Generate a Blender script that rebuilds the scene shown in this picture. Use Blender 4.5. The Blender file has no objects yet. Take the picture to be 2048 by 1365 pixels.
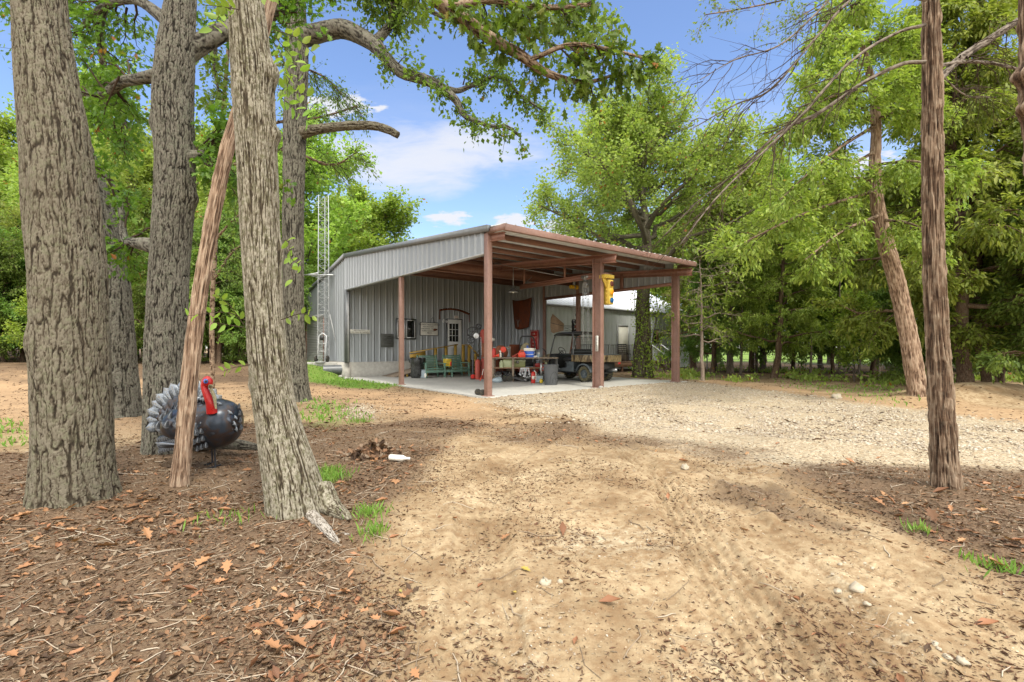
import bpy, math, random
import numpy as np
from mathutils import Vector, Matrix

SC = bpy.context.scene
COL = SC.collection
R = math.radians

# ------------------------------------------------------------------ camera
F = 967.0; HOR = 696.0; CH = 1.30          # focal length and horizon in photo pixels, eye height in metres
cd = bpy.data.cameras.new('camera'); cam = bpy.data.objects.new('camera', cd); COL.objects.link(cam)
cd.sensor_width = 36; cd.lens = F * 36 / 2048; cd.shift_y = (HOR - 682.5) / 2048
cd.clip_start = 0.05; cd.clip_end = 3000
cam.location = (0, 0, CH); cam.rotation_euler = (R(90), 0, 0)
SC.camera = cam

# ------------------------------------------------------------------ world and sun
SUN_EL, SUN_AZ = R(58), R(152)              # azimuth measured from +Y towards +X: the sun stands behind the camera's right shoulder
W = bpy.data.worlds.new('World'); SC.world = W; W.use_nodes = True
nt = W.node_tree; nt.nodes.clear()
def N(t, kind, **kw):
    n = t.nodes.new(kind)
    for k, v in kw.items():
        if k in n.inputs: n.inputs[k].default_value = v
        else: setattr(n, k, v)
    return n
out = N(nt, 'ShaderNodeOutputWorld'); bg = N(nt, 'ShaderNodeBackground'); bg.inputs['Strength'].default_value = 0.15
sky = N(nt, 'ShaderNodeTexSky'); sky.sky_type = 'NISHITA'; sky.sun_disc = False
sky.sun_elevation = SUN_EL; sky.sun_rotation = SUN_AZ; sky.altitude = 200; sky.air_density = 1.0; sky.dust_density = 0.6; sky.ozone_density = 2.2
tc = N(nt, 'ShaderNodeTexCoord')
sep = N(nt, 'ShaderNodeSeparateXYZ'); nt.links.new(tc.outputs['Generated'], sep.inputs[0])
def M(t, op, a, b=None, c=None, clamp=False):
    n = t.nodes.new('ShaderNodeMath'); n.operation = op; n.use_clamp = clamp
    for i, v in enumerate((a, b, c)):
        if v is None: continue
        if isinstance(v, (int, float)): n.inputs[i].default_value = v
        else: t.links.new(v, n.inputs[i])
    return n.outputs[0]
zc = M(nt, 'ADD', M(nt, 'MAXIMUM', sep.outputs[2], 0.0), 0.10)
cx = M(nt, 'DIVIDE', sep.outputs[0], zc); cy = M(nt, 'DIVIDE', sep.outputs[1], zc)
cmb = N(nt, 'ShaderNodeCombineXYZ'); nt.links.new(cx, cmb.inputs[0]); nt.links.new(cy, cmb.inputs[1])
mp = N(nt, 'ShaderNodeMapping'); mp.inputs['Scale'].default_value = (0.55, 1.5, 1); mp.inputs['Rotation'].default_value = (0, 0, 0.12); mp.inputs['Location'].default_value = (1.7, 0.35, 0)
nt.links.new(cmb.outputs[0], mp.inputs[0])
n1 = N(nt, 'ShaderNodeTexNoise', Scale=0.75, Detail=9.0, Roughness=0.56, Distortion=0.25); nt.links.new(mp.outputs[0], n1.inputs['Vector'])
cr = N(nt, 'ShaderNodeValToRGB'); cr.color_ramp.elements[0].position = 0.47; cr.color_ramp.elements[1].position = 0.72
nt.links.new(n1.outputs['Fac'], cr.inputs[0])
# small puffs low over the horizon
n2 = N(nt, 'ShaderNodeTexNoise', Scale=9.0, Detail=8.0, Roughness=0.55); 
mp2 = N(nt, 'ShaderNodeMapping'); mp2.inputs['Scale'].default_value = (1, 1, 2.6); nt.links.new(tc.outputs['Generated'], mp2.inputs[0]); nt.links.new(mp2.outputs[0], n2.inputs['Vector'])
cr2 = N(nt, 'ShaderNodeValToRGB'); cr2.color_ramp.elements[0].position = 0.53; cr2.color_ramp.elements[1].position = 0.61
nt.links.new(n2.outputs['Fac'], cr2.inputs[0])
low = N(nt, 'ShaderNodeMapRange', **{}); low.inputs[1].default_value = 0.27; low.inputs[2].default_value = 0.20; nt.links.new(sep.outputs[2], low.inputs[0])
puff = M(nt, 'MULTIPLY', cr2.outputs[0], low.outputs[0])
# placed clouds: a long thin veil over the workshop and a few puffs above its roof
yy = M(nt, 'MAXIMUM', sep.outputs[1], 0.05); uu = M(nt, 'DIVIDE', sep.outputs[0], yy); vv = M(nt, 'DIVIDE', sep.outputs[2], yy)
cuv = N(nt, 'ShaderNodeCombineXYZ'); nt.links.new(uu, cuv.inputs[0]); nt.links.new(M(nt, 'MULTIPLY', vv, 3.2), cuv.inputs[1])
nw = N(nt, 'ShaderNodeTexNoise', Scale=5.0, Detail=9.0, Roughness=0.6, Distortion=0.4); nt.links.new(cuv.outputs[0], nw.inputs['Vector'])
nf = N(nt, 'ShaderNodeTexNoise', Scale=26.0, Detail=8.0, Roughness=0.6); nt.links.new(cuv.outputs[0], nf.inputs['Vector'])
def ell(u0, v0, ru, rv, nz, amp, lo, hi, gain):
    a = M(nt, 'POWER', M(nt, 'DIVIDE', M(nt, 'SUBTRACT', uu, u0), ru), 2.0); b = M(nt, 'POWER', M(nt, 'DIVIDE', M(nt, 'SUBTRACT', vv, v0), rv), 2.0)
    e = M(nt, 'ADD', M(nt, 'SUBTRACT', 1.0, M(nt, 'ADD', a, b)), M(nt, 'MULTIPLY', M(nt, 'SUBTRACT', nz, 0.5), amp))
    r_ = N(nt, 'ShaderNodeMapRange'); r_.interpolation_type = 'SMOOTHSTEP'; r_.inputs[1].default_value = lo; r_.inputs[2].default_value = hi; r_.inputs[4].default_value = gain; nt.links.new(e, r_.inputs[0]); return r_.outputs[0]
cl = ell(-0.20, 0.395, 0.30, 0.085, nw.outputs['Fac'], 3.0, -0.3, 1.2, 0.85)
for q in ((-0.13, 0.268, 0.055, 0.022), (0.005, 0.262, 0.05, 0.022), (0.10, 0.252, 0.07, 0.02), (-0.37, 0.50, 0.11, 0.035), (0.72, 0.37, 0.14, 0.05), (-0.27, 0.497, 0.03, 0.008), (0.45, 0.27, 0.12, 0.03)):
    cl = M(nt, 'MAXIMUM', cl, ell(*q, nf.outputs['Fac'], 3.2, 0.2, 0.9, 0.95))
fr = N(nt, 'ShaderNodeMapRange'); fr.inputs[1].default_value = 0.05; fr.inputs[2].default_value = 0.2; nt.links.new(sep.outputs[1], fr.inputs[0])
cl = M(nt, 'MULTIPLY', cl, fr.outputs[0])
# fill light: unseen even bright cover added to the sky overhead and behind the viewer
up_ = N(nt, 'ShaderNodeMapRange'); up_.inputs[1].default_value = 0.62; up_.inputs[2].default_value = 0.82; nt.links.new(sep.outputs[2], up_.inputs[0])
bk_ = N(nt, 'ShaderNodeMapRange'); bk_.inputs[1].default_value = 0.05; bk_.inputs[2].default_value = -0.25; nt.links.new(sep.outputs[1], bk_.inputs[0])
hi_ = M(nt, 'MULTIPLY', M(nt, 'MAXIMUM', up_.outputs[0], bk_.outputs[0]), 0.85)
mask = M(nt, 'MAXIMUM', M(nt, 'MULTIPLY', cr.outputs[0], 0.35), cl)
mx = N(nt, 'ShaderNodeMixRGB'); mx.inputs[2].default_value = (3.5, 3.55, 3.75, 1)
tint = N(nt, 'ShaderNodeMixRGB'); tint.blend_type = 'MULTIPLY'; tint.inputs[0].default_value = 1.0; tint.inputs[2].default_value = (1.0, 1.0, 1.08, 1)
nt.links.new(sky.outputs[0], tint.inputs[1]); nt.links.new(tint.outputs[0], mx.inputs[1])
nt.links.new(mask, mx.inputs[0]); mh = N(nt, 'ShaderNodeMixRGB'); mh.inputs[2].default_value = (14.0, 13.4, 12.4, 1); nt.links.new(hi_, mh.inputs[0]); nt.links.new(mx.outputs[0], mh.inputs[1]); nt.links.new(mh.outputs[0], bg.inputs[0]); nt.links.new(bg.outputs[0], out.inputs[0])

sl = bpy.data.lights.new('sun', 'SUN'); so = bpy.data.objects.new('sun', sl); COL.objects.link(so)
sl.energy = 2.0; sl.angle = R(8); sl.color = (1.0, 0.93, 0.80)
sdir = Vector((math.sin(SUN_AZ) * math.cos(SUN_EL), math.cos(SUN_AZ) * math.cos(SUN_EL), math.sin(SUN_EL)))
so.rotation_euler = (-sdir).to_track_quat('-Z', 'Y').to_euler(); so.location = (0, 0, 30)
SC.view_settings.view_transform = 'Standard'; SC.view_settings.look = 'None'; SC.view_settings.exposure = 0.78; SC.view_settings.gamma = 1
SC.render.engine = 'CYCLES'
SC.cycles.max_bounces = 8; SC.cycles.diffuse_bounces = 5; SC.cycles.transmission_bounces = 3; SC.cycles.transparent_max_bounces = 6
SC.cycles.caustics_reflective = False; SC.cycles.caustics_refractive = False
SC.cycles.sample_clamp_indirect = 4.0

# ------------------------------------------------------------------ placing helpers (photo pixel -> metres)
def P(px, py, Y): return np.array(((px - 1024) / F * Y, Y, CH + (HOR - py) / F * Y))
def G(px, py, z=0.0):
    Y = (CH - z) * F / (py - HOR); return np.array(((px - 1024) / F * Y, Y, z))
BA = math.atan2(771.0, 967.0)               # heading of the workshop: local x runs along its open front, local y along its gable
BO = np.array((-0.657, 12.96, 0.0)); BX = np.array((math.cos(BA), math.sin(BA), 0)); BY = np.array((-math.sin(BA), math.cos(BA), 0))
def BW(s, t, z=0.0): return BO + BX * s + BY * t + np.array((0, 0, z))
def s_at(px, t):                            # where the sight line of column px crosses the building line y = t
    r = (px - 1024) / F; a = BO + BY * t
    return (r * a[1] - a[0]) / (BX[0] - r * BX[1])
def t_at(px, s):
    r = (px - 1024) / F; a = BO + BX * s
    return (r * a[1] - a[0]) / (BY[0] - r * BY[1])
def z_at(py, s, t):
    Y = (BO + BX * s + BY * t)[1]; return CH + (HOR - py) / F * Y

# ------------------------------------------------------------------ noise
def _h(ix, iy, iz, seed):
    n = (ix.astype(np.int64) * 374761393 + iy.astype(np.int64) * 668265263 + iz.astype(np.int64) * 2147483647 + seed * 1274126177) & 0xffffffff
    n = ((n ^ (n >> 13)) * 1274126177) & 0xffffffff
    n = (n ^ (n >> 16)) & 0xffffffff
    return n / 4294967295.0
def vn(x, y, z, seed=0):
    x = np.asarray(x, float); y = np.asarray(y, float) + x * 0; z = np.asarray(z, float) + x * 0
    ix, iy, iz = np.floor(x), np.floor(y), np.floor(z)
    fx, fy, fz = x - ix, y - iy, z - iz
    fx, fy, fz = [f * f * (3 - 2 * f) for f in (fx, fy, fz)]
    r = 0
    for a in (0, 1):
        for b in (0, 1):
            for c in (0, 1):
                w = (fx if a else 1 - fx) * (fy if b else 1 - fy) * (fz if c else 1 - fz)
                r = r + w * _h(ix + a, iy + b, iz + c, seed)
    return r * 2 - 1
def fbm(x, y, z, o=4, seed=0, g=0.5):
    r = 0; a = 1; f = 1; t = 0
    for i in range(o):
        r = r + a * vn(x * f, y * f, z * f, seed + i * 7); t += a; a *= g; f *= 2.03
    return r / t
def worley(u, v, pu, seed=0):               # F1, F2 on a jittered grid, periodic in u with period pu (integer)
    iu, iv = np.floor(u), np.floor(v); f1 = np.full(u.shape, 9.0); f2 = np.full(u.shape, 9.0); idv = np.zeros(u.shape)
    for a in (-1, 0, 1):
        for b in (-1, 0, 1):
            cu, cv = iu + a, iv + b; w = np.mod(cu, pu)
            jx = cu + 0.1 + 0.8 * _h(w, cv, w * 0, seed); jy = cv + 0.1 + 0.8 * _h(w, cv, w * 0 + 5, seed)
            d = np.hypot(u - jx, v - jy); cid = _h(w, cv, w * 0 + 9, seed)
            m = d < f1
            f2 = np.where(m, f1, np.minimum(f2, d)); idv = np.where(m, cid, idv); f1 = np.where(m, d, f1)
    return f1, f2, idv
def sstep(a, b, x):
    t = np.clip((x - a) / (b - a), 0, 1); return t * t * (3 - 2 * t)

# ------------------------------------------------------------------ object helpers
def empty(name, label=None, cat=None, loc=(0, 0, 0), rz=0.0, group=None, parent=None, kind=None):
    o = bpy.data.objects.new(name, None); COL.objects.link(o); o.location = tuple(float(c) for c in loc); o.rotation_euler = (0, 0, rz)
    o.empty_display_size = 0.2
    return tag(o, label, cat, group, kind, parent)
def tag(o, label=None, cat=None, group=None, kind=None, parent=None):
    if label: o['label'] = label
    if cat: o['category'] = cat
    if group: o['group'] = group
    if kind: o['kind'] = kind
    if parent: o.parent = parent
    return o
def mk(name, V, Fs, mat, parent=None, smooth=False, attrs=None, loc=None, rz=0):
    """V (n,3); Fs list of (m,k) int arrays."""
    V = np.asarray(V, np.float32); me = bpy.data.meshes.new(name)
    Fs = [np.asarray(f, np.int32) for f in Fs if len(f)]
    me.vertices.add(len(V)); me.vertices.foreach_set('co', V.ravel())
    nl = sum(f.size for f in Fs); npoly = sum(len(f) for f in Fs)
    me.loops.add(nl); me.loops.foreach_set('vertex_index', np.concatenate([f.ravel() for f in Fs]))
    me.polygons.add(npoly)
    tot = np.concatenate([np.full(len(f), f.shape[1], np.int32) for f in Fs])
    me.polygons.foreach_set('loop_start', np.concatenate(([0], np.cumsum(tot)[:-1])).astype(np.int32))
    if smooth: me.polygons.foreach_set('use_smooth', np.ones(npoly, bool))
    me.update(calc_edges=True)
    if attrs:
        for k, a in attrs.items():
            at = me.attributes.new(k, 'FLOAT', 'POINT'); at.data.foreach_set('value', np.asarray(a, np.float32).ravel())
    for m in (mat if isinstance(mat, (list, tuple)) else [mat]): me.materials.append(m)
    o = bpy.data.objects.new(name, me); COL.objects.link(o)
    if parent: o.parent = parent
    if loc is not None: o.location = tuple(float(c) for c in loc)
    if rz: o.rotation_euler = (0, 0, rz)
    return o
def rotm(rx=0, ry=0, rz=0):
    return np.array(Matrix.Rotation(rz, 3, 'Z') @ Matrix.Rotation(ry, 3, 'Y') @ Matrix.Rotation(rx, 3, 'X'))
class MB:
    def __init__(s): s.v = []; s.f = {}; s.n = 0
    def add(s, V, faces):
        V = np.asarray(V, float); s.v.append(V)
        for fc in faces:
            s.f.setdefault(len(fc), []).append([i + s.n for i in fc])
        s.n += len(V); return s
    def box(s, x0, x1, y0, y1, z0, z1):
        V = [(x, y, z) for z in (z0, z1) for y in (y0, y1) for x in (x0, x1)]
        return s.add(V, [(0, 2, 3, 1), (4, 5, 7, 6), (0, 1, 5, 4), (2, 6, 7, 3), (0, 4, 6, 2), (1, 3, 7, 5)])
    def obox(s, c, size, rot=(0, 0, 0)):
        a, b, d = [q / 2 for q in size]; m = rotm(*rot)
        V = np.array([(x, y, z) for z in (-d, d) for y in (-b, b) for x in (-a, a)]) @ m.T + np.array(c)
        return s.add(V, [(0, 2, 3, 1), (4, 5, 7, 6), (0, 1, 5, 4), (2, 6, 7, 3), (0, 4, 6, 2), (1, 3, 7, 5)])
    def bar(s, a, b, w, h=None, up=(0, 0, 1)):   # rectangular bar from a to b
        a = np.array(a, float); b = np.array(b, float); h = h or w; d = b - a; L = np.linalg.norm(d); d /= L
        u = np.array(up, float)
        if abs(d @ u) > 0.95: u = np.array((1.0, 0, 0))
        x = np.cross(d, u); x /= np.linalg.norm(x); z = np.cross(x, d)
        V = [p + x * i * w / 2 + z * j * h / 2 for p in (a, b) for j in (-1, 1) for i in (-1, 1)]
        return s.add(V, [(0, 2, 3, 1), (4, 5, 7, 6), (0, 1, 5, 4), (2, 6, 7, 3), (0, 4, 6, 2), (1, 3, 7, 5)])
    def tube(s, pts, r, n=8, cap=True, closed=False):
        V, Fq, caps = tube_arr(pts, r, n, closed); s.add(V, [tuple(f) for f in Fq] + ([tuple(c) for c in caps] if cap and not closed else [])); return s
    def lathe(s, prof, n=16, c=(0, 0, 0), rot=(0, 0, 0), cap=True):
        m = rotm(*rot); V = []; k = len(prof)
        for r, z in prof:
            for i in range(n):
                a = 2 * math.pi * i / n; V.append((r * math.cos(a), r * math.sin(a), z))
        fc = [(j * n + i, j * n + (i + 1) % n, (j + 1) * n + (i + 1) % n, (j + 1) * n + i) for j in range(k - 1) for i in range(n)]
        if cap: fc += [tuple(range(n - 1, -1, -1)), tuple((k - 1) * n + i for i in range(n))]
        return s.add(np.array(V) @ m.T + np.array(c), fc)
    def prism(s, poly, h0, h1, axis='y', c=(0, 0, 0), rot=(0, 0, 0)):   # 2D outline extruded along an axis
        n = len(poly); V = []
        for h in (h0, h1):
            for a, b in poly:
                V.append({'y': (a, h, b), 'x': (h, a, b), 'z': (a, b, h)}[axis])
        V = np.array(V, float) @ rotm(*rot).T + np.array(c)
        return s.add(V, [tuple(range(n)), tuple(range(2 * n - 1, n - 1, -1))] + [(i, i + n, (i + 1) % n + n, (i + 1) % n) for i in range(n)])
    def ball(s, c, r, n=12, m=8, rot=(0, 0, 0)):
        r = np.array(r if hasattr(r, '__len__') else (r, r, r), float)
        pr = [(math.sin(math.pi * (j + .5) / m), -math.cos(math.pi * (j + .5) / m)) for j in range(m)]
        V = []
        for a, z in pr:
            for i in range(n): t = 2 * math.pi * i / n; V.append((a * math.cos(t), a * math.sin(t), z))
        fc = [(j * n + i, j * n + (i + 1) % n, (j + 1) * n + (i + 1) % n, (j + 1) * n + i) for j in range(m - 1) for i in range(n)]
        fc += [tuple(range(n - 1, -1, -1)), tuple((m - 1) * n + i for i in range(n))]
        return s.add((np.array(V) * r) @ rotm(*rot).T + np.array(c), fc)
    def build(s, name, mat, parent=None, smooth=False, bevel=0, attrs=None, fix=True):
        o = mk(name, np.concatenate(s.v), [np.array(f) for f in s.f.values()], mat, parent, smooth, attrs)
        if fix:
            import bmesh
            bm = bmesh.new(); bm.from_mesh(o.data); bmesh.ops.recalc_face_normals(bm, faces=bm.faces); bm.to_mesh(o.data); bm.free()
        if bevel:
            md = o.modifiers.new('bevel', 'BEVEL'); md.width = bevel; md.segments = 2; md.limit_method = 'ANGLE'
        if smooth:
            try:
                o.data.set_sharp_from_angle(angle=R(40))
            except Exception: pass
        return o
def frames(pts):
    pts = np.asarray(pts, float); d = np.gradient(pts, axis=0); d /= np.linalg.norm(d, axis=1)[:, None] + 1e-12
    u = np.array((0.0, 1.0, 0.0)) if abs(d[0][1]) < 0.8 else np.array((1.0, 0.0, 0.0)); X = []; Y = []
    x = np.cross(u, d[0])
    for i in range(len(pts)):
        x = x - d[i] * (x @ d[i]); x = x / (np.linalg.norm(x) + 1e-12); X.append(x); Y.append(np.cross(d[i], x))
    return np.array(X), np.array(Y), d
def tube_arr(pts, r, n=8, closed=False):
    pts = np.asarray(pts, float); k = len(pts); r = np.broadcast_to(np.asarray(r, float), (k,))
    if closed:
        ext = np.vstack([pts[-1:], pts, pts[:1]]); X, Y, _ = frames(ext); X, Y = X[1:-1], Y[1:-1]
    else: X, Y, _ = frames(pts)
    a = np.arange(n) * 2 * math.pi / n
    V = pts[:, None] + r[:, None, None] * (np.cos(a)[None, :, None] * X[:, None] + np.sin(a)[None, :, None] * Y[:, None])
    j = np.arange(k if closed else k - 1)[:, None]; i = np.arange(n)[None]; j2 = (j + 1) % k
    Fq = np.stack([j * n + i, j * n + (i + 1) % n, j2 * n + (i + 1) % n, j2 * n + i], -1).reshape(-1, 4)
    return V.reshape(-1, 3), Fq, [list(range(n - 1, -1, -1)), [(k - 1) * n + q for q in range(n)]]
def join(arrs):                              # arrs: list of (V, [F...]) -> one (V, [F...])
    Vs = []; Fd = {}; n = 0
    for V, Fl in arrs:
        Vs.append(V)
        for f in Fl:
            f = np.asarray(f)
            if f.size: Fd.setdefault(f.shape[1], []).append(f + n)
        n += len(V)
    return np.concatenate(Vs), [np.concatenate(f) for f in Fd.values()]
def smooth_path(pts, n):                     # Catmull-Rom through control points; rows may carry extra columns (radius)
    p = np.asarray(pts, float); p = np.vstack([2 * p[0] - p[1], p, 2 * p[-1] - p[-2]]); o = []
    segs = len(p) - 3
    for t in np.linspace(0, segs - 1e-6, n):
        i = int(t); f = t - i; a, b, c, d = p[i:i + 4]
        o.append(0.5 * ((2 * b) + (-a + c) * f + (2 * a - 5 * b + 4 * c - d) * f * f + (-a + 3 * b - 3 * c + d) * f ** 3))
    return np.array(o)
# ------------------------------------------------------------------ materials
MATS = {}
def newmat(name):
    m = bpy.data.materials.new(name); m.use_nodes = True; t = m.node_tree; t.nodes.clear()
    o = N(t, 'ShaderNodeOutputMaterial'); b = N(t, 'ShaderNodeBsdfPrincipled'); t.links.new(b.outputs[0], o.inputs[0]); MATS[name] = m
    return m, t, b, o
def rampn(t, fac, stops, interp='LINEAR'):
    r = t.nodes.new('ShaderNodeValToRGB'); e = r.color_ramp.elements; r.color_ramp.interpolation = interp
    while len(e) < len(stops): e.new(0.5)
    for q, (p, c) in zip(e, stops): q.position = p; q.color = (*c, 1) if len(c) == 3 else c
    t.links.new(fac, r.inputs[0]); return r.outputs[0]
def tex(t, kind='Noise', scale=5, vec=None, sc=None, coord='Object', **kw):
    c = t.nodes.new('ShaderNodeTexCoord'); v = c.outputs[coord] if vec is None else vec
    if sc is not None:
        m = t.nodes.new('ShaderNodeMapping'); m.inputs['Scale'].default_value = sc; t.links.new(v, m.inputs[0]); v = m.outputs[0]
    n = t.nodes.new('ShaderNodeTex' + kind); t.links.new(v, n.inputs['Vector']); n.inputs['Scale'].default_value = scale
    for k, q in kw.items():
        if k in n.inputs: n.inputs[k].default_value = q
        else: setattr(n, k, q)
    return n
def mix(t, f, a, b, mode='MIX'):
    n = t.nodes.new('ShaderNodeMixRGB'); n.blend_type = mode
    for i, v in ((0, f), (1, a), (2, b)):
        if isinstance(v, (int, float)): n.inputs[i].default_value = v
        elif isinstance(v, tuple): n.inputs[i].default_value = (*v, 1) if len(v) == 3 else v
        else: t.links.new(v, n.inputs[i])
    return n.outputs[0]
def bump(t, b, h, strength=0.3, dist=0.02):
    n = t.nodes.new('ShaderNodeBump'); n.inputs['Strength'].default_value = strength; n.inputs['Distance'].default_value = dist
    t.links.new(h, n.inputs['Height']); t.links.new(n.outputs[0], b.inputs['Normal']); return n
def attr(t, name):
    n = t.nodes.new('ShaderNodeAttribute'); n.attribute_name = name; return n.outputs['Fac']
def paint(name, col, rough=0.5, metal=0.0, var=0.12, dirt=(0.18, 0.13, 0.09), dirtamt=0.25, scale=6, bmp=0.05):
    """painted or plastic surface: slight tone changes, soft dirt, uneven gloss"""
    m, t, b, o = newmat(name)
    n = tex(t, scale=scale, Detail=6.0, Roughness=0.6); n2 = tex(t, scale=scale * 5, Detail=4.0)
    lo = tuple(c * (1 - var) for c in col); hi = tuple(min(1, c * (1 + var)) for c in col)
    c = rampn(t, n.outputs['Fac'], [(0.3, lo), (0.7, hi)])
    d = rampn(t, n2.outputs['Fac'], [(0.5, (0, 0, 0)), (0.75, (dirtamt,) * 3)])
    t.links.new(mix(t, d, c, dirt), b.inputs['Base Color'])
    t.links.new(rampn(t, n.outputs['Fac'], [(0.3, (rough * .8,) * 3), (0.7, (min(1, rough * 1.2),) * 3)]), b.inputs['Roughness'])
    b.inputs['Metallic'].default_value = metal
    if bmp: bump(t, b, n2.outputs['Fac'], bmp, 0.01)
    return m
def siding(name, col, streak=0.12):
    m, t, b, o = newmat(name)
    n = tex(t, scale=2.2, sc=(3, 3, 0.25), Detail=7.0, Roughness=0.6); n2 = tex(t, scale=0.5, Detail=3.0)
    c = rampn(t, n.outputs['Fac'], [(0.3, tuple(q * (1 - streak) for q in col)), (0.7, tuple(q * (1 + streak) for q in col))])
    c = mix(t, rampn(t, n2.outputs['Fac'], [(0.4, (0, 0, 0)), (0.8, (.25,) * 3)]), c, tuple(q * 0.8 for q in col))
    t.links.new(c, b.inputs['Base Color']); b.inputs['Roughness'].default_value = 0.42; b.inputs['Metallic'].default_value = 0.15
    bump(t, b, n.outputs['Fac'], 0.05, 0.01); return m
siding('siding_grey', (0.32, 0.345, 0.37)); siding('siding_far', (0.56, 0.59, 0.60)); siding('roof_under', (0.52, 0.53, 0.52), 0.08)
siding('roof_white', (0.72, 0.75, 0.82), 0.05); siding('roof_dark', (0.17, 0.18, 0.19), 0.1)
paint('trim_dark', (0.10, 0.11, 0.12), 0.4, 0.2); paint('trim_grey', (0.30, 0.31, 0.31), 0.4, 0.2)
paint('steel_red', (0.225, 0.105, 0.07), 0.5, 0.0, 0.18, (0.35, 0.22, 0.17), 0.35, 4)
paint('steel_red_post', (0.25, 0.148, 0.118), 0.5, 0.0, 0.18, (0.16, 0.07, 0.04), 0.5, 3)
paint('rust', (0.13, 0.032, 0.010), 0.85, 0.1, 0.45, (0.05, 0.015, 0.008), 0.6, 5, 0.3)
paint('rust_light', (0.22, 0.08, 0.04), 0.85, 0.1, 0.4, (0.1, 0.03, 0.01), 0.5, 8, 0.3)
paint('white_paint', (0.72, 0.73, 0.73), 0.45, 0, 0.05, (0.3, 0.27, 0.22), 0.15)
paint('white_metal', (0.68, 0.70, 0.72), 0.35, 0.2, 0.05, (0.35, 0.3, 0.26), 0.15)
paint('black_paint', (0.022, 0.023, 0.024), 0.45, 0, 0.3, (0.09, 0.08, 0.06), 0.3)
paint('black_iron', (0.02, 0.022, 0.027), 0.4, 0.3, 0.2)
paint('black_rubber', (0.020, 0.020, 0.020), 0.8, 0, 0.3, (0.17, 0.14, 0.07), 0.75, 9)
paint('mud_rubber', (0.11, 0.10, 0.055), 0.9, 0, 0.35, (0.03, 0.03, 0.03), 0.6, 12, 0.3)
paint('grey_plastic', (0.085, 0.09, 0.095), 0.5, 0, 0.12, (0.2, 0.18, 0.15), 0.2)
paint('utv_grey', (0.10, 0.125, 0.14), 0.5, 0, 0.15, (0.22, 0.2, 0.15), 0.4)
paint('utv_bar', (0.11, 0.12, 0.125), 0.45, 0.2, 0.1)
paint('bag_black', (0.018, 0.02, 0.02), 0.28, 0, 0.3, (0.06, 0.06, 0.05), 0.3, 9, 0.4)
paint('bench_green', (0.13, 0.25, 0.19), 0.65, 0, 0.15, (0.3, 0.28, 0.22), 0.3, 10)
paint('yellow_wood', (0.46, 0.29, 0.05), 0.6, 0, 0.2, (0.2, 0.1, 0.03), 0.5, 8)
paint('yellow_plastic', (0.72, 0.52, 0.03), 0.4, 0, 0.1, (0.35, 0.15, 0.02), 0.3, 7)
paint('traffic_yellow', (0.64, 0.46, 0.075), 0.38, 0, 0.08, (0.3, 0.16, 0.03), 0.3, 12)
paint('hoist_yellow', (0.72, 0.42, 0.015), 0.4, 0.1, 0.1, (0.15, 0.08, 0.02), 0.5, 14)
paint('red_paint', (0.50, 0.022, 0.015), 0.4, 0, 0.15, (0.12, 0.03, 0.02), 0.4, 9)
paint('red_faded', (0.38, 0.06, 0.04), 0.55, 0, 0.2, (0.16, 0.05, 0.03), 0.5, 6)
paint('red_plastic', (0.75, 0.06, 0.025), 0.4, 0, 0.1, (0.3, 0.05, 0.03), 0.2)
paint('sign_red', (0.42, 0.012, 0.012), 0.45, 0, 0.12, (0.15, 0.03, 0.02), 0.3)
paint('blue_plastic', (0.03, 0.13, 0.62), 0.35, 0, 0.1, (0.1, 0.12, 0.2), 0.15)
paint('grey_blue', (0.30, 0.37, 0.41), 0.55, 0, 0.1)
paint('sign_white', (0.66, 0.65, 0.60), 0.55, 0, 0.08, (0.35, 0.27, 0.18), 0.3, 7)
paint('ink', (0.02, 0.02, 0.02), 0.6, 0, 0.1)
paint('cream', (0.72, 0.70, 0.62), 0.5, 0, 0.06)
paint('plaque', (0.085, 0.09, 0.085), 0.55, 0.2, 0.3, (0.14, 0.14, 0.13), 0.5, 9)
paint('olive_box', (0.17, 0.19, 0.065), 0.55, 0, 0.15, (0.2, 0.15, 0.08), 0.4)
paint('pale_green', (0.34, 0.38, 0.22), 0.55, 0, 0.15, (0.2, 0.15, 0.08), 0.4)
paint('galv', (0.45, 0.47, 0.48), 0.38, 0.75, 0.12, (0.3, 0.29, 0.27), 0.3)
paint('steel', (0.33, 0.33, 0.32), 0.35, 0.85, 0.2, (0.1, 0.06, 0.04), 0.4)
paint('weathered_wood', (0.24, 0.19, 0.14), 0.8, 0, 0.3, (0.1, 0.07, 0.05), 0.5, 12, 0.3)
paint('deck_wood', (0.23, 0.13, 0.075), 0.75, 0, 0.25, (0.1, 0.06, 0.04), 0.4, 10, 0.2)
paint('concrete_wall', (0.32, 0.315, 0.29), 0.85, 0, 0.12, (0.2, 0.18, 0.14), 0.4, 5, 0.2)
paint('tan_wood', (0.36, 0.25, 0.16), 0.75, 0, 0.25, (0.12, 0.09, 0.07), 0.55, 16, 0.3)
paint('cloth_tan', (0.25, 0.22, 0.13), 0.9, 0, 0.3, (0.1, 0.09, 0.06), 0.4, 10, 0.3)
paint('lens_red', (0.10, 0.025, 0.02), 0.2, 0, 0.2); paint('lens_amber', (0.85, 0.33, 0.01), 0.25, 0, 0.1); paint('lens_blue', (0.01, 0.10, 0.28), 0.2, 0, 0.2)
paint('foam', (0.78, 0.76, 0.68), 0.6); paint('turkey_red', (0.42, 0.012, 0.012), 0.3, 0, 0.12, (0.2, 0.01, 0.01), 0.2, 20)
paint('turkey_blue', (0.06, 0.13, 0.42), 0.3); paint('tail_lamp', (0.5, 0.02, 0.02), 0.25)
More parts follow.
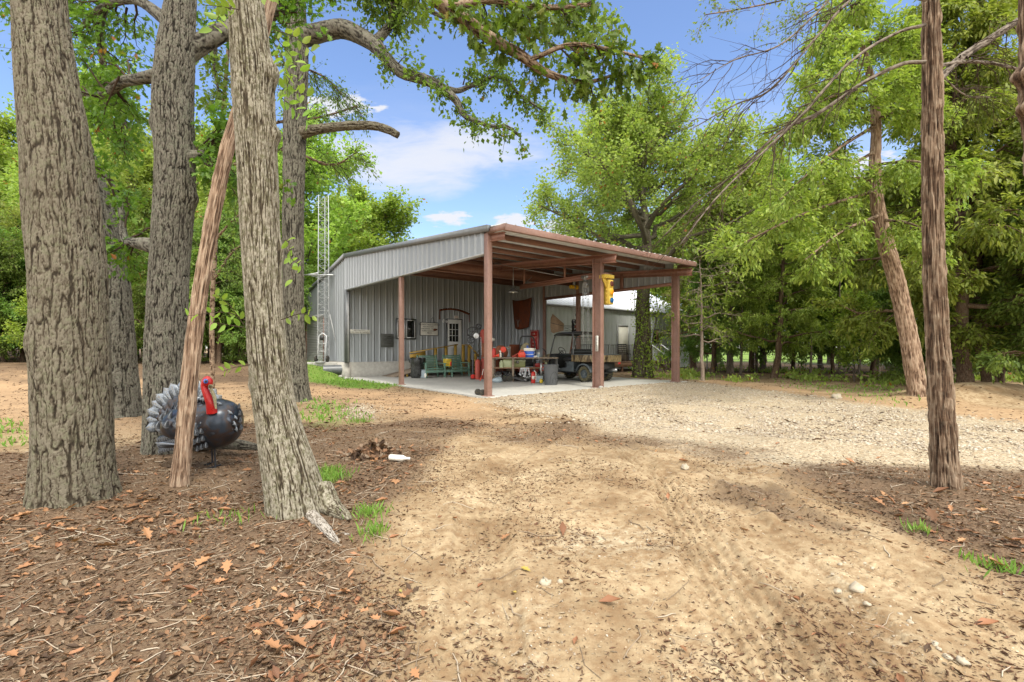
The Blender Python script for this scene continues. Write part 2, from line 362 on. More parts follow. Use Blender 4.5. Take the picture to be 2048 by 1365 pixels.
def glassy():
    m, t, b, o = newmat('dark_glass'); b.inputs['Base Color'].default_value = (0.012, 0.014, 0.014, 1); b.inputs['Roughness'].default_value = 0.08
    n = tex(t, scale=3); bump(t, b, n.outputs['Fac'], 0.03, 0.02)
glassy()
def camo():
    m, t, b, o = newmat('camo')
    v = tex(t, 'Noise', 5, sc=(1, 1, 0.35), Detail=5.0, Distortion=1.2); w = tex(t, 'Voronoi', 22, sc=(1.6, 1.6, 0.35))
    c = rampn(t, v.outputs['Fac'], [(0.36, (0.04, 0.028, 0.014)), (0.44, (0.18, 0.12, 0.06)), (0.49, (0.42, 0.33, 0.18)), (0.53, (0.09, 0.065, 0.03)), (0.60, (0.36, 0.29, 0.16)), (0.68, (0.05, 0.045, 0.02))])
    c = mix(t, rampn(t, w.outputs['Distance'], [(0.05, (0.7,) * 3), (0.3, (0, 0, 0))]), c, (0.09, 0.06, 0.03))
    t.links.new(c, b.inputs['Base Color']); b.inputs['Roughness'].default_value = 0.45
camo()
def conc():
    m, t, b, o = newmat('slab')
    n = tex(t, scale=0.7, Detail=8.0, Roughness=0.6); n2 = tex(t, scale=9, Detail=6.0); n3 = tex(t, scale=60, Detail=3.0)
    c = rampn(t, n.outputs['Fac'], [(0.3, (0.34, 0.34, 0.32)), (0.7, (0.47, 0.46, 0.42))])
    c = mix(t, rampn(t, n2.outputs['Fac'], [(0.56, (0, 0, 0)), (0.72, (0.6,) * 3)]), c, (0.22, 0.20, 0.17))
    t.links.new(c, b.inputs['Base Color']); b.inputs['Roughness'].default_value = 0.8; bump(t, b, n3.outputs['Fac'], 0.25, 0.004)
conc()
def block():
    m, t, b, o = newmat('block_wall')
    v = tex(t, 'Brick', 1.0, sc=(1, 1, 1)); v.offset = 0.5
    c0 = t.nodes.new('ShaderNodeTexCoord'); mpn = t.nodes.new('ShaderNodeMapping'); mpn.inputs['Rotation'].default_value = (R(90), 0, 0)
    n = tex(t, scale=8, Detail=6.0)
    c = rampn(t, n.outputs['Fac'], [(0.3, (0.30, 0.29, 0.265)), (0.7, (0.40, 0.385, 0.35))]); t.links.new(c, b.inputs['Base Color']); b.inputs['Roughness'].default_value = 0.9
    bump(t, b, n.outputs['Fac'], 0.3, 0.01)
block()
def barkmat(name, deep, mid, top, lichen=None, lamt=0.5, fs=60, stretch=(1, 1, 0.25)):
    m, t, b, o = newmat(name)
    a = attr(t, 'ridge'); n = tex(t, scale=fs, sc=stretch, Detail=6.0, Roughness=0.65); n2 = tex(t, scale=2.0, Detail=5.0); n3 = tex(t, scale=22, Detail=6.0, Roughness=0.7)
    f = M(t, 'ADD', a, M(t, 'MULTIPLY', M(t, 'SUBTRACT', n.outputs['Fac'], 0.5), 1.6))
    c = rampn(t, f, [(0.15, deep), (0.48, mid), (0.85, top)])
    if lichen:
        k = M(t, 'MULTIPLY', rampn(t, n3.outputs['Fac'], [(0.48, (0, 0, 0)), (0.62, (1, 1, 1))]), M(t, 'MULTIPLY', a, lamt))
        c = mix(t, k, c, lichen)
    c = mix(t, rampn(t, n2.outputs['Fac'], [(0.42, (0, 0, 0)), (0.65, (0.45,) * 3)]), c, mix(t, 0.5, c, mid))
    t.links.new(c, b.inputs['Base Color']); b.inputs['Roughness'].default_value = 0.92; b.inputs['Specular IOR Level'].default_value = 0.15
    bump(t, b, f, 0.7, 0.008); return m
barkmat('bark_oak', (0.022, 0.017, 0.012), (0.074, 0.060, 0.042), (0.16, 0.143, 0.108), (0.14, 0.145, 0.09), 0.75)
barkmat('bark_oak_pale', (0.030, 0.023, 0.016), (0.10, 0.083, 0.056), (0.29, 0.268, 0.212), (0.095, 0.095, 0.048), 0.95)
barkmat('bark_oak_grey', (0.013, 0.011, 0.009), (0.062, 0.055, 0.044), (0.155, 0.143, 0.116), (0.13, 0.145, 0.10), 0.6)
barkmat('bark_cedar', (0.022, 0.013, 0.009), (0.115, 0.072, 0.046), (0.27, 0.20, 0.14), (0.27, 0.24, 0.18), 0.5, 70, (1, 1, 0.08))
barkmat('bark_cedar_pale', (0.07, 0.04, 0.026), (0.24, 0.16, 0.108), (0.40, 0.30, 0.215), (0.34, 0.30, 0.23), 0.4, 45, (1, 1, 0.08))
barkmat('bark_far', (0.04, 0.03, 0.022), (0.11, 0.09, 0.07), (0.20, 0.17, 0.14), None, 0, 20)
barkmat('root_pale', (0.06, 0.05, 0.04), (0.20, 0.175, 0.145), (0.40, 0.37, 0.33), (0.14, 0.12, 0.08), 0.5)
barkmat('twig', (0.05, 0.035, 0.025), (0.12, 0.085, 0.06), (0.20, 0.15, 0.11), None, 0, 30)
barkmat('dead_twig', (0.16, 0.12, 0.09), (0.24, 0.19, 0.15), (0.34, 0.29, 0.24), None, 0, 30)
def leafmat(name, cols, trans=0.4, rough=0.5, tcol=1.35, dead=0.0):
    """leaf: one tone per leaf out of the stops, light shining through"""
    m = bpy.data.materials.new(name); m.use_nodes = True; t = m.node_tree; t.nodes.clear(); MATS[name] = m
    o = N(t, 'ShaderNodeOutputMaterial'); g = t.nodes.new('ShaderNodeNewGeometry')
    oi = t.nodes.new('ShaderNodeObjectInfo'); n = tex(t, scale=0.9, Detail=2.0)
    f = M(t, 'ADD', M(t, 'MULTIPLY', g.outputs['Random Per Island'], 0.6), M(t, 'MULTIPLY', n.outputs['Fac'], 0.5))
    f = M(t, 'SUBTRACT', f, 0.05)
    k = len(cols); c = rampn(t, f, [(i / (k - 1) * 0.8 + 0.1, q) for i, q in enumerate(cols)])
    hs = t.nodes.new('ShaderNodeHueSaturation'); t.links.new(c, hs.inputs['Color'])
    t.links.new(M(t, 'ADD', M(t, 'MULTIPLY', oi.outputs['Random'], 0.35), 0.83), hs.inputs['Value'])
    t.links.new(M(t, 'ADD', M(t, 'MULTIPLY', oi.outputs['Random'], 0.03), 0.485), hs.inputs['Hue'])
    c = hs.outputs[0]
    if dead: c = mix(t, rampn(t, g.outputs['Random Per Island'], [(1 - dead, (0, 0, 0)), (1 - dead + 0.005, (1, 1, 1))]), c, (0.30, 0.12, 0.03))
    d = t.nodes.new('ShaderNodeBsdfPrincipled'); t.links.new(c, d.inputs['Base Color']); d.inputs['Roughness'].default_value = rough; d.inputs['Specular IOR Level'].default_value = 0.3
    tr = t.nodes.new('ShaderNodeBsdfTranslucent'); t.links.new(mix(t, 1.0, c, (tcol * 1.0, tcol * 1.03, tcol * 0.62), 'MULTIPLY'), tr.inputs['Color'])
    ms = t.nodes.new('ShaderNodeMixShader'); ms.inputs[0].default_value = trans
    t.links.new(d.outputs[0], ms.inputs[1]); t.links.new(tr.outputs[0], ms.inputs[2]); t.links.new(ms.outputs[0], o.inputs[0]); return m
leafmat('leaf_oak', [(0.07, 0.12, 0.02), (0.12, 0.20, 0.03), (0.18, 0.27, 0.045)], 0.45, dead=0.006)
leafmat('leaf_oak_near', [(0.055, 0.115, 0.015), (0.10, 0.18, 0.022), (0.16, 0.25, 0.035)], 0.45, 0.4, dead=0.01)
leafmat('leaf_elm', [(0.14, 0.24, 0.03), (0.20, 0.31, 0.05), (0.26, 0.36, 0.07)], 0.45, 0.4)
leafmat('leaf_far', [(0.16, 0.24, 0.035), (0.24, 0.34, 0.055), (0.34, 0.43, 0.09)], 0.45, dead=0.01)
leafmat('leaf_mid', [(0.17, 0.24, 0.05), (0.25, 0.33, 0.07), (0.36, 0.43, 0.11)], 0.45, dead=0.02)
leafmat('leaf_cedar', [(0.13, 0.185, 0.03), (0.21, 0.27, 0.045), (0.33, 0.37, 0.08)], 0.45)
leafmat('leaf_cedar_dark', [(0.09, 0.16, 0.035), (0.15, 0.24, 0.045), (0.23, 0.33, 0.065)], 0.4)
leafmat('leaf_vine', [(0.16, 0.26, 0.035), (0.24, 0.36, 0.05), (0.34, 0.45, 0.07)], 0.4)
leafmat('grass_blade', [(0.10, 0.20, 0.03), (0.16, 0.29, 0.045), (0.25, 0.36, 0.08)], 0.4)
leafmat('litter_leaf', [(0.035, 0.022, 0.014), (0.08, 0.050, 0.029), (0.15, 0.092, 0.05), (0.26, 0.15, 0.078), (0.22, 0.175, 0.12), (0.38, 0.31, 0.22)], 0.1, 0.7)
leafmat('litter_big', [(0.13, 0.07, 0.038), (0.25, 0.13, 0.06), (0.38, 0.20, 0.095), (0.46, 0.29, 0.15)], 0.15, 0.6)
leafmat('litter_green', [(0.18, 0.24, 0.09), (0.33, 0.30, 0.08), (0.42, 0.30, 0.06)], 0.15, 0.6)
leafmat('chips', [(0.05, 0.028, 0.018), (0.11, 0.06, 0.035), (0.18, 0.09, 0.05)], 0.05, 0.8)
leafmat('stick', [(0.12, 0.085, 0.06), (0.24, 0.18, 0.13), (0.42, 0.36, 0.29)], 0.0, 0.8)
leafmat('stone', [(0.19, 0.15, 0.10), (0.30, 0.25, 0.18), (0.42, 0.37, 0.29), (0.56, 0.52, 0.42)], 0.0, 0.8)
def groundmat():
    m, t, b, o = newmat('ground_soil')
    gr, li, ga, cl = attr(t, 'gravel'), attr(t, 'litter'), attr(t, 'grass'), attr(t, 'clay')
    nA = tex(t, scale=1.6, Detail=9.0, Roughness=0.62); nB = tex(t, scale=14, Detail=8.0, Roughness=0.65); nC = tex(t, scale=90, Detail=4.0, Roughness=0.7)
    sand = rampn(t, nA.outputs['Fac'], [(0.34, (0.20, 0.138, 0.078)), (0.5, (0.33, 0.25, 0.152)), (0.68, (0.45, 0.36, 0.232))])
    sand = mix(t, rampn(t, nB.outputs['Fac'], [(0.36, (0.75,) * 3), (0.58, (0, 0, 0))]), sand, (0.19, 0.115, 0.06))
    clay = rampn(t, nB.outputs['Fac'], [(0.3, (0.27, 0.17, 0.095)), (0.7, (0.44, 0.31, 0.185))])
    v3 = tex(t, 'Voronoi', 48.0); spk = rampn(t, v3.outputs['Distance'], [(0.16, (1, 1, 1)), (0.24, (0, 0, 0))]); sel = rampn(t, v3.outputs['Color'], [(0.55, (0, 0, 0)), (0.6, (1, 1, 1))])
    sand = mix(t, M(t, 'MULTIPLY', M(t, 'MULTIPLY', spk, sel), rampn(t, nA.outputs['Fac'], [(0.4, (.15,) * 3), (0.6, (.85,) * 3)])), sand, rampn(t, v3.outputs['Color'], [(0.6, (0.16, 0.09, 0.045)), (0.8, (0.62, 0.54, 0.40))]))
    sand = mix(t, cl, sand, clay)
    vo = tex(t, 'Voronoi', 42.0, coord='Object'); vo2 = tex(t, 'Voronoi', 120.0)
    grav = rampn(t, vo.outputs['Color'], [(0.1, (0.18, 0.14, 0.095)), (0.4, (0.32, 0.27, 0.19)), (0.8, (0.48, 0.43, 0.33))])
    grav = mix(t, rampn(t, nB.outputs['Fac'], [(0.42, (0.65,) * 3), (0.58, (0, 0, 0))]), grav, (0.36, 0.27, 0.17))
    lit = rampn(t, nC.outputs['Fac'], [(0.3, (0.05, 0.034, 0.022)), (0.5, (0.13, 0.090, 0.060)), (0.72, (0.25, 0.185, 0.125))])
    lit2 = rampn(t, nB.outputs['Fac'], [(0.35, (0.055, 0.034, 0.021)), (0.65, (0.19, 0.125, 0.075))])
    lit = mix(t, 0.45, lit, lit2)
    gras = rampn(t, nC.outputs['Fac'], [(0.3, (0.09, 0.15, 0.03)), (0.7, (0.20, 0.29, 0.06))])
    def edge(mk_, w, amt=1.0):
        q = M(t, 'ADD', mk_, M(t, 'MULTIPLY', M(t, 'SUBTRACT', M(t, 'ADD', M(t, 'MULTIPLY', nA.outputs['Fac'], 0.4), M(t, 'MULTIPLY', nB.outputs['Fac'], 0.6)), 0.5), w))
        return rampn(t, q, [(0.30, (0, 0, 0)), (0.78, (amt,) * 3)])
    c = mix(t, edge(gr, 1.6), sand, grav); c = mix(t, edge(li, 2.2), c, lit); c = mix(t, edge(ga, 2.0), c, gras)
    t.links.new(c, b.inputs['Base Color']); b.inputs['Roughness'].default_value = 0.95; b.inputs['Specular IOR Level'].default_value = 0.1
    h = M(t, 'ADD', M(t, 'MULTIPLY', nC.outputs['Fac'], 0.35), M(t, 'MULTIPLY', nB.outputs['Fac'], 0.8))
    h = M(t, 'ADD', h, M(t, 'MULTIPLY', M(t, 'MULTIPLY', vo.outputs['Distance'], gr), -0.8))
    bump(t, b, h, 0.9, 0.018)
groundmat()
def turkeymat():
    m, t, b, o = newmat('turkey_body')
    n = tex(t, scale=7, Detail=7.0, Distortion=0.5); 
    c = rampn(t, n.outputs['Fac'], [(0.30, (0.010, 0.011, 0.014)), (0.46, (0.026, 0.036, 0.052)), (0.55, (0.040, 0.026, 0.022)), (0.62, (0.02, 0.022, 0.028)), (0.70, (0.10, 0.115, 0.14)), (0.8, (0.30, 0.33, 0.38))])
    t.links.new(c, b.inputs['Base Color']); b.inputs['Roughness'].default_value = 0.3; b.inputs['Metallic'].default_value = 0.4
    m, t, b, o = newmat('turkey_feather'); a = attr(t, 'ridge')
    w = tex(t, 'Noise', 60, Detail=4.0)
    f = M(t, 'ADD', a, M(t, 'MULTIPLY', M(t, 'SUBTRACT', w.outputs['Fac'], 0.5), 0.55))
    c = rampn(t, f, [(0.45, (0.012, 0.014, 0.018)), (0.68, (0.07, 0.08, 0.09)), (0.84, (0.20, 0.23, 0.27)), (0.97, (0.14, 0.13, 0.11))])
    t.links.new(c, b.inputs['Base Color']); b.inputs['Roughness'].default_value = 0.4; b.inputs['Metallic'].default_value = 0.3
turkeymat()
# ------------------------------------------------------------------ ground
def blob(x, y, cx, cy, rx, ry=None, rot=0.0, soft=0.5):
    ry = ry or rx; c, s = math.cos(rot), math.sin(rot); dx, dy = x - cx, y - cy
    d = np.hypot((dx * c + dy * s) / rx, (-dx * s + dy * c) / ry); return 1 - sstep(1 - soft, 1 + soft, d)
def seg_dist(x, y, pts):
    d = np.full(np.shape(x), 1e9); side = np.zeros(np.shape(x)); along = np.zeros(np.shape(x)); L0 = 0
    for (ax, ay), (bx, by) in zip(pts[:-1], pts[1:]):
        vx, vy = bx - ax, by - ay; L = math.hypot(vx, vy); t = np.clip(((x - ax) * vx + (y - ay) * vy) / L / L, 0, 1)
        q = np.hypot(x - ax - t * vx, y - ay - t * vy); m = q < d
        sgn = ((x - ax) * vy - (y - ay) * vx) / L
        d = np.where(m, q, d); side = np.where(m, sgn, side); along = np.where(m, L0 + t * L, along); L0 += L
    return d, side, along
def g2(px, py): return tuple(G(px, py)[:2])
TRACKS = [[g2(1640, 1500), g2(1530, 1290), g2(1440, 1150), g2(1385, 1060), g2(1330, 960), g2(1240, 890)],
          [g2(1900, 1500), g2(1740, 1290), g2(1600, 1150), g2(1500, 1060), g2(1400, 960)],
          [g2(960, 1500), g2(965, 1250), g2(962, 1050), g2(1000, 930), g2(1100, 870)],
          [g2(2400, 1365), g2(1900, 1200), g2(1640, 1060), g2(1480, 960), g2(1380, 900)],
          [g2(1200, 870), g2(1400, 905), g2(1700, 1010), g2(2000, 1130)]]
TREE_FEET = []                                # (x, y, radius, height) soil swelling at trunks
def in_build(x, y, m=0.0):
    dx, dy = x - BO[0], y - BO[1]; s = dx * BX[0] + dy * BX[1]; t = dx * BY[0] + dy * BY[1]
    return s, t
def ground_h(x, y, fine=True):
    x = np.asarray(x, float); y = np.asarray(y, float)
    z = 0.62 * sstep(17.5, 23.5, y - 0.35 * (x + 6)) * sstep(-6.8, -9.3, x)
    z = z + 0.10 * fbm(x * 0.12, y * 0.12, 3.0, 3, 11) * sstep(6, 20, np.hypot(x, y))
    z = z + 0.35 * blob(x, y, 11.6, 12.4, 1.5, 0.8, 0.1, 0.9) + 0.22 * blob(x, y, 13.6, 12.9, 1.6, 0.7, 0, 0.9)
    for fx, fy, fr, fh in TREE_FEET:
        z = z + fh * np.exp(-(((x - fx) ** 2 + (y - fy) ** 2) / (fr * fr)))
    if fine:
        n = fbm(x * 2.1, y * 2.1, 0.3, 4, 5) * 0.034 + fbm(x * 9, y * 9, 0.7, 4, 6) * 0.016
        for k, tr in enumerate(TRACKS):
            d, sd, al = seg_dist(x, y, tr); w = 0.17; inside = 1 - sstep(w * 0.85, w * 1.25, d)
            lug = 0.009 * np.sin((al * 2 + np.abs(sd) * 1.2) * 2 * math.pi / 0.11) + 0.011 * np.cos(sd / 0.036 * math.pi)
            n = n * (1 - 0.6 * inside) + inside * (-0.022 + lug * (0.5 if k else 1.0)) + 0.012 * np.exp(-((d - w * 1.35) / 0.05) ** 2)
        z = z + n
    s, t = in_build(x, y)
    pad = sstep(-0.5, 0.1, s) * sstep(9.5, 8.9, s) * sstep(-0.35, 0.15, t) * sstep(11.5, 10.6, t)
    z = z * (1 - pad) - 0.14 * pad
    return z
def masks(x, y):
    """where each soil cover lies on the site"""
    r = np.hypot(x, y); zc = np.maximum(y, 0.3)
    px = 1024 + F * x / zc; py = HOR + F * CH / zc; front = (y > 0.3)
    def poly(pts, soft):                      # soft inside test for a plot given by its corners
        inside = np.zeros(np.shape(x), bool); d = np.full(np.shape(x), 1e9); n = len(pts)
        for i in range(n):
            (ax, ay), (bx, by) = pts[i], pts[(i + 1) % n]
            c = ((ay > y) != (by > y)) & (x < (bx - ax) * (y - ay) / (by - ay + 1e-12) + ax); inside ^= c
            vx, vy = bx - ax, by - ay; t = np.clip(((x - ax) * vx + (y - ay) * vy) / (vx * vx + vy * vy + 1e-12), 0, 1)
            d = np.minimum(d, np.hypot(x - ax - t * vx, y - ay - t * vy))
        sd = np.where(inside, d, -d); return sstep(-soft, soft, sd)
    Q = lambda *a: [g2(*p) for p in a]
    gravel = poly(Q((955, 802), (1060, 822), (1150, 838), (1190, 868), (1350, 900), (1560, 940), (1900, 985), (2600, 1060), (2600, 900), (2048, 845), (1700, 802), (1400, 766), (1350, 757), (1180, 776), (1000, 792)), 0.8)
    gravel = np.maximum(gravel, 0.40 * poly(Q((1080, 1060), (1300, 1040), (1420, 1100), (1370, 1150), (1200, 1140), (1060, 1110)), 0.25))
    gravel = np.maximum(gravel, 0.36 * poly(Q((1000, 1220), (1130, 1200), (1150, 1500), (960, 1500)), 0.25))
    gravel = np.maximum(gravel, 0.8 * poly(Q((680, 818), (720, 806), (760, 822), (740, 840), (690, 838)), 0.3))
    gravel = np.maximum(gravel, 0.36 * poly(Q((1560, 1080), (1660, 1130), (1900, 1300), (1840, 1365), (1700, 1240)), 0.12))
    lit = poly(Q((-900, 905), (200, 905), (440, 850), (560, 840), (720, 850), (860, 835), (1000, 850), (900, 880), (840, 940), (800, 1010), (760, 1080), (730, 1170), (640, 1300), (420, 1700), (-1500, 1700)), 0.42)
    lit = np.maximum(lit, 0.55 * poly(Q((620, 1250), (800, 1180), (860, 1365), (700, 1600), (480, 1600)), 0.15))
    lit = np.maximum(lit, 0.9 * poly(Q((1540, 935), (1700, 925), (2600, 960), (2600, 1330), (2048, 1185), (1900, 1110), (1760, 1040), (1620, 985)), 0.45))
    lit = np.maximum(lit, 0.62 * poly(Q((900, 852), (1150, 838), (1260, 868), (1560, 900), (1500, 930), (1300, 900), (1000, 885)), 0.5))
    lit = np.maximum(lit, 0.55 * poly(Q((1420, 955), (1560, 975), (1760, 1080), (1560, 1040), (1400, 990)), 0.2))
    lit = np.maximum(lit, 0.45 * sstep(15, 20, y) * (x > 4) + 0.8 * sstep(24, 30, r) * (x > 0)); lit = np.maximum(lit, 0.85 * sstep(13.5, 18.5, y) * sstep(-6.5, -8.5, x)); lit = np.maximum(lit, .38 * (x < -2) * sstep(6, 8, y))
    grass = 0.95 * poly(Q((600, 742), (655, 748), (700, 757), (800, 772), (770, 779), (690, 778), (612, 765)), 0.45)
    grass = np.maximum(grass, 0.42 * poly(Q((600, 800), (690, 805), (730, 850), (640, 870), (590, 850)), 0.5))
    grass = np.maximum(grass, 0.40 * poly(Q((-200, 830), (60, 845), (75, 890), (-200, 930)), 0.5))
    grass = np.maximum(grass, 0.30 * poly(Q((1560, 760), (1850, 785), (1830, 815), (1600, 780)), 0.8))
    grass = np.maximum(grass, 0.45 * poly(Q((1380, 744), (1440, 750), (1420, 762), (1370, 760)), 0.6))
    grass = np.maximum(grass, 0.8 * sstep(38, 55, r) * (x > 0))
    clay = poly(Q((560, 765), (960, 800), (1000, 850), (820, 840), (700, 800), (560, 790)), 0.8)
    clay = np.maximum(clay, 0.9 * poly(Q((-600, 740), (-600, 880), (60, 860), (330, 860), (560, 770), (560, 735)), 1.5))
    clay = np.maximum(clay, 0.8 * poly(Q((1370, 752), (1700, 790), (2600, 860), (2600, 905), (2048, 850), (1400, 770)), 0.5))
    lit = np.clip(lit * (1.02 + 0.5 * fbm(x * 1.3, y * 1.3, 9.0, 3, 77)), 0, 1)
    s, t = in_build(x, y); on = sstep(-0.2, 0.1, s) * sstep(9.3, 9.0, s) * sstep(-.2, 0, t)
    return [np.clip(q * (1 - on) * front, 0, 1) for q in (gravel, lit, grass, clay)]
def make_ground():
    th = np.concatenate((np.arange(-180, -60, 4.0), np.arange(-60, 60, 0.2), np.arange(60, 180, 4.0)))
    rr = [0.9]
    while rr[-1] < 900: rr.append(rr[-1] * (1.0085 if rr[-1] < 40 else 1.03))
    rr = np.array(rr); th = np.radians(th); A, B = np.meshgrid(th, rr); x = np.sin(A) * B; y = np.cos(A) * B
    z = ground_h(x, y); z = z * sstep(300, 120, B); mk_ = masks(x, y)
    V = np.stack((x, y, z), -1).reshape(-1, 3); nr, nc = x.shape; i = np.arange(nr - 1)[:, None]; j = np.arange(nc)[None]; j2 = (j + 1) % nc
    Fq = np.stack((i * nc + j, (i + 1) * nc + j, (i + 1) * nc + j2, i * nc + j2), -1).reshape(-1, 4)
    V = np.vstack((V, [[0, 0, 0.0]])); c = len(V) - 1; jj = np.arange(nc); Ft = np.stack((jj, (jj + 1) % nc, np.full(nc, c)), -1)
    at = {k: np.append(q.ravel(), 0) for k, q in zip(('gravel', 'litter', 'grass', 'clay'), mk_)}
    o = mk('ground', V, [Fq[:, ::-1], Ft[:, ::-1]], MATS['ground_soil'], smooth=True, attrs=at); tag(o, kind='structure'); return o
# ------------------------------------------------------------------ trunks and foliage
def bark_surface(path, nseg, kind, seed, flare=0.0, fh=0.35, lobes=5, cell=(0.04, 0.10), depth=0.016, lumps=(), twist=0.0, oval=0.0, base_z=None):
    """path rows (x, y, z, r) already dense. Returns V, F, ridge."""
    p = path[:, :3]; r = path[:, 3]; X, Y, D = frames(p); L = np.concatenate(([0], np.cumsum(np.linalg.norm(np.diff(p, axis=0), axis=1))))
    th = np.arange(nseg) * 2 * math.pi / nseg; T, V_ = np.meshgrid(th, L); Rr = np.repeat(r[:, None], nseg, 1)
    bz = (p[:, 2] - (p[0, 2] if base_z is None else base_z))[:, None]
    ct, stt = np.cos(T + twist * V_), np.sin(T + twist * V_); rm = float(r.mean())
    rad = Rr * (1 + oval * np.cos(2 * T + seed))
    if flare:
        e = np.exp(-np.maximum(bz, 0) / fh); rad = rad * (1 + flare * e * (0.55 + 0.45 * np.cos(lobes * T + seed + 1.2 * np.sin(T + seed))) + flare * 0.5 * e * e)
    rad = rad + rm * 0.10 * fbm(ct * 1.3, stt * 1.3, V_ * 1.1, 3, seed) + rm * 0.04 * fbm(ct * 4, stt * 4, V_ * 3, 3, seed + 3)
    for (lv, lt, ls, lh) in lumps:            # burls: (height, angle, size, swelling)
        dt = np.angle(np.exp(1j * (T - lt))) * rm
        q = np.exp(-((V_ - lv) ** 2 + dt ** 2) / ls ** 2); rad = rad + lh * q
    if kind == 'oak':
        k1 = 1.9 / cell[0]; k2 = 1.0 / cell[1]; wx = 0.35 * fbm(ct * rm * k1 * .5, stt * rm * k1 * .5, V_ * k2 * 1.3, 2, seed + 5)
        n1 = np.abs(vn(ct * rm * k1 + wx, stt * rm * k1 + wx, V_ * k2 * 0.30, seed)); n2 = np.abs(vn(ct * rm * k1 * 1.1 + 7, stt * rm * k1 * 1.1, V_ * k2 * 1.7 + wx * 2, seed + 1)); n3 = np.abs(vn(ct * rm * k1 * 2.1 + 3, stt * rm * k1 * 2.1, V_ * k2 * 1.4, seed + 2))
        fur = (0.10 + 0.90 * sstep(0.0, 0.20, n1)) * (0.58 + 0.42 * sstep(0.0, 0.10, n2)) * (0.6 + 0.4 * sstep(0.0, 0.16, n3))
        tone = 0.5 + 0.5 * vn(ct * rm * k1 * 1.4, stt * rm * k1 * 1.4, V_ * k2, seed + 9)
        fine = fbm(ct * rm * 70, stt * rm * 70, V_ * 40, 3, seed + 2)
        h = np.clip(fur * (0.68 + 0.32 * tone) + 0.16 * fine, 0, 1.2)
    else:
        a = 1 - np.abs(vn(ct * rm * 60 + 0.8 * vn(ct * 6, stt * 6, V_ * 3, seed), stt * rm * 60, V_ * 2.6, seed))
        b = 1 - np.abs(vn(ct * rm * 150, stt * rm * 150, V_ * 7.5, seed + 4)); fl = sstep(0.1, 0.4, vn(ct * rm * 40, stt * rm * 40, V_ * 9, seed + 6))
        h = np.clip(0.5 * a ** 3 + 0.4 * b ** 2 + 0.25 * fl, 0, 1.2)
    rad = rad + depth * (h - 0.5)
    V = p[:, None] + rad[..., None] * (np.cos(T)[..., None] * X[:, None] + np.sin(T)[..., None] * Y[:, None])
    k = len(p); j = np.arange(k - 1)[:, None]; i = np.arange(nseg)[None]
    Fq = np.stack([j * nseg + i, j * nseg + (i + 1) % nseg, (j + 1) * nseg + (i + 1) % nseg, (j + 1) * nseg + i], -1).reshape(-1, 4)
    V = V.reshape(-1, 3); ridge = h.ravel()
    V = np.vstack((V, p[-1] + D[-1] * r[-1] * 0.25)); ridge = np.append(ridge, 0.3); c = len(V) - 1; q = np.arange(nseg)
    Ft = np.stack(((k - 1) * nseg + q, (k - 1) * nseg + (q + 1) % nseg, np.full(nseg, c)), -1)
    return V, [Fq, Ft], ridge
def bark_part(name, ctrl, mat, parent, step=0.012, nseg=200, kind='oak', seed=1, **kw):
    c = np.array(ctrl, float); L = np.linalg.norm(np.diff(c[:, :3], axis=0), axis=1).sum(); path = smooth_path(c, max(8, int(L / step)))
    V, Fl, rd = bark_surface(path, nseg, kind, seed, **kw)
    return mk(name, V, Fl, MATS[mat], parent, True, {'ridge': rd})

SHAPES = {
 'kite': ([(0, 0, 0), (.27, .45, .04), (0, 1, -.06), (-.27, .45, .04)], [(0, 1, 2, 3)]),
 'slim': ([(0, 0, 0), (.13, .5, .0), (0, 1, 0), (-.13, .5, .0)], [(0, 1, 2, 3)]),
 'frond': ([(0, 0, 0), (.20, .30, .05), (.14, .72, .02), (0, 1, -.10), (-.14, .72, .02), (-.20, .30, .05)], [(0, 1, 2, 3), (0, 3, 4, 5)]),
 'oval': ([(0, 0, 0), (0, .5, .0), (0, 1, -.10), (.20, .18, .06), (.28, .5, .07), (.15, .82, .02), (-.20, .18, .06), (-.28, .5, .07), (-.15, .82, .02)],
          [(0, 3, 4, 1), (1, 4, 5, 2), (0, 1, 7, 6), (1, 2, 8, 7)]),
 'oak': ([(0, -.12, 0), (.05, .10, 0), (.20, .20, .05), (.13, .33, .02), (.36, .46, .08), (.17, .60, .02), (.30, .82, .02), (.10, .80, 0), (0, 1.05, -.08),
          (-.10, .80, 0), (-.30, .82, .02), (-.17, .60, .02), (-.36, .46, .08), (-.13, .33, .02), (-.20, .20, .05), (-.05, .10, 0)],
         [(0, 1, 2, 3, 4, 5, 6, 7, 8), (0, 8, 9, 10, 11, 12, 13, 14, 15)]),
 'curl': ([(-.04, 0, .05), (-.27, .45, .20), (-.03, 1.0, .2), (0, -.05, 0), (0, .5, -.02), (0, 1.05, .14), (.04, .0, .04), (.26, .55, .22), (.03, .98, .2)],
          [(0, 1, 4, 3), (1, 2, 5, 4), (3, 4, 7, 6), (4, 5, 8, 7)]),
}
def unit(v): return v / (np.linalg.norm(v, axis=-1, keepdims=True) + 1e-12)
def leafset(C, D, S, shape, rng, up=0.6, wide=1.0):
    n = len(C); sv, sf = SHAPES[shape]; sv = np.array(sv, float); D = unit(D)
    nr = rng.normal(size=(n, 3)); nr[:, 2] += up * 2; nr = nr - D * (nr * D).sum(1, keepdims=True); nr = unit(nr); sd = np.cross(D, nr)
    S = np.broadcast_to(np.asarray(S, float), (n,))
    V = C[:, None] + S[:, None, None] * (sv[None, :, 0, None] * wide * sd[:, None] + sv[None, :, 1, None] * D[:, None] + sv[None, :, 2, None] * nr[:, None])
    k = len(sv); off = (np.arange(n) * k)[:, None]; byk = {}
    for f in sf: byk.setdefault(len(f), []).append(off + np.array(f)[None])
    return V.reshape(-1, 3), [np.concatenate(q) for q in byk.values()]
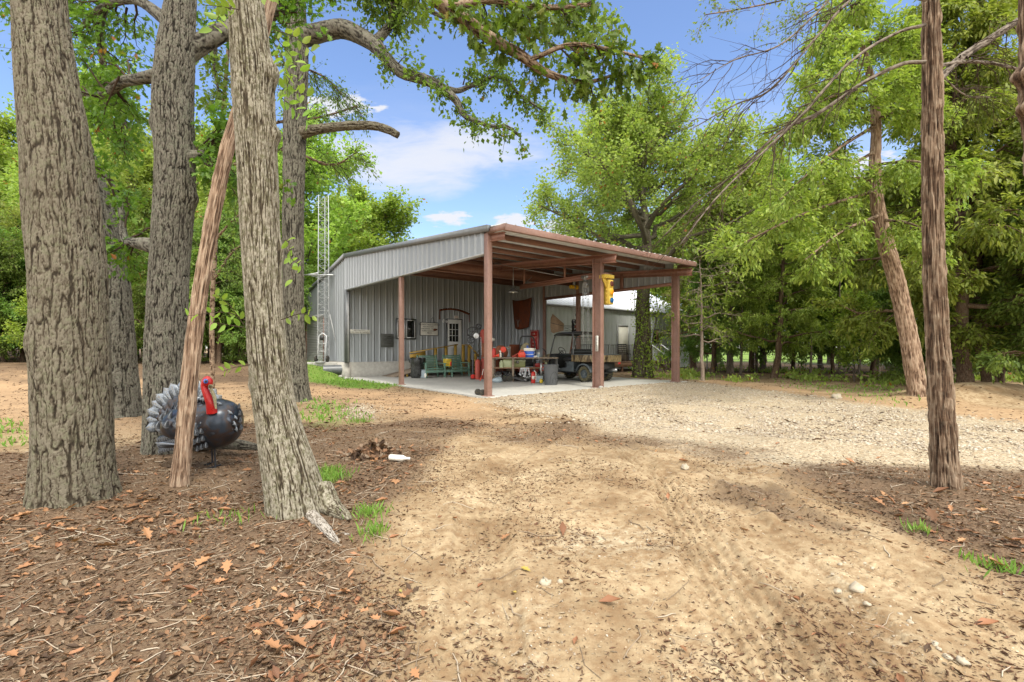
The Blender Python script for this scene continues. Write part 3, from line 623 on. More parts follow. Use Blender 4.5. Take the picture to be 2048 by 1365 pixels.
def sprout(paths, rng, nsub=8, sub=0.45, ntw=6, tw=0.35, nleaf=14, size=0.09, shape='kite', up=0.15, droop=0.0, spread=0.05, start=0.25, ang=0.9, twig_r=0.006, bare=0.0, up_leaf=0.6, wide=1.0, follow=0.0, nseg=4, flat=1.0):
    """branches with side branches and leafy twigs along the given limb paths (rows x,y,z,r)"""
    wood = []; LC = []; LD = []
    for path in paths:
        path = np.asarray(path, float); L = np.linalg.norm(np.diff(path[:, :3], axis=0), axis=1).sum(); K = len(path)
        for q in range(nsub):
            f = start + (1 - start) * (q + rng.random()) / nsub; i = min(K - 2, int(f * (K - 1))); w = f * (K - 1) - i
            b = path[i] * (1 - w) + path[i + 1] * w; d = unit(path[i + 1, :3] - path[i, :3])
            side = rng.normal(size=3); side[2] *= flat; side = unit(side - d * (side @ d)); a = ang * rng.uniform(.6, 1.25)
            dv = unit(d * math.cos(a) + side * math.sin(a) + np.array((0, 0, up))); ln = sub * rng.uniform(.55, 1.2) * (1.15 - 0.55 * f)
            t = np.linspace(0, 1, 5)[:, None]; wig = np.cumsum(rng.normal(size=(5, 3)) * ln * 0.05, axis=0)
            sp = b[:3] + dv * ln * t + wig + np.array((0, 0, -droop)) * ln * t * t
            wood.append((sp, np.linspace(max(twig_r * 1.6, min(b[3] * 0.6, twig_r * 3)), twig_r * 0.6, 5)))
            # twigs
            m = ntw; ft = rng.uniform(0.2, 1, m); ii = np.minimum(3, (ft * 4).astype(int)); ww = (ft * 4 - ii)[:, None]
            B0 = sp[ii] * (1 - ww) + sp[ii + 1] * ww; dd = unit(sp[-1] - sp[0])[None]
            sd = rng.normal(size=(m, 3)); sd[:, 2] *= flat; sd = unit(sd); tv = unit(dd * 0.8 + sd * 0.9 + np.array((0, 0, up * 0.6 - droop * .4)))
            tl = tw * rng.uniform(.5, 1.2, m)[:, None]
            for z in range(m):
                wood.append((np.array([B0[z], B0[z] + tv[z] * tl[z] * .5 + np.array((0, 0, -droop * .05)), B0[z] + tv[z] * tl[z] + np.array((0, 0, -droop * tl[z][0] * .3))]), np.array([twig_r * .7, twig_r * .5, twig_r * .3])))
            if rng.random() < bare: continue
            u = rng.uniform(0.15, 1.05, (m, nleaf, 1)); c = B0[:, None] + tv[:, None] * tl[:, None] * u + rng.normal(size=(m, nleaf, 3)) * spread; c[..., 2] -= droop * tl * .3 * u[..., 0] ** 2
            ld = unit(tv[:, None] * (0.7 + follow) + rng.normal(size=(m, nleaf, 3)) * 0.7 + np.array((0, 0, -0.25 - droop)))
            LC.append(c.reshape(-1, 3)); LD.append(ld.reshape(-1, 3))
    wv = [tube_arr(a, r, nseg)[:2] for a, r in wood]; W_ = join([(v, [f]) for v, f in wv]) if wv else None
    if not LC: return W_, None
    LC = np.concatenate(LC); LD = np.concatenate(LD)
    return W_, leafset(LC, LD, size * rng.uniform(.45, 1.5, len(LC)), shape, rng, up_leaf, wide)
def limb(rng, b, az, el, L, r, up=0.3, n=7, wob=0.08, sag=0.0):
    d = np.array((math.cos(az) * math.cos(el), math.sin(az) * math.cos(el), math.sin(el))); t = np.linspace(0, 1, n)
    p = b + d * L * t[:, None] + np.cumsum(rng.normal(size=(n, 3)) * L * wob / n ** .5, axis=0) * (t[:, None] > 0) + np.array((0, 0, 1)) * (up * L * t ** 2)[:, None] - np.array((0, 0, 1)) * (sag * L * t ** 3)[:, None]
    return np.column_stack((p, r * (1 - 0.8 * t)))
def proto(seed, H, Rc, tr, base=0.3, n=14, el=0.5, env='round', top=1.0, lean=0.0, crown_mat='leaf_far', bark='bark_far', nseg=10, **sp):
    """a whole tree in its own coordinates: (trunk arrays with limbs, crown arrays)"""
    rng = np.random.default_rng(seed); z = np.linspace(0, H * 0.96, 16)
    tx = np.cumsum(rng.normal(size=16)) * 0.045 * H / 10 + lean * z; ty = np.cumsum(rng.normal(size=16)) * 0.045 * H / 10; tx -= tx[0]; ty -= ty[0]
    path = np.column_stack((tx, ty, z - 0.15, tr * (1 - 0.88 * (z / z[-1]) ** 1.1))); path[0, 3] *= 1.35
    limbs = []
    for i in range(n):
        f = base + (1 - base) * ((i + .5) / n) ** 0.9; zz = f * H * 0.96; b = np.array([np.interp(zz, z, tx), np.interp(zz, z, ty), zz])
        h = (f - base) / (1 - base)
        e = {'round': math.sin(math.pi * min(1, 0.22 + 0.72 * h)) ** .7, 'cone': 1.05 - 0.9 * h, 'tall': math.sin(math.pi * min(1, .3 + .62 * h)) ** .5}[env]
        az = i * 2.4 + rng.random() * .8; L = Rc * e * rng.uniform(.75, 1.2)
        limbs.append(limb(rng, b, az, el * (0.7 + 0.9 * h), L, tr * 0.42 * (1 - 0.7 * h), 0.12, sag=sp.get('droop', 0) * .3))
    w, lv = sprout(limbs, rng, **sp)
    parts = [tuple([tube_arr(path[:, :3], path[:, 3], nseg)[0], [tube_arr(path[:, :3], path[:, 3], nseg)[1]]])]
    for l in limbs: v, f, _ = tube_arr(l[:, :3], l[:, 3], 5); parts.append((v, [f]))
    parts.append(w); tv, tf = join(parts)
    me1 = mk('trunk', tv, tf, MATS[bark], smooth=True, attrs={'ridge': 0.5 + 0.35 * fbm(tv[:, 0] * 9, tv[:, 1] * 9, tv[:, 2] * 3, 2, seed)}); me2 = mk('crown', lv[0], lv[1], MATS[crown_mat])
    d1, d2 = me1.data, me2.data
    for o in (me1, me2): bpy.data.objects.remove(o)
    return d1, d2, (tv, lv)
def plant(name, meshes, loc, rz, scale, label, cat='tree', group=None):
    r = empty(name, label, cat, loc, rz, group); r.scale = (scale,) * 3 if not hasattr(scale, '__len__') else tuple(scale)
    for nm, me in zip(('trunk', 'crown'), meshes[:2]):
        o = bpy.data.objects.new(nm, me); COL.objects.link(o); o.parent = r
    return r
def W4(pts):                                  # (px, py, depth, radius in photo px) -> x, y, z, r
    return [(*P(a, b, Y), rp / F * Y / math.sqrt(1 + ((a - 1024) / F) ** 2)) for a, b, Y, rp in pts]
def foot(px, py, r, h):
    g = G(px, py); TREE_FEET.append((g[0], g[1], r, h))
foot(150, 1000, 0.65, 0.09); foot(350, 900, 0.6, 0.08); foot(600, 1025, 0.5, 0.02); foot(1895, 985, 0.35, 0.07); foot(360, 975, 0.25, 0.03)
ground = make_ground()

def big_oak_a():
    t = empty('oak_tree', 'thickest oak with deep brown blocky bark rising out of a wide flared foot', 'tree', G(150, 1000))
    pts = W4([(148, 1060, 4.0, 98), (150, 1000, 4.0, 90), (147, 900, 4.0, 84), (142, 700, 4.0, 82), (132, 500, 4.0, 80), (115, 300, 4.0, 74), (92, 130, 4.02, 66), (78, 0, 4.05, 61), (60, -300, 4.1, 56), (40, -900, 4.2, 48)])
    bark_part('trunk', [tuple(np.array(p) - np.array((*t.location, 0))) for p in pts], 'bark_oak', t, 0.0105, 300, 'oak', 3, flare=0.42, fh=0.20, lobes=5, cell=(0.036, 0.06), depth=0.012, lumps=((1.55, 3.8, .12, .03),))
    b = empty('oak_tree', 'rough grey oak leaning behind the thickest trunk', 'tree', G(236, 830))
    Y = 9.2
    pts = W4([(236, 860, Y, 56), (236, 830, Y, 50), (232, 760, Y, 46), (226, 650, Y, 45), (210, 520, Y, 44), (180, 400, Y, 42), (145, 280, Y, 38), (95, 120, Y, 34), (50, -40, Y, 30), (0, -500, Y, 24)])
    bark_part('trunk', [tuple(np.array(p) - np.array((*b.location, 0))) for p in pts], 'bark_oak_grey', b, 0.02, 150, 'oak', 9, flare=0.25, fh=0.3, cell=(0.05, 0.10), depth=0.026)
    return t, b
oakA, oakA2 = big_oak_a()

def sub_loc(pts, t): return [tuple(np.array(p) - np.array((*t.location, 0))) for p in pts]
def foliage(t, paths, seed, mat='leaf_oak', wood='twig', limbs=True, nm='crown', lmat='bark_oak_grey', limb_seg=28, ld=0.012, **kw):
    """limbs (bark tubes), twigs and leaves added to a tree; paths are (px, py, depth, r px) rows"""
    rng = np.random.default_rng(seed); W_ = [np.array(smooth_path(W4(p), 14)) for p in paths]; off = np.array((*t.location, 0))
    W_ = [w - off for w in W_]
    if limbs:
        for k, w in enumerate(paths):
            bark_part('branch', sub_loc(W4(w), t), lmat, t, 0.025, limb_seg, 'oak', seed + k, cell=(0.03, 0.08), depth=ld)
    wd, lv = sprout(W_, rng, **kw)
    if lv is not None:
        c = mk(nm, lv[0], lv[1], MATS[mat], t)
        mk('twigs', wd[0], wd[1], MATS[wood], c, True)
    else: mk('twigs', wd[0], wd[1], MATS[wood], t, True)

# oak B: behind the turkey
oakB = empty('oak_tree', 'dark grey oak standing right behind the metal turkey', 'tree', G(345, 900)); Y = 6.0
bark_part('trunk', sub_loc(W4([(340, 950, Y, 60), (338, 900, Y, 54), (334, 840, Y, 48), (332, 760, Y, 44), (333, 650, Y, 43), (338, 540, Y, 42), (346, 430, Y, 42), (350, 320, Y, 42), (348, 200, Y, 43), (352, 110, Y, 40), (358, 40, Y, 34), (362, -60, Y, 30), (360, -500, Y, 24)]), oakB),
          'bark_oak_grey', oakB, 0.0125, 240, 'oak', 21, flare=0.35, fh=0.2, lobes=4, cell=(0.032, 0.055), depth=0.012, lumps=((3.45, 0.2, .10, .05), (4.35, 3.2, .1, .05)))
bark_part('root', sub_loc(W4([(380, 882, 6.0, 24), (430, 884, 5.9, 17), (480, 890, 5.85, 11), (520, 896, 5.85, 6), (535, 902, 5.85, 3)]), oakB), 'bark_oak_grey', oakB, 0.014, 60, 'oak', 24, cell=(0.03, .05), depth=.01)
foliage(oakB, [[(350, 122, 6.0, 24), (420, 78, 6.2, 21), (470, 55, 6.4, 18), (540, 30, 6.7, 14), (600, -20, 7.0, 9)],
               [(345, 146, 6.0, 20), (280, 158, 6.2, 13), (245, 165, 6.5, 12), (205, 190, 6.8, 9), (165, 188, 7.1, 5)],
               [(348, 506, 6.0, 22), (295, 490, 6.2, 17), (265, 485, 6.4, 11), (248, 474, 6.7, 8), (238, 400, 7.0, 6), (200, 330, 7.4, 3)],
               [(350, 322, 6.0, 19), (398, 312, 6.0, 13), (412, 312, 6.0, 8)],
               [(355, 60, 6.1, 16), (270, 0, 6.7, 11), (200, 20, 7.4, 8), (150, 70, 7.9, 4)],
               [(355, -60, 6.2, 20), (230, -90, 7.0, 13), (120, -20, 8.0, 7), (60, 80, 8.6, 4)],
               [(260, -120, 6.8, 12), (200, 60, 7.6, 8), (230, 200, 8.0, 5), (270, 280, 8.2, 3)]],
        31, 'leaf_oak_near', nsub=12, sub=0.85, ntw=7, tw=0.34, nleaf=12, size=0.085, shape='oak', spread=0.06, up=0.05, start=0.3, droop=0.15)

# cedar D: the leaning one
cedD = empty('cedar_tree', 'slim reddish cedar trunk leaning in front of the metal turkey', 'tree', G(360, 978)); 
bark_part('trunk', sub_loc(W4([(356, 1010, 4.43, 22.8), (358, 978, 4.43, 19.8), (366, 900, 4.43, 18.2), (376, 800, 4.43, 17.9), (392, 650, 4.43, 16.7), (414, 500, 4.43, 15.2), (444, 340, 4.43, 14.4), (478, 220, 4.5, 13.7), (515, 100, 4.6, 12.9), (548, -20, 4.7, 12.2), (600, -200, 4.8, 9.9)]), cedD),
          'bark_cedar_pale', cedD, 0.010, 110, 'cedar', 5, flare=0.6, fh=0.10, lobes=3, depth=0.013)

# oak C: front oak with pale ridged bark
def up3(pts, t):
    o = []
    for k, (a, b, c, r) in enumerate(pts):
        g = float(ground_h(np.array([a]), np.array([b]))[0]); w = min(1, k / 2); o.append((a, b, c * (1 - w) + (g + r * .35) * w, r))
    return sub_loc(o, t)
oakC = empty('oak_tree', 'pale ridged oak with burls and bare roots creeping over the sand', 'tree', G(600, 1030)); Y = 3.85
bark_part('trunk', sub_loc(W4([(606, 1085, Y, 73.3), (598, 1030, Y, 63.9), (582, 950, Y, 56.4), (560, 860, Y, 47.0), (543, 770, Y, 41.4), (530, 650, Y, 38.5), (522, 500, Y, 38.5), (515, 330, Y, 40.4), (508, 200, Y, 41.4), (500, 100, Y, 40.4), (490, 0, Y, 36.7), (470, -200, Y, 33.8), (440, -700, Y, 26.3)]), oakC),
          'bark_oak_pale', oakC, 0.0095, 260, 'oak', 41, flare=0.42, fh=0.16, lobes=3, cell=(0.022, 0.095), depth=0.011,
          lumps=((1.05 + .25, math.pi, .06, .035), (4.02 - .25, 0.15, .10, .055), (3.52 - .25, 0.05, .07, .05), (2.35, 0.4, .09, .02), (4.3, 2.5, .08, .04)))
bark_part('root', up3(W4([(640, 985, 3.9, 30), (662, 1015, 3.8, 22), (680, 1036, 3.72, 15), (692, 1052, 3.65, 10), (700, 1066, 3.6, 3)]), oakC), 'bark_oak_pale', oakC, 0.008, 60, 'oak', 43, cell=(.02, .05), depth=.010)
bark_part('root', up3(W4([(598, 1010, 3.9, 18), (616, 1032, 3.76, 15), (632, 1055, 3.60, 12), (650, 1075, 3.42, 10), (664, 1090, 3.28, 8), (676, 1102, 3.2, 3)]), oakC), 'root_pale', oakC, 0.007, 44, 'oak', 44, cell=(.014, .04), depth=.006)
bark_part('root', up3(W4([(655, 1074, 3.41, 6), (680, 1078, 3.37, 5), (698, 1082, 3.34, 2)]), oakC), 'root_pale', oakC, 0.007, 24, 'oak', 45, cell=(.014, .03), depth=.003)
# its high limb reaching over the yard, dark lobed leaves
foliage(oakC, [[(490, -260, 3.9, 30), (640, -200, 4.6, 24), (770, -90, 5.4, 19), (871, 0, 6.0, 13), (930, 40, 6.1, 12), (985, 80, 6.2, 11), (1040, 110, 6.3, 10), (1095, 147, 6.4, 7), (1168, 165, 6.5, 4), (1230, 150, 6.6, 2)],
               [(900, 15, 6.0, 7), (980, 0, 6.1, 6), (1080, 15, 6.2, 5), (1180, 10, 6.4, 3)],
               [(1060, 120, 6.3, 5), (1140, 90, 6.3, 4), (1220, 100, 6.4, 3), (1300, 120, 6.5, 1.5)]],
        47, 'leaf_oak_near', nsub=16, sub=0.36, ntw=6, tw=0.22, nleaf=5, size=0.115, shape='oak', spread=0.06, up=-0.05, start=0.22, droop=0.3, lmat='bark_cedar', twig_r=0.005)
# young leafy shoots on its trunk
def shoots(t, paths, seed, mat='leaf_elm', size=0.085, nleaf=9, nm='shoot'):
    rng = np.random.default_rng(seed)
    for p in paths:
        w = smooth_path(np.array(W4(p)), 12) - np.array((*t.location, 0)); v, f, _ = tube_arr(w[:, :3], np.linspace(.004, .0015, 12), 5)
        s = mk(nm, v, [f], MATS['twig'], t, True)
        u = np.linspace(0.15, 1, nleaf); c = np.stack([np.interp(u, np.linspace(0, 1, 12), w[:, k]) for k in range(3)], -1)
        d = unit(w[-1, :3] - w[0, :3])[None]; sd = unit(np.cross(d, [[0, 1, .2]])) * np.where(np.arange(nleaf) % 2, 1, -1)[:, None]
        D = unit(d * .6 + sd * .9 + rng.normal(size=(nleaf, 3)) * .25); lv = leafset(c, D, size * rng.uniform(.7, 1.15, nleaf), 'oval', rng, .2)
        mk('leaves', lv[0], lv[1], MATS[mat], s)
shoots(oakC, [[(548, 60, 3.6, 1), (590, 75, 3.5, 1), (630, 110, 3.45, 1)], [(550, 75, 3.6, 1), (580, 110, 3.5, 1), (605, 150, 3.45, 1)], [(552, 90, 3.6, 1), (570, 130, 3.5, 1), (575, 190, 3.45, 1)],
              [(556, 180, 3.6, 1), (590, 185, 3.5, 1), (620, 195, 3.4, 1)], [(556, 190, 3.6, 1), (580, 210, 3.5, 1), (612, 240, 3.4, 1)], [(560, 185, 3.6, 1), (575, 170, 3.5, 1), (582, 150, 3.4, 1)],
              [(480, 20, 3.6, 1), (450, 15, 3.5, 1), (405, 10, 3.45, 1)], [(470, 10, 3.6, 1), (440, 30, 3.5, 1), (425, 60, 3.4, 1)], [(465, 0, 3.6, 1), (450, -30, 3.5, 1), (400, -30, 3.4, 1)], [(520, 0, 3.6, 1), (545, -10, 3.5, 1), (560, -30, 3.4, 1)]], 51)
shoots(oakC, [[(490, 640, 3.6, 1), (450, 625, 3.5, 1), (375, 632, 3.4, 1)], [(488, 650, 3.6, 1), (460, 612, 3.5, 1), (432, 590, 3.45, 1)], [(488, 655, 3.6, 1), (455, 650, 3.5, 1), (425, 645, 3.45, 1)],
              [(575, 500, 3.7, 1), (585, 520, 3.6, 1), (600, 530, 3.5, 1)], [(570, 480, 3.7, 1), (578, 490, 3.6, 1), (585, 560, 3.5, 1)], [(562, 640, 3.7, 1), (600, 628, 3.5, 1), (625, 632, 3.4, 1)], [(500, 730, 3.6, 1), (470, 735, 3.5, 1), (448, 742, 3.45, 1)]], 52, size=0.07, nleaf=7)

# oak E: behind oak C, long crooked limb over the sky
oakE = empty('oak_tree', 'slender grey oak whose crooked limb stretches across the open sky', 'tree', G(598, 800)); Y = 12.0
bark_part('trunk', sub_loc(W4([(600, 820, Y, 28), (597, 795, Y, 24), (592, 740, Y, 22), (588, 650, Y, 21), (586, 500, Y, 21), (588, 350, Y, 22), (590, 250, Y, 23), (594, 150, Y, 22), (594, 70, Y, 22), (592, 0, Y, 18), (590, -200, Y, 15), (585, -420, Y, 10)]), oakE),
          'bark_oak_grey', oakE, 0.025, 120, 'oak', 61, flare=0.3, fh=0.25, cell=(0.045, 0.12), depth=0.024)
bark_part('dead_branch', sub_loc(W4([(596, 268, 12, 15), (620, 262, 11.9, 11), (650, 257, 11.8, 9), (700, 252, 11.6, 8.5), (745, 252, 11.5, 8), (775, 260, 11.4, 7.5), (796, 271, 11.35, 6)]), oakE), 'bark_oak', oakE, 0.02, 44, 'oak', 62, cell=(0.05, .09), depth=.028)
foliage(oakE, [[(598, 78, 12, 22), (612, 74, 12, 20), (655, 62, 11.8, 19), (692, 60, 11.7, 18), (746, 88, 11.5, 15), (776, 121, 11.3, 12), (805, 146, 11.2, 11), (849, 160, 11.1, 10), (878, 173, 11, 9), (911, 200, 10.9, 7), (926, 228, 10.9, 5.5), (952, 243, 10.8, 4), (988, 254, 10.8, 3.5), (1014, 254, 10.7, 3), (1042, 274, 10.6, 2)],
               [(746, 86, 11.5, 10), (768, 66, 11.6, 9), (782, 45, 11.7, 8), (785, 10, 11.9, 7), (800, -60, 12, 5)],
               [(880, 172, 11, 6), (915, 182, 11.1, 5), (950, 168, 11.2, 4), (1000, 155, 11.3, 3.5), (1040, 190, 11.4, 2.5), (1090, 225, 11.5, 1.2)]],
        63, 'leaf_oak', nsub=24, sub=0.5, ntw=6, tw=0.30, nleaf=9, size=0.09, shape='kite', spread=0.08, up=0.0, start=0.22, wide=1.4, limb_seg=40, ld=0.016)
foliage(oakE, [[(592, 0, 12, 10), (640, -40, 12, 8), (720, -20, 11.8, 5), (800, 20, 11.6, 3)], [(592, -60, 12, 10), (700, -110, 11.5, 8), (830, -60, 11.0, 6), (960, 0, 10.6, 5), (1080, 20, 10.2, 3), (1160, 30, 10, 2)],
               [(700, -110, 11.5, 7), (760, -40, 11.6, 5), (900, 40, 11.6, 4), (1030, 60, 11.6, 3), (1150, 100, 11.6, 2), (1230, 60, 11.6, 1)],
               [(560, -150, 12, 8), (480, -40, 12.4, 6), (430, 100, 12.6, 4), (440, 200, 12.8, 2)]],
        64, 'leaf_oak', nsub=20, sub=0.95, ntw=7, tw=0.40, nleaf=11, size=0.11, shape='kite', spread=0.10, up=0.0, start=0.05, wide=1.4)
# wispy cedar sprays beside oak E
cedW = empty('cedar_tree', 'thin wispy cedar showing between the oaks beside the open sky', 'tree', G(470, 790, .1)); Yc = 13.5
foliage(cedW, [[(425, 780, Yc, 5), (424, 640, Yc, 5), (430, 500, Yc, 5), (440, 300, Yc, 4.5), (452, 150, Yc, 4), (470, -50, Yc, 3)],
               [(440, 300, Yc, 3), (540, 250, 13, 2.5), (640, 235, 12.8, 2), (715, 212, 12.6, 1)], [(440, 340, Yc, 3), (560, 300, 13, 2.5), (660, 330, 12.8, 2), (715, 305, 12.6, 1)],
               [(452, 150, Yc, 3), (560, 130, 13, 2.5), (640, 150, 12.8, 2), (690, 195, 12.6, 1)], [(430, 480, Yc, 3), (480, 430, 13, 2), (540, 420, 13, 1)], [(428, 560, Yc, 3), (470, 500, 13, 2), (530, 470, 13, 1)]],
        66, 'leaf_cedar_dark', nsub=20, sub=0.8, ntw=7, tw=0.4, nleaf=11, size=0.075, shape='slim', spread=0.05, up=0.0, droop=.35, start=0.25, lmat='bark_cedar', limb_seg=10, follow=.5, wide=1.6)

# right-hand cedar F with bare boughs
cedF = empty('cedar_tree', 'straight cedar with stringy red bark standing alone beside the drive', 'tree', G(1895, 985)); Y = 4.35
bark_part('trunk', sub_loc(W4([(1898, 1030, Y, 36), (1894, 985, Y, 31), (1890, 930, Y, 28.5), (1884, 840, Y, 26.5), (1878, 740, Y, 25), (1871, 600, Y, 23), (1866, 450, Y, 21.5), (1865, 300, Y, 20.5), (1864, 150, Y, 19.5), (1862, 0, Y, 18.5), (1858, -250, Y, 16), (1850, -700, Y, 11)]), cedF),
          'bark_cedar', cedF, 0.009, 150, 'cedar', 71, flare=0.65, fh=0.13, lobes=5, depth=0.024)
bp = [[(1850, 50, 4.3, 4), (1790, 68, 4.2, 3.6), (1700, 125, 4.1, 3.2), (1600, 235, 4.0, 3), (1500, 330, 3.95, 2.2), (1430, 400, 3.9, 1.6), (1360, 490, 3.9, .8)],
      [(1850, 125, 4.3, 5), (1800, 130, 4.3, 4.5), (1720, 170, 4.25, 4.2), (1640, 225, 4.2, 3.6), (1560, 265, 4.15, 3), (1480, 340, 4.1, 2), (1400, 400, 4.1, 1.2), (1330, 470, 4.1, .6)],
      [(1852, 0, 4.3, 4), (1740, -20, 4.1, 3.5), (1690, 10, 4.0, 3), (1620, 90, 3.9, 2.6), (1540, 180, 3.8, 2), (1470, 210, 3.8, 1.2), (1380, 260, 3.8, .6)],
      [(1855, -60, 4.3, 4), (1720, -60, 4.0, 3), (1640, 20, 3.9, 2.2), (1560, 90, 3.85, 1.6), (1470, 120, 3.8, 1), (1400, 160, 3.8, .5)],
      [(1878, 160, 4.4, 8), (1920, 118, 4.6, 9), (1985, 75, 4.8, 9), (2070, 20, 5.0, 8)], [(1878, 132, 4.4, 5), (1930, 124, 4.6, 4.5), (1990, 128, 4.8, 4), (2070, 148, 5, 3)],
      [(1882, 150, 4.4, 2), (1930, 190, 4.6, 1.6), (1990, 195, 4.8, 1)]]
foliage(cedF, bp, 72, wood='twig', lmat='bark_far', nsub=20, sub=0.5, ntw=4, tw=0.28, nleaf=1, size=0.001, bare=1.1, up=-.1, droop=.25, start=.25, twig_r=0.0022, limb_seg=16, ld=.004, ang=.6)
foliage(cedF, [[(1700, -60, 4.2, 3), (1600, -10, 4.1, 2), (1500, 15, 4.0, 1.5), (1410, 30, 4.0, 1)], [(1720, -40, 4.2, 2), (1640, 10, 4.2, 1.4), (1590, 40, 4.2, 1)]], 73, 'leaf_cedar_dark', wood='dead_twig', lmat='bark_cedar', nsub=12, sub=.32, ntw=5, tw=.13, nleaf=9, size=.028, shape='slim', spread=.02, droop=.2, start=.3, twig_r=.0015, limb_seg=10, ld=.002, wide=1.8)
# shaggy trunk at the edge of the view
cedS = empty('cedar_tree', 'shaggy dark cedar trunk with a peeling bark clump at the picture edge', 'tree', G(2068, 1120)); Y = 3.0
bark_part('trunk', sub_loc(W4([(2130, 1150, Y, 34), (2128, 1110, Y, 30), (2118, 900, Y, 26), (2100, 600, Y, 24), (2082, 380, Y, 26), (2068, 200, Y, 28), (2063, 60, Y, 26), (2060, -60, Y, 22), (2050, -400, Y, 18)]), cedS),
          'bark_cedar', cedS, 0.010, 90, 'cedar', 75, flare=0.3, fh=0.1, depth=0.03, lumps=((3.1, 3.2, .05, .05), (2.9, 3.3, .04, .05)))

# ---- mid-distance trees of their own
# leaning cedar G with its feathery crown
cedG = empty('cedar_tree', 'tall feathery yellow-green cedar on a pale leaning trunk', 'tree', G(1840, 800)); Y = 12.0
bark_part('trunk', sub_loc(W4([(1846, 825, Y, 30), (1840, 800, Y, 25), (1832, 760, Y, 21), (1820, 690, Y, 20), (1806, 620, Y, 19), (1790, 550, Y, 18), (1772, 490, Y, 17), (1758, 430, Y, 15), (1750, 340, Y, 12), (1752, 250, Y, 10), (1740, 150, Y, 8), (1715, 60, Y, 4), (1705, 20, Y, 2)]), cedG),
          'bark_cedar_pale', cedG, 0.03, 70, 'cedar', 81, flare=0.3, fh=0.2, depth=0.025)
cg = []
for (a, b) in [((1752, 250), (1560, 400)), ((1755, 300), (1500, 480)), ((1756, 380), (1460, 500)), ((1745, 180), (1590, 230)), ((1735, 130), (1620, 160)), ((1750, 240), (1850, 230)), ((1752, 330), (1900, 340)), ((1760, 430), (1610, 520)), ((1762, 440), (1880, 480)), ((1725, 90), (1790, 90)), ((1722, 80), (1650, 90)), ((1745, 200), (1560, 270)), ((1748, 210), (1830, 150)), ((1710, 50), (1700, 10)), ((1756, 360), (1620, 380)), ((1752, 260), (1690, 180))]:
    for k in range(2):
        dy = (-0.9, 0.9)[k] * random.Random(a[0] + b[1]).uniform(.4, 1.6)
        cg.append([(a[0], a[1], Y, 4), ((a[0] + b[0]) / 2, (a[1] + b[1]) / 2 - 12, Y + dy, 3), (b[0], b[1], Y + dy * 1.7, 1)])
foliage(cedG, cg, 82, 'leaf_cedar', lmat='bark_cedar', nsub=10, sub=0.68, ntw=6, tw=0.42, nleaf=24, size=0.10, shape='frond', spread=0.06, up=0.12, droop=0.30, start=0.2, limb_seg=7, ld=.004, follow=.9, flat=.45, wide=1.0, up_leaf=1.2)

def protos():
    D = {}
    D['big'] = proto(101, 12.6, 5.4, 0.42, base=0.47, n=26, el=0.45, env='round', crown_mat='leaf_mid', bark='bark_oak_pale', nseg=16, nsub=12, sub=1.8, ntw=9, tw=0.75, nleaf=30, size=0.12, shape='kite', spread=0.16, up=0.12, start=0.25, wide=1.4, twig_r=0.012)
    D['dec1'] = proto(102, 11, 3.9, 0.2, base=0.22, n=18, el=0.6, env='round', nsub=10, sub=1.5, ntw=8, tw=0.7, nleaf=22, size=0.16, spread=0.17, up=0.15, start=0.2, wide=1.4, twig_r=.009)
    D['dec2'] = proto(103, 12.5, 3.6, 0.2, base=0.30, n=18, el=0.8, env='tall', nsub=10, sub=1.5, ntw=8, tw=0.7, nleaf=22, size=0.16, spread=0.17, up=0.15, start=0.2, wide=1.4, twig_r=.009)
    D['dec3'] = proto(104, 9.5, 3.2, 0.14, base=0.16, n=16, el=0.7, env='round', crown_mat='leaf_mid', nsub=10, sub=1.3, ntw=7, tw=0.6, nleaf=22, size=0.14, spread=0.15, up=0.15, start=0.2, wide=1.4, twig_r=.008)
    D['ced1'] = proto(105, 11, 3.2, 0.19, base=0.16, n=34, el=0.16, env='cone', crown_mat='leaf_cedar', bark='bark_cedar', nsub=11, sub=1.0, ntw=6, tw=0.5, nleaf=26, size=0.13, shape='frond', spread=0.07, up=0.02, droop=0.4, start=0.22, follow=.9, flat=.4, up_leaf=1.2, twig_r=.007)
    D['ced2'] = proto(106, 8.5, 2.4, 0.13, base=0.12, n=32, el=0.12, env='cone', crown_mat='leaf_cedar_dark', bark='bark_cedar', nsub=10, sub=0.85, ntw=6, tw=0.45, nleaf=24, size=0.12, shape='frond', spread=0.07, up=0.02, droop=0.4, start=0.2, follow=.9, flat=.4, up_leaf=1.2, twig_r=.007)
    D['ced3'] = proto(107, 6.0, 1.9, 0.09, base=0.10, n=28, el=0.2, env='tall', crown_mat='leaf_cedar_dark', bark='bark_cedar', nsub=9, sub=0.7, ntw=6, tw=0.38, nleaf=20, size=0.11, shape='frond', spread=0.06, up=0.02, droop=0.3, start=0.2, follow=.9, flat=.5, up_leaf=1.0, twig_r=.006)
    D['sap'] = proto(108, 3.4, 1.1, 0.035, base=0.12, n=16, el=0.7, env='round', crown_mat='leaf_vine', nsub=7, sub=0.5, ntw=5, tw=0.3, nleaf=12, size=0.09, spread=0.08, up=0.1, start=0.2, wide=1.4, twig_r=.004)
    D['pole'] = proto(110, 8.5, 1.3, 0.06, base=0.5, n=12, el=0.7, env='round', crown_mat='leaf_mid', bark='bark_far', nsub=6, sub=0.7, ntw=6, tw=0.45, nleaf=16, size=0.11, spread=0.10, up=0.1, start=0.2, wide=1.4, twig_r=.005)
    D['bare'] = proto(109, 5.2, 1.5, 0.085, base=0.30, n=22, el=0.1, env='tall', crown_mat='leaf_cedar', bark='dead_twig', nsub=7, sub=0.6, ntw=4, tw=0.3, nleaf=3, size=0.12, shape='frond', spread=0.06, up=0.0, droop=0.3, start=0.3, twig_r=.006)
    return D
PR = protos()
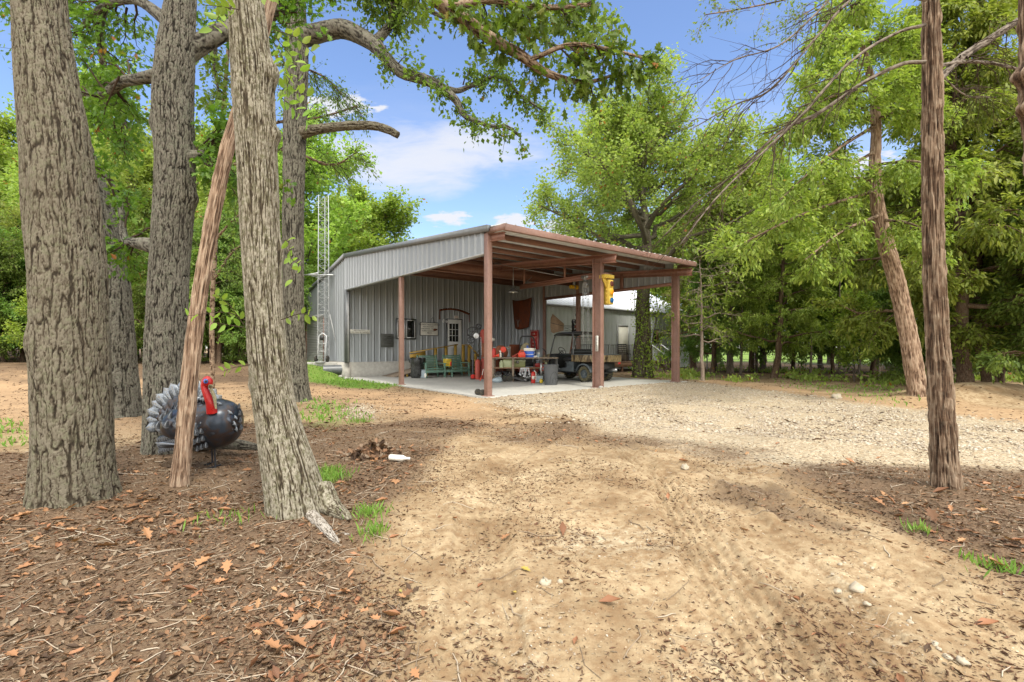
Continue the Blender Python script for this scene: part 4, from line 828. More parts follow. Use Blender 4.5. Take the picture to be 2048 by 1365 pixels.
def gz(x, y): return float(ground_h(np.array([x]), np.array([y]), False)[0])
def put(key, px, Y, rz, sc, label, name='tree', group=None, cat='tree', off=0.0):
    x = (px - 1024) / F * Y; return plant(name, PR[key], (x, Y, gz(x, Y) - 0.03 + off), rz, sc, label, cat, group)
put('big', 1288, 21.3, 0.6, (.95, .95, .84), 'broad oak wrapped in vine in front of the porch deck', 'oak_tree')
put('dec1', 740, 42, 0.3, (1.5, 1.5, 1.12), 'round bright green tree rising behind the workshop roof', 'oak_tree')
put('dec1', 655, 40, 2.3, (1.0, 1.0, 1.0), 'pale green tree behind the antenna tower', 'oak_tree')
put('dec2', 1460, 24.0, 1.0, (0.8, 0.8, 0.72), 'thick grey oak trunk standing behind the bare little tree', 'oak_tree')
put('dec2', 1524, 25.5, 2.0, (0.75, 0.75, 0.75), 'leaning grey oak at the far corner of the yard', 'oak_tree')
put('ced1', 1548, 20.5, 0.2, (0.72, 0.72, 0.72), 'cedar with a bare red lower stem at the edge of the yard', 'cedar_tree')
put('bare', 1404, 19.0, 0.0, 1.0, 'bare pale young tree with whorled dead branches beside the canopy', 'cedar_tree')
put('ced1', 1934, 14.0, 2.2, (1.0, 1.0, 1.15), 'dark trunked cedar behind the lone straight cedar', 'cedar_tree')
# forest behind the yard
rg = random.Random(5)
ORD = 'first second third fourth fifth sixth seventh eighth ninth tenth eleventh twelfth thirteenth fourteenth fifteenth sixteenth seventeenth eighteenth nineteenth twentieth'.split()
def row(keys, pxs, Y0, Y1, s0, s1, name, label0, group, frm='porch'):
    for q, px in enumerate(pxs):
        label = ORD[q] + ' ' + label0 + ', counted from the ' + frm
        k = rg.choice(keys); s = rg.uniform(s0, s1); put(k, px + rg.uniform(-14, 14), rg.uniform(Y0, Y1), rg.uniform(0, 6.28), (s, s, s * rg.uniform(.9, 1.12)), label, name, group)
row(['pole'], range(1425, 2100, 48), 20.5, 29, 0.8, 1.1, 'young_tree', 'slim bare stemmed young tree in the thin wood', 'slim young trees in the thin wood')
row(['ced2', 'ced3'], range(1415, 2200, 84), 23, 27, 0.8, 1.1, 'cedar_tree', 'young cedar in the dense row edging the yard', 'young cedars in the row along the yard')
row(['ced1', 'dec2', 'dec1'], range(1380, 2250, 125), 27, 33, 0.72, 0.92, 'cedar_tree', 'tall woodland tree behind the young cedars', 'tall trees behind the young cedars')
row(['dec1', 'dec3'], range(1400, 2200, 130), 34, 42, 0.75, 1.0, 'oak_tree', 'leafy tree deep in the wood by the drive', 'leafy trees deep in the wood')
row(['ced2', 'ced3', 'sap'], range(1720, 2250, 90), 16.5, 20, 0.7, 1.0, 'cedar_tree', 'small cedar by the dirt mound', 'small cedars by the dirt mound', 'leaning cedar')
row(['ced1', 'ced2'], [1990, 2075, 2180], 11.5, 15, 0.85, 1.0, 'cedar_tree', 'cedar with long bare lower boughs near the drive', 'cedars near the drive')
row(['dec3', 'ced3'], range(620, -420, -55), 42, 48, 0.9, 1.3, 'oak_tree', 'low bushy tree closing the back of the wood', 'low bushy trees at the back of the wood', 'workshop')
row(['dec1', 'dec2', 'dec3'], range(600, -500, -62), 29, 36, 1.1, 1.4, 'oak_tree', 'bright leafy tree in the wood behind the big oaks', 'leafy trees behind the big oaks', 'workshop')
row(['ced2', 'ced1', 'dec3'], range(570, -500, -74), 25, 30, 0.7, 0.95, 'cedar_tree', 'dark evergreen in the wood behind the big oaks', 'evergreens behind the big oaks', 'workshop')
row(['dec2', 'dec1'], range(690, -460, -95), 50, 60, 1.0, 1.3, 'oak_tree', 'tall leafy tree at the back of the wood', 'tall trees at the back of the wood', 'workshop')
row(['ced3', 'ced2', 'sap'], range(500, -420, -62), 19.5, 23, 0.7, 1.0, 'cedar_tree', 'young evergreen in the near edge of the wood', 'young evergreens at the near edge of the wood', 'workshop')
row(['sap', 'ced3'], [520, 468, 430, 260, 150, 62, 20, -60, -180, -300], 21, 25, 0.8, 1.1, 'sapling', 'leafy sapling at the foot of the wood', 'saplings at the foot of the wood', 'workshop')
row(['dec3', 'dec1'], [1260, 1330, 1395, 1440], 38, 48, 0.9, 1.1, 'oak_tree', 'leafy tree behind the long metal building', 'trees behind the long metal building', 'workshop')
# vine on the porch oak
def vine():
    rng = np.random.default_rng(7); t = empty('vine', 'bright green creeper climbing the broad oak by the porch', 'vine', ((1290 - 1024) / F * 20.2, 20.2, 0))
    V = []; C = []; D = []
    for k, (x0, x1) in enumerate([(1290, 1262), (1300, 1300), (1282, 1296), (1306, 1312), (1272, 1280)]):
        p = np.array([(*(P(x0 + (x1 - x0) * q + 5 * math.sin(q * 9 + k), 755 - 250 * q, 20.85 - .05 * k)),) for q in np.linspace(0, 1, 30)]) * 1.0 - np.array(t.location)
        v, f, _ = tube_arr(p, np.linspace(.025, .008, 30), 6); V.append((v, [f])); m = 300; i = rng.integers(0, 30, m)
        C.append(p[i] + rng.normal(size=(m, 3)) * np.array((.13, .10, .2))); D.append(rng.normal(size=(m, 3)) + np.array((0, -.4, -.5)))
    for (a, b) in [((1310, 700), (1345, 640)), ((1305, 640), (1330, 600)), ((1300, 735), (1330, 720))]:
        p = np.array([P(a[0] + (b[0] - a[0]) * q, a[1] + (b[1] - a[1]) * q, 20.0) for q in np.linspace(0, 1, 8)]) - np.array(t.location); v, f, _ = tube_arr(p, .008, 5); V.append((v, [f])); i = rng.integers(0, 8, 130)
        C.append(p[i] + rng.normal(size=(130, 3)) * .16); D.append(rng.normal(size=(130, 3)) + np.array((0, -.4, -.5)))
    v, f = join(V); mk('stem', v, f, MATS['twig'], t, True); C = np.concatenate(C); lv = leafset(C, np.concatenate(D), .085 * rng.uniform(.7, 1.2, len(C)), 'kite', rng, .2, 1.5); mk('leaves', lv[0], lv[1], MATS['leaf_vine'], t)
vine()
# ------------------------------------------------------------------ workshop with open lean-to (local x = s along the open front, y = t back from it)
def rib_profile(L, pitch=0.305, h=0.028, minor=True):
    p = []; x = 0.0
    while x < L:
        for dx, dz in ((0.0, 0), (0.02, h), (0.055, h), (0.075, 0)): p.append((x + dx, dz))
        if minor:
            for c in (0.15, 0.225): p += [(x + c - .012, 0), (x + c, h * .22), (x + c + .012, 0)]
        x += pitch
    p = [(min(a, L), b) for a, b in p if a <= L + 1e-6] + [(L, 0)]; return p
def ribbed(mb, P0, U, Nn, L, bot, top, pitch=0.305, h=0.028, minor=True, thick=0.004):
    """ribbed sheet: runs along U from P0, ribs stick out along Nn; bot/top give z for a distance along U"""
    P0, U, Nn = [np.array(q, float) for q in (P0, U, Nn)]; pr = rib_profile(L, pitch, h, minor); V = []; n = len(pr)
    for back in (0, 1):
        for x, d in pr: V.append((*(P0 + U * x + Nn * (d - back * thick))[:2], bot(x)))
        for x, d in pr: V.append((*(P0 + U * x + Nn * (d - back * thick))[:2], top(x)))
    fc = []
    for i in range(n - 1):
        fc.append((i, i + 1, n + i + 1, n + i)); fc.append((2 * n + i, 3 * n + i, 3 * n + i + 1, 2 * n + i + 1))
    mb.add(V, fc)
def roofsheet(mb, s0, s1, t0, z0, t1, z1, h=0.03, thick=0.006, pitch=0.305):
    pr = rib_profile(s1 - s0, pitch, h, True); V = []; n = len(pr)
    for dz in (0, -thick):
        for t, z in ((t0, z0), (t1, z1)):
            for x, d in pr: V.append((s0 + x, t, z + d + dz))
    fc = []
    for i in range(n - 1):
        fc += [(i, i + 1, n + i + 1, n + i), (2 * n + i, 3 * n + i, 3 * n + i + 1, 2 * n + i + 1), (i, 2 * n + i, 2 * n + i + 1, i + 1), (n + i, n + i + 1, 3 * n + i + 1, 3 * n + i)]
    mb.add(V, fc)
WID, TC, TF, TD = 8.85, 10.64, 17.46, 7.48
ROOF = lambda t: 4.53 + 0.0815 * (t if t < TC else 2 * TC - t) - (0.125 * (t - TC) if t > TC else 0)
def zt(t): return 4.42 + 0.081 * t if t < TC else 5.28 - 0.197 * (t - TC)
shop = empty('metal_workshop', 'grey ribbed metal workshop with a deep open bay on red steel posts', 'workshop', BO, BA)
m = MB(); ribbed(m, (-0.03, TC, 0), (0, -1, 0), (-1, 0, 0), TC - 0.12, lambda x: 3.85, lambda x: zt(TC - x), h=.04); m.build('gable_panel', MATS['siding_grey'], shop)
m = MB(); ribbed(m, (-0.03, TF, 0), (0, -1, 0), (-1, 0, 0), 1.0, lambda x: 0.6, lambda x: zt(TF - x) - .02)
ribbed(m, (-0.03, 13.55, 0), (0, -1, 0), (-1, 0, 0), 13.55 - TC, lambda x: 0.68, lambda x: zt(13.55 - x))
ribbed(m, (-0.03, TF - 1.0, 0), (0, -1, 0), (-1, 0, 0), TF - 1.0 - 13.55, lambda x: 2.95, lambda x: zt(TF - 1.0 - x)); m.build('side_wall', MATS['siding_grey'], shop)
m = MB(); ribbed(m, (0.0, TC + .02, 0), (1, 0, 0), (0, -1, 0), WID, lambda x: 0.66, lambda x: 5.2); m.build('bay_wall', MATS['siding_grey'], shop)
m = MB(); ribbed(m, (WID - .03, TD, 0), (0, 1, 0), (-1, 0, 0), TC - TD, lambda x: 0.10, lambda x: 5.2); m.build('bay_end_wall', MATS['siding_grey'], shop)
m = MB(); ribbed(m, (WID + .03, 0.12, 0), (0, 1, 0), (1, 0, 0), TF - .12, lambda x: 3.8 if x < TD - .3 else 0.1, lambda x: zt(x + .12) + .10); m.build('outer_wall', MATS['siding_grey'], shop)
m = MB(); ribbed(m, (WID - .035, 0.15, 0), (0, 1, 0), (-1, 0, 0), TD - .2, lambda x: 3.78, lambda x: zt(x + .12) + .10); m.build('bay_fascia_panel', MATS['siding_grey'], shop)
m = MB(); roofsheet(m, 0.0, WID + .1, -0.78, 4.47, TC, ROOF(TC)); m.build('roof', MATS['roof_under'], shop)
m = MB(); roofsheet(m, 0.0, WID + .1, TC + .01, ROOF(TC), TF + .15, 3.98); m.build('roof', MATS['roof_dark'], shop)
m = MB(); m.box(0, WID, TF, TF + .04, 0.1, 3.9); m.build('back_wall', MATS['siding_grey'], shop)
# trims
m = MB()
for (a, b) in (((-.07, -.15), (-.07, TC)), ((-.07, TC), (-.07, TF + .1))):
    m.bar((a[0], a[1], zt(a[1]) + .06), (b[0], b[1], zt(b[1]) + .06), 0.13, 0.17)
m.build('rake_trim', MATS['roof_dark'], shop)
m = MB(); m.box(-.10, .10, TC - .16, TC - .02, 0.66, 3.84); m.build('corner_trim', MATS['trim_dark'], shop)
m = MB(); m.box(-.075, .06, .10, TC - .17, 3.80, 3.85); m.box(.0, .075, TC - .17, TC - .05, .66, 3.8); m.build('fascia_trim', MATS['trim_grey'], shop)
m = MB(); m.box(-.06, .2, TC - .02, TF, -.3, .665); m.box(.2, WID, TC + .0, TC + .3, -.3, .665); m.build('foundation', MATS['block_wall'], shop)
# ---- steel frame
def ibeam(mb, a, b, w, h, up=(0, 0, 1), f=0.018):
    a = np.array(a, float); b = np.array(b, float); d = (b - a) / np.linalg.norm(b - a); u = np.array(up, float); u = u - d * (u @ d); u /= np.linalg.norm(u)
    mb.bar(a + u * (h / 2 - f / 2), b + u * (h / 2 - f / 2), w, f, u); mb.bar(a - u * (h / 2 - f / 2), b - u * (h / 2 - f / 2), w, f, u); mb.bar(a, b, f, h - 2 * f - .001, u)
RED = MATS['steel_red']; POST = MATS['steel_red_post']
def post(s, t, z1, ws, wt, solid=False):
    m = MB()
    if solid: m.box(s - ws / 2, s + ws / 2, t - wt / 2, t + wt / 2, -.05, z1)
    else: ibeam(m, (s, t, -.05), (s, t, z1), ws, wt, (0, 1, 0), 0.02)
    m.box(s - ws / 2 - .05, s + ws / 2 + .05, t - wt / 2 - .05, t + wt / 2 + .05, 0.0, 0.02); p = m.build('post', POST, shop, bevel=.004); return p
post(0.02, 0, 4.36, .15, .17, True); post(4.44, 0.02, 4.20, .16, .36); post(WID - .02, 0, 4.20, .14, .28); post(0.02, 5.23, 3.84, .14, .16, True); post(WID, 5.1, 4.55, .16, .16, True); post(WID, TD - .06, 4.6, .14, .14, True)
for s, w in ((4.44, .15), (WID - .07, .13)):
    m = MB(); ibeam(m, (s, -.72, ROOF(-.72) - .36), (s, TC - .05, ROOF(TC) - .36), w, .27); m.build('rafter', RED, shop)
m = MB(); ibeam(m, (.07, -.66, ROOF(-.66) - .28), (.07, TC - .2, ROOF(TC) - .28), .10, .20); m.build('rafter', RED, shop)
def cee(mb, s0, s1, t, z, h=.15, w=.07, k=.006):
    mb.box(s0, s1, t, t + k, z - h, z); mb.box(s0, s1, t + k, t + w, z - k, z); mb.box(s0, s1, t + k, t + w, z - h, z - h + k); mb.box(s0, s1, t + w - k, t + w, z - h + k, z - h + .03)
for t in (0.45, 1.65, 2.85, 4.05, 5.45, 6.7, 7.95, 9.2, 10.3):
    m = MB(); cee(m, .02, WID, t, ROOF(t) - .012); m.build('purlin', RED, shop)
m = MB(); m.box(-.02, WID + .08, -.80, -.76, 4.31, 4.475); m.box(-.02, WID + .08, -.758, -.70, 4.31, 4.32); m.build('eave_band', POST, shop, bevel=.004)
for x0, x1 in ((-.045, -.022), (WID + .083, WID + .105)): MB().prism([(-.80, 4.31), (0.0, 4.34), (0.0, 4.47), (-.80, 4.475)], x0, x1, 'x').build('rake_end', POST, shop)
m = MB(); ibeam(m, (.1, 5.23, 4.36), (WID - .08, 5.23, 4.36), .16, .42); m.build('cross_beam', RED, shop)
m = MB(); ibeam(m, (.1, 9.0, 4.72), (WID - .08, 9.0, 4.72), .16, .40); m.build('cross_beam', RED, shop)
m = MB(); m.box(WID - .09, WID - .0, .15, TD - .13, 3.68, 3.80); m.build('girt', RED, shop)
m = MB(); m.box(WID - .10, WID - .045, 2.45, 2.60, 3.8, 4.42); m.build('girt_post', RED, shop)
# monorail beam with hangers
m = MB(); ibeam(m, (4.44, 0.2, 3.66), (4.44, 4.02, 3.66), .10, .17); m.build('monorail', RED, shop)
for t in (1.55, 3.75):
    m = MB(); m.box(4.41, 4.47, t - .03, t + .03, 3.745, ROOF(t) - .49); m.build('hanger', RED, shop)
m = MB(); m.bar((4.44, 1.6, 3.8), (3.2, 4.0, 4.45), .02); m.bar((4.44, 3.7, 3.8), (5.9, 5.0, 4.3), .02); m.build('sway_rod', MATS['steel'], shop)
# ---- door
s0, s1 = s_at(891.5, TC), s_at(923, TC); dz0, dz1 = .70, z_at(638.5, (s0 + s1) / 2, TC); ty = TC - .02
d = MB().box(s0 + .05, s1 - .05, ty - .06, ty - .02, dz0, dz1 - .04).build('door', MATS['white_paint'], shop, bevel=.006)
m = MB(); m.box(s0, s0 + .05, ty - .075, ty - .01, dz0, dz1); m.box(s1 - .05, s1, ty - .075, ty - .01, dz0, dz1); m.box(s0 + .05, s1 - .05, ty - .075, ty - .01, dz1 - .04, dz1); m.build('door_frame', MATS['trim_dark'], d)
gl0, gl1 = s_at(896.5, TC), s_at(915, TC); gz1, gz0 = z_at(647, s0, TC), z_at(684, s0, TC)
MB().box(gl0, gl1, ty - .066, ty - .061, gz0, gz1).build('window_pane', MATS['dark_glass'], d)
m = MB()
for i in range(4):
    a = gl0 + (gl1 - gl0) * i / 3; m.box(a - .012, a + .012, ty - .075, ty - .067, gz0, gz1)
    a = gz0 + (gz1 - gz0) * i / 3; m.box(gl0 - .012, gl1 + .012, ty - .084, ty - .076, a - .012, a + .012)
m.build('muntins', MATS['white_paint'], d)
m = MB()
for a, b, c, e in ((.15, .45, .15, .62), (.52, .82, .15, .62)):
    w = s1 - s0; m.box(s0 + a * w, s0 + b * w, ty - .066, ty - .0605, dz0 + c, dz0 + e)
m.build('door_panel', MATS['white_paint'], d, bevel=.004)
MB().ball((s0 + .12, ty - .10, dz0 + .95), .03).ball((s0 + .12, ty - .08, dz0 + 1.12), .022).build('handle', MATS['steel'], d, True)
# ---- window
wa, wb = s_at(791, TC), s_at(831, TC); wz0, wz1 = z_at(679, wa + .4, TC), z_at(637.5, wa + .4, TC)
w_ = MB(); w_.box(wa, wb, ty - .05, ty - .012, wz0, wz1); w_ = w_.build('window', MATS['trim_dark'], shop)
wm = s_at(810, TC)
for a, b in ((wa + .06, wm - .03), (wm + .03, wb - .06)):
    m = MB(); f = .035
    m.box(a, a + f, ty - .075, ty - .051, wz0 + .06, wz1 - .06); m.box(b - f, b, ty - .075, ty - .051, wz0 + .06, wz1 - .06); m.box(a + f, b - f, ty - .075, ty - .051, wz1 - .06 - f, wz1 - .06); m.box(a + f, b - f, ty - .075, ty - .051, wz0 + .06, wz0 + .06 + f)
    m.build('window_frame', MATS['white_metal'], w_); MB().box(a + f, b - f, ty - .060, ty - .052, wz0 + .06 + f, wz1 - .06 - f).build('window_pane', MATS['dark_glass'], w_)
# ---- roll-up door in the side wall
ra, rb = 13.62, TF - 1.05
m = MB(); z = .62; prof = []
while z < 2.78:
    prof += [(z, 0.0), (z + .02, .018), (z + .05, .018), (z + .07, 0.0)]; z += .085
n = len(prof); V = [(-.045 - d_, t, z_) for t in (ra, rb) for z_, d_ in prof]
m.add(V, [(i, i + 1, n + i + 1, n + i) for i in range(n - 1)]); ru = m.build('roll_up_door', MATS['white_metal'], shop)
m = MB(); m.box(-.09, -.03, rb, rb + .16, .6, 2.85); m.box(-.09, -.03, ra - .1, ra, .6, 2.85); m.build('door_jamb', MATS['steel_red_post'], ru)
MB().box(-.17, -.02, ra - .12, rb + .18, 2.79, 2.94).build('door_hood', MATS['trim_grey'], ru)
# wall light pair and house number over the door
m = MB(); c = np.array((s_at(885.5, TC), ty - .06, z_at(641, s0, TC)))
m.lathe([(.05, 0), (.05, .04)], 12, c, (R(90), 0, 0)); m.build('wall_light', MATS['white_metal'], shop)
wl = shop.children[-1]
for dx in (-.10, .09):
    m = MB(); m.lathe([(.02, 0), (.055, .07), (.06, .12)], 12, c + np.array((dx, -.05, -.04)), (R(115), 0, 0)); m.build('lamp_head', MATS['white_metal'], wl, True)

# ---- slab
m = MB(); m.box(-.12, WID + .5, -.32, TC - .01, -.16, 0.0); slab = m.build('concrete_pavement', MATS['slab'], None, bevel=.01); slab.location = tuple(BO); slab.rotation_euler = (0, 0, BA); tag(slab, kind='structure')

# ---- long building to the right
far = empty('metal_building', 'long light grey metal building with a white ribbed roof behind the porch oak', 'building', BO, BA)
TB, SB0, SB1, ZE = 8.0, 9.1, 22.9, 3.55
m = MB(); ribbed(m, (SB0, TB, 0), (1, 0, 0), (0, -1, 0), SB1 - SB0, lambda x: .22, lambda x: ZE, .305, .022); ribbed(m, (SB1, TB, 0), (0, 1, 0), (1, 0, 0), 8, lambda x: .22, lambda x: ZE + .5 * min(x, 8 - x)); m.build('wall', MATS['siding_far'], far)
m = MB(); m.box(SB0, SB1 - .01, TB + .02, TB + 8, -.4, .22); m.build('foundation', MATS['cream'], far)
m = MB(); roofsheet(m, SB0 - .2, SB1 + .1, TB - .15, ZE + .02, TB + 4, ZE + 2.1, .035); rf = m.build('roof', MATS['roof_white'], far)
m = MB(); roofsheet(m, SB0 - .2, SB1 + .1, TB + 8.15, ZE + .02, TB + 4.01, ZE + 2.1, .035); m.build('roof', MATS['roof_white'], far)
m = MB(); m.box(SB0 - .2, SB1 + .12, TB - .16, TB - .10, ZE - .06, ZE + .03); m.box(SB1 - .04, SB1 + .06, TB - .05, TB + .05, .2, ZE - .06); m.build('eave_trim', MATS['trim_grey'], far)
a, b = s_at(1233, TB), s_at(1256, TB); zt1 = z_at(651, (a + b) / 2, TB)
fd = MB().box(a + .08, b - .08, TB - .07, TB - .04, .55, zt1 - .08).build('door', MATS['cream'], far)
m = MB(); m.box(a, a + .08, TB - .09, TB - .03, .55, zt1); m.box(b - .08, b, TB - .09, TB - .03, .55, zt1); m.box(a + .08, b - .08, TB - .09, TB - .03, zt1 - .08, zt1); m.build('door_frame', MATS['trim_grey'], fd)
MB().ball((a + .2, TB - .1, 1.5), .03).build('handle', MATS['steel'], fd)
a, b = s_at(1305, TB), s_at(1316, TB); fz = z_at(658, a, TB); fz0 = z_at(687, a, TB)
fw = MB().box(a, b, TB - .06, TB - .03, fz0, fz).build('window', MATS['trim_dark'], far); MB().box(a + .06, a + .5 * (b - a), TB - .07, TB - .062, fz0 + .06, fz - .06).build('window_pane', MATS['dark_glass'], fw); MB().box(a + .5 * (b - a), b - .05, TB - .075, TB - .062, fz0 + .06, fz - .06).build('shutter', MATS['deck_wood'], fw)

# ---- porch deck in front of it
DK = empty('porch_deck', 'raised wooden porch deck with black iron railing by the white door', 'deck', BO, BA)
da, db = s_at(1208, 5.9), s_at(1345, 5.9); dzk = .53; t0, t1 = 5.9, TB - .1
m = MB(); x = da
while x < db - .05: m.box(x, min(x + .135, db), t0, t1, dzk - .035, dzk); x += .142
m.build('deck_boards', MATS['deck_wood'], DK); m = MB(); m.box(da, db, t0 + .0, t0 + .045, dzk - .24, dzk - .038); m.box(da, da + .045, t0 + .05, t1, dzk - .24, dzk - .038); m.build('rim_joist', MATS['deck_wood'], DK)
for x in np.linspace(da + .1, db - .1, 5):
    MB().box(x - .05, x + .05, t0 + .05, t0 + .15, -.3, dzk - .04).build('deck_post', MATS['deck_wood'], DK)
def rail(a, b):
    m = MB(); a = np.array((*a, dzk)); b = np.array((*b, dzk)); L = np.linalg.norm(b - a)
    m.bar(a + (0, 0, .92), b + (0, 0, .92), .04, .025); m.bar(a + (0, 0, .10), b + (0, 0, .10), .03, .02); k = int(L / .13)
    for i in range(k + 1):
        p = a + (b - a) * i / k; w = .04 if i in (0, k) else .016; m.bar(p + (0, 0, .0), p + (0, 0, .915), w)
    m.build('railing', MATS['black_iron'], DK)
sg0, sg1 = s_at(1302, 5.9), s_at(1318, 5.9)
rail((da, t0 + .04), (sg0, t0 + .04)); rail((sg1 + .1, t0 + .04), (db, t0 + .04)); rail((da, t0 + .1), (da, t1))
# steps down towards the yard
ST = empty('wooden_steps', 'short wooden steps with pale handrails beside the vine covered oak', 'steps', BO, BA)
for i in range(4):
    z = dzk - (i + 1) * .145; MB().box(sg0, sg1 + .1, t0 - .27 * (i + 1), t0 - .27 * i, z - .04, z).build('tread', MATS['deck_wood'], ST)
for x in (sg0 - .05, sg1 + .15):
    MB().prism([(t0, dzk - .05), (t0 - 1.15, -.1), (t0 - 1.15, -.3), (t0, dzk - .30)], x - .02, x + .02, 'x').build('stringer', MATS['weathered_wood'], ST)
    for tt in (t0 - .05, t0 - .55, t0 - 1.05): MB().box(x - .05, x + .05, tt - .05, tt + .05, -.25, dzk + .95 - (t0 - tt) * .62).build('rail_post', MATS['weathered_wood'], ST)
    m = MB(); m.bar((x, t0, dzk + .98), (x, t0 - 1.2, dzk + .24), .09, .04); m.build('handrail', MATS['white_paint'], ST)
# porch chair
PC = empty('patio_chair', 'black patio chair on the porch deck behind the railing', 'chair', BW(s_at(1250, 6.8), 6.8, dzk), BA + R(-25))
m = MB(); m.box(-.26, .26, -.24, .26, .40, .44); m.build('seat', MATS['black_iron'], PC)
m = MB(); m.bar((-.26, .24, .44), (-.26, .40, 1.0), .03); m.bar((.26, .24, .44), (.26, .40, 1.0), .03)
for k in range(5): m.bar((-.26, .26 + .03 * k, .52 + .11 * k), (.26, .26 + .03 * k, .52 + .11 * k), .02, .05)
m.build('backrest', MATS['black_iron'], PC)
for x in (-.26, .26):
    MB().tube([(x, -.22, 0), (x, -.22, .62), (x, .28, .64)], .014, 6).build('armrest', MATS['black_iron'], PC); MB().tube([(x, .24, 0), (x, .24, .42)], .014, 6).build('leg', MATS['black_iron'], PC); MB().tube([(x * .96, -.22, 0), (x * .96, -.2, .42)], .014, 6).build('leg', MATS['black_iron'], PC)

# ---- ramp and steps to the workshop door
RP = empty('wooden_ramp', 'yellow railed wooden ramp and landing at the workshop door', 'ramp', BO, BA); t0 = 9.35
m = MB(); m.prism([(1.6, .0), (4.55, .66), (6.45, .66), (6.45, .60), (4.55, .60), (1.7, -.0)], t0, TC - .06, 'y'); m.build('ramp_floor', MATS['weathered_wood'], RP)
for s in (2.3, 3.3, 4.5, 5.6, 6.4):
    MB().box(s - .04, s + .04, t0 + .0, t0 + .08, 0, min(.6, max(.02, (s - 1.6) * .223 - .06))).build('support_post', MATS['yellow_wood'], RP)
za, zb = z_at(706, 2.44, t0), z_at(689.5, 4.87, t0)
m = MB(); m.bar((2.40, t0 - .03, za), (4.9, t0 - .03, zb), .14, .04); m.bar((2.42, t0 - .0, za - .18), (3.2, t0 - .0, za - .12 + .1), .03, .2); m.build('handrail', MATS['yellow_wood'], RP)
for px in (872, 893, 911.5):
    s = s_at(px, t0); k = (s - 2.4) / 2.5; MB().box(s - .07, s + .06, t0 - .01, t0 + .06, .2, za + (zb - za) * k - .02).build('rail_post', MATS['yellow_wood'], RP)
sB = s_at(924, t0)
m = MB(); m.bar((sB, t0 - .03, zb - .02), (s_at(937, t0), t0 - .03, zb - .02), .12, .04); m.bar((s_at(937, t0), t0 - .03, zb - .02), (s_at(957, t0), t0 - .03, .88), .12, .04); m.build('handrail', MATS['yellow_wood'], RP)
for px, zt2 in ((927, zb - .04), (938.5, zb - .05), (951.5, 1.0)):
    s = s_at(px, t0); MB().box(s - .07, s + .07, t0 - .01, t0 + .06, 0, zt2).build('rail_post', MATS['yellow_wood'], RP)
for i in range(4):
    z = .60 - .165 * (i + 1); MB().box(6.47 + .28 * i, 6.47 + .28 * (i + 1), t0 - .05, TC - .25, z - .04, z).build('tread', MATS['deck_wood'], RP)
m = MB()
for i, z in enumerate((.55, .37, .19, .05)): m.box(s_at(923, t0) , s_at(952, t0), t0 - .06, t0 - .02, z - .02, z + .02)
m.build('skirt_board', MATS['deck_wood'], RP)
# ------------------------------------------------------------------ things
def text_mesh(name, body, size, mat, parent, loc, rot, align='CENTER', xs=1.0, ext=0.002):
    cu = bpy.data.curves.new(name, 'FONT'); cu.body = body; cu.size = size; cu.align_x = align; cu.align_y = 'CENTER'; cu.extrude = ext; cu.space_line = .85
    o = bpy.data.objects.new(name, cu); COL.objects.link(o); dg = bpy.context.evaluated_depsgraph_get(); me = bpy.data.meshes.new_from_object(o.evaluated_get(dg)); bpy.data.objects.remove(o)
    me.materials.clear(); me.materials.append(MATS[mat]); t = bpy.data.objects.new(name, me); COL.objects.link(t); t.parent = parent; t.location = tuple(float(q) for q in loc); t.rotation_euler = rot; t.scale = (xs, 1, 1); return t
def wall_px(px0, px1, py0, py1, t=TC, lab=None):
    a, b = s_at(px0, t), s_at(px1, t); sm = (a + b) / 2; return a, b, z_at(py1, sm, t), z_at(py0, sm, t)
def wsign(name, label, px, mat, thick=.03, t=TC - .05, cat='sign'):
    a, b, z0, z1 = wall_px(*px, t); o = empty(name, label, cat, BW((a + b) / 2, t, (z0 + z1) / 2), BA)
    MB().box(-(b - a) / 2, (b - a) / 2, -thick, 0, -(z1 - z0) / 2, (z1 - z0) / 2).build('board', MATS[mat], o, bevel=.003); return o, b - a, z1 - z0
o, w, h = wsign('parking_sign', 'narrow white no parking sign with two lines of black letters', (697, 739.5, 659.5, 667.5), 'sign_white')
text_mesh('lettering', 'NO PARKING', h * .40, 'ink', o, (0, -.032, h * .24), (R(90), 0, 0), xs=1.25); text_mesh('lettering', 'CARS WILL BE TOWED', h * .40, 'ink', o, (0, -.032, -h * .22), (R(90), 0, 0), xs=1.2)
o, w, h = wsign('wall_plaque', 'square dark metal plaque on the ribbed wall left of the window', (761, 787, 668, 695), 'plaque', cat='plaque')
for k, ww in enumerate((.5, .8, .75, .5)): MB().box(-w * ww / 2, w * ww / 2, -.036, -.031, h * (.28 - .16 * k) - .012, h * (.28 - .16 * k) + .012).build('raised_line', MATS['black_paint'], o)
o, w, h = wsign('notice_board', 'white painted notice board with black lettering hung by the door', (840.5, 875, 646.5, 671), 'sign_white')
m = MB()
for a, b, c, d in ((-w / 2 - .02, w / 2 + .02, h / 2, h / 2 + .025), (-w / 2 - .02, w / 2 + .02, -h / 2 - .025, -h / 2), (-w / 2 - .02, -w / 2, -h / 2, h / 2), (w / 2, w / 2 + .02, -h / 2, h / 2)): m.box(a, b, -.035, 0, c, d)
m.build('border', MATS['black_paint'], o); m = MB(); m.tube([(w * .08, -.02, h * .5), (w * .12, -.02, h * .85), (w * .2, -.02, h * .95), (w * .26, -.02, h * .85), (w * .3, -.02, h * .5)], .012, 6); m.build('hook', MATS['black_paint'], o)
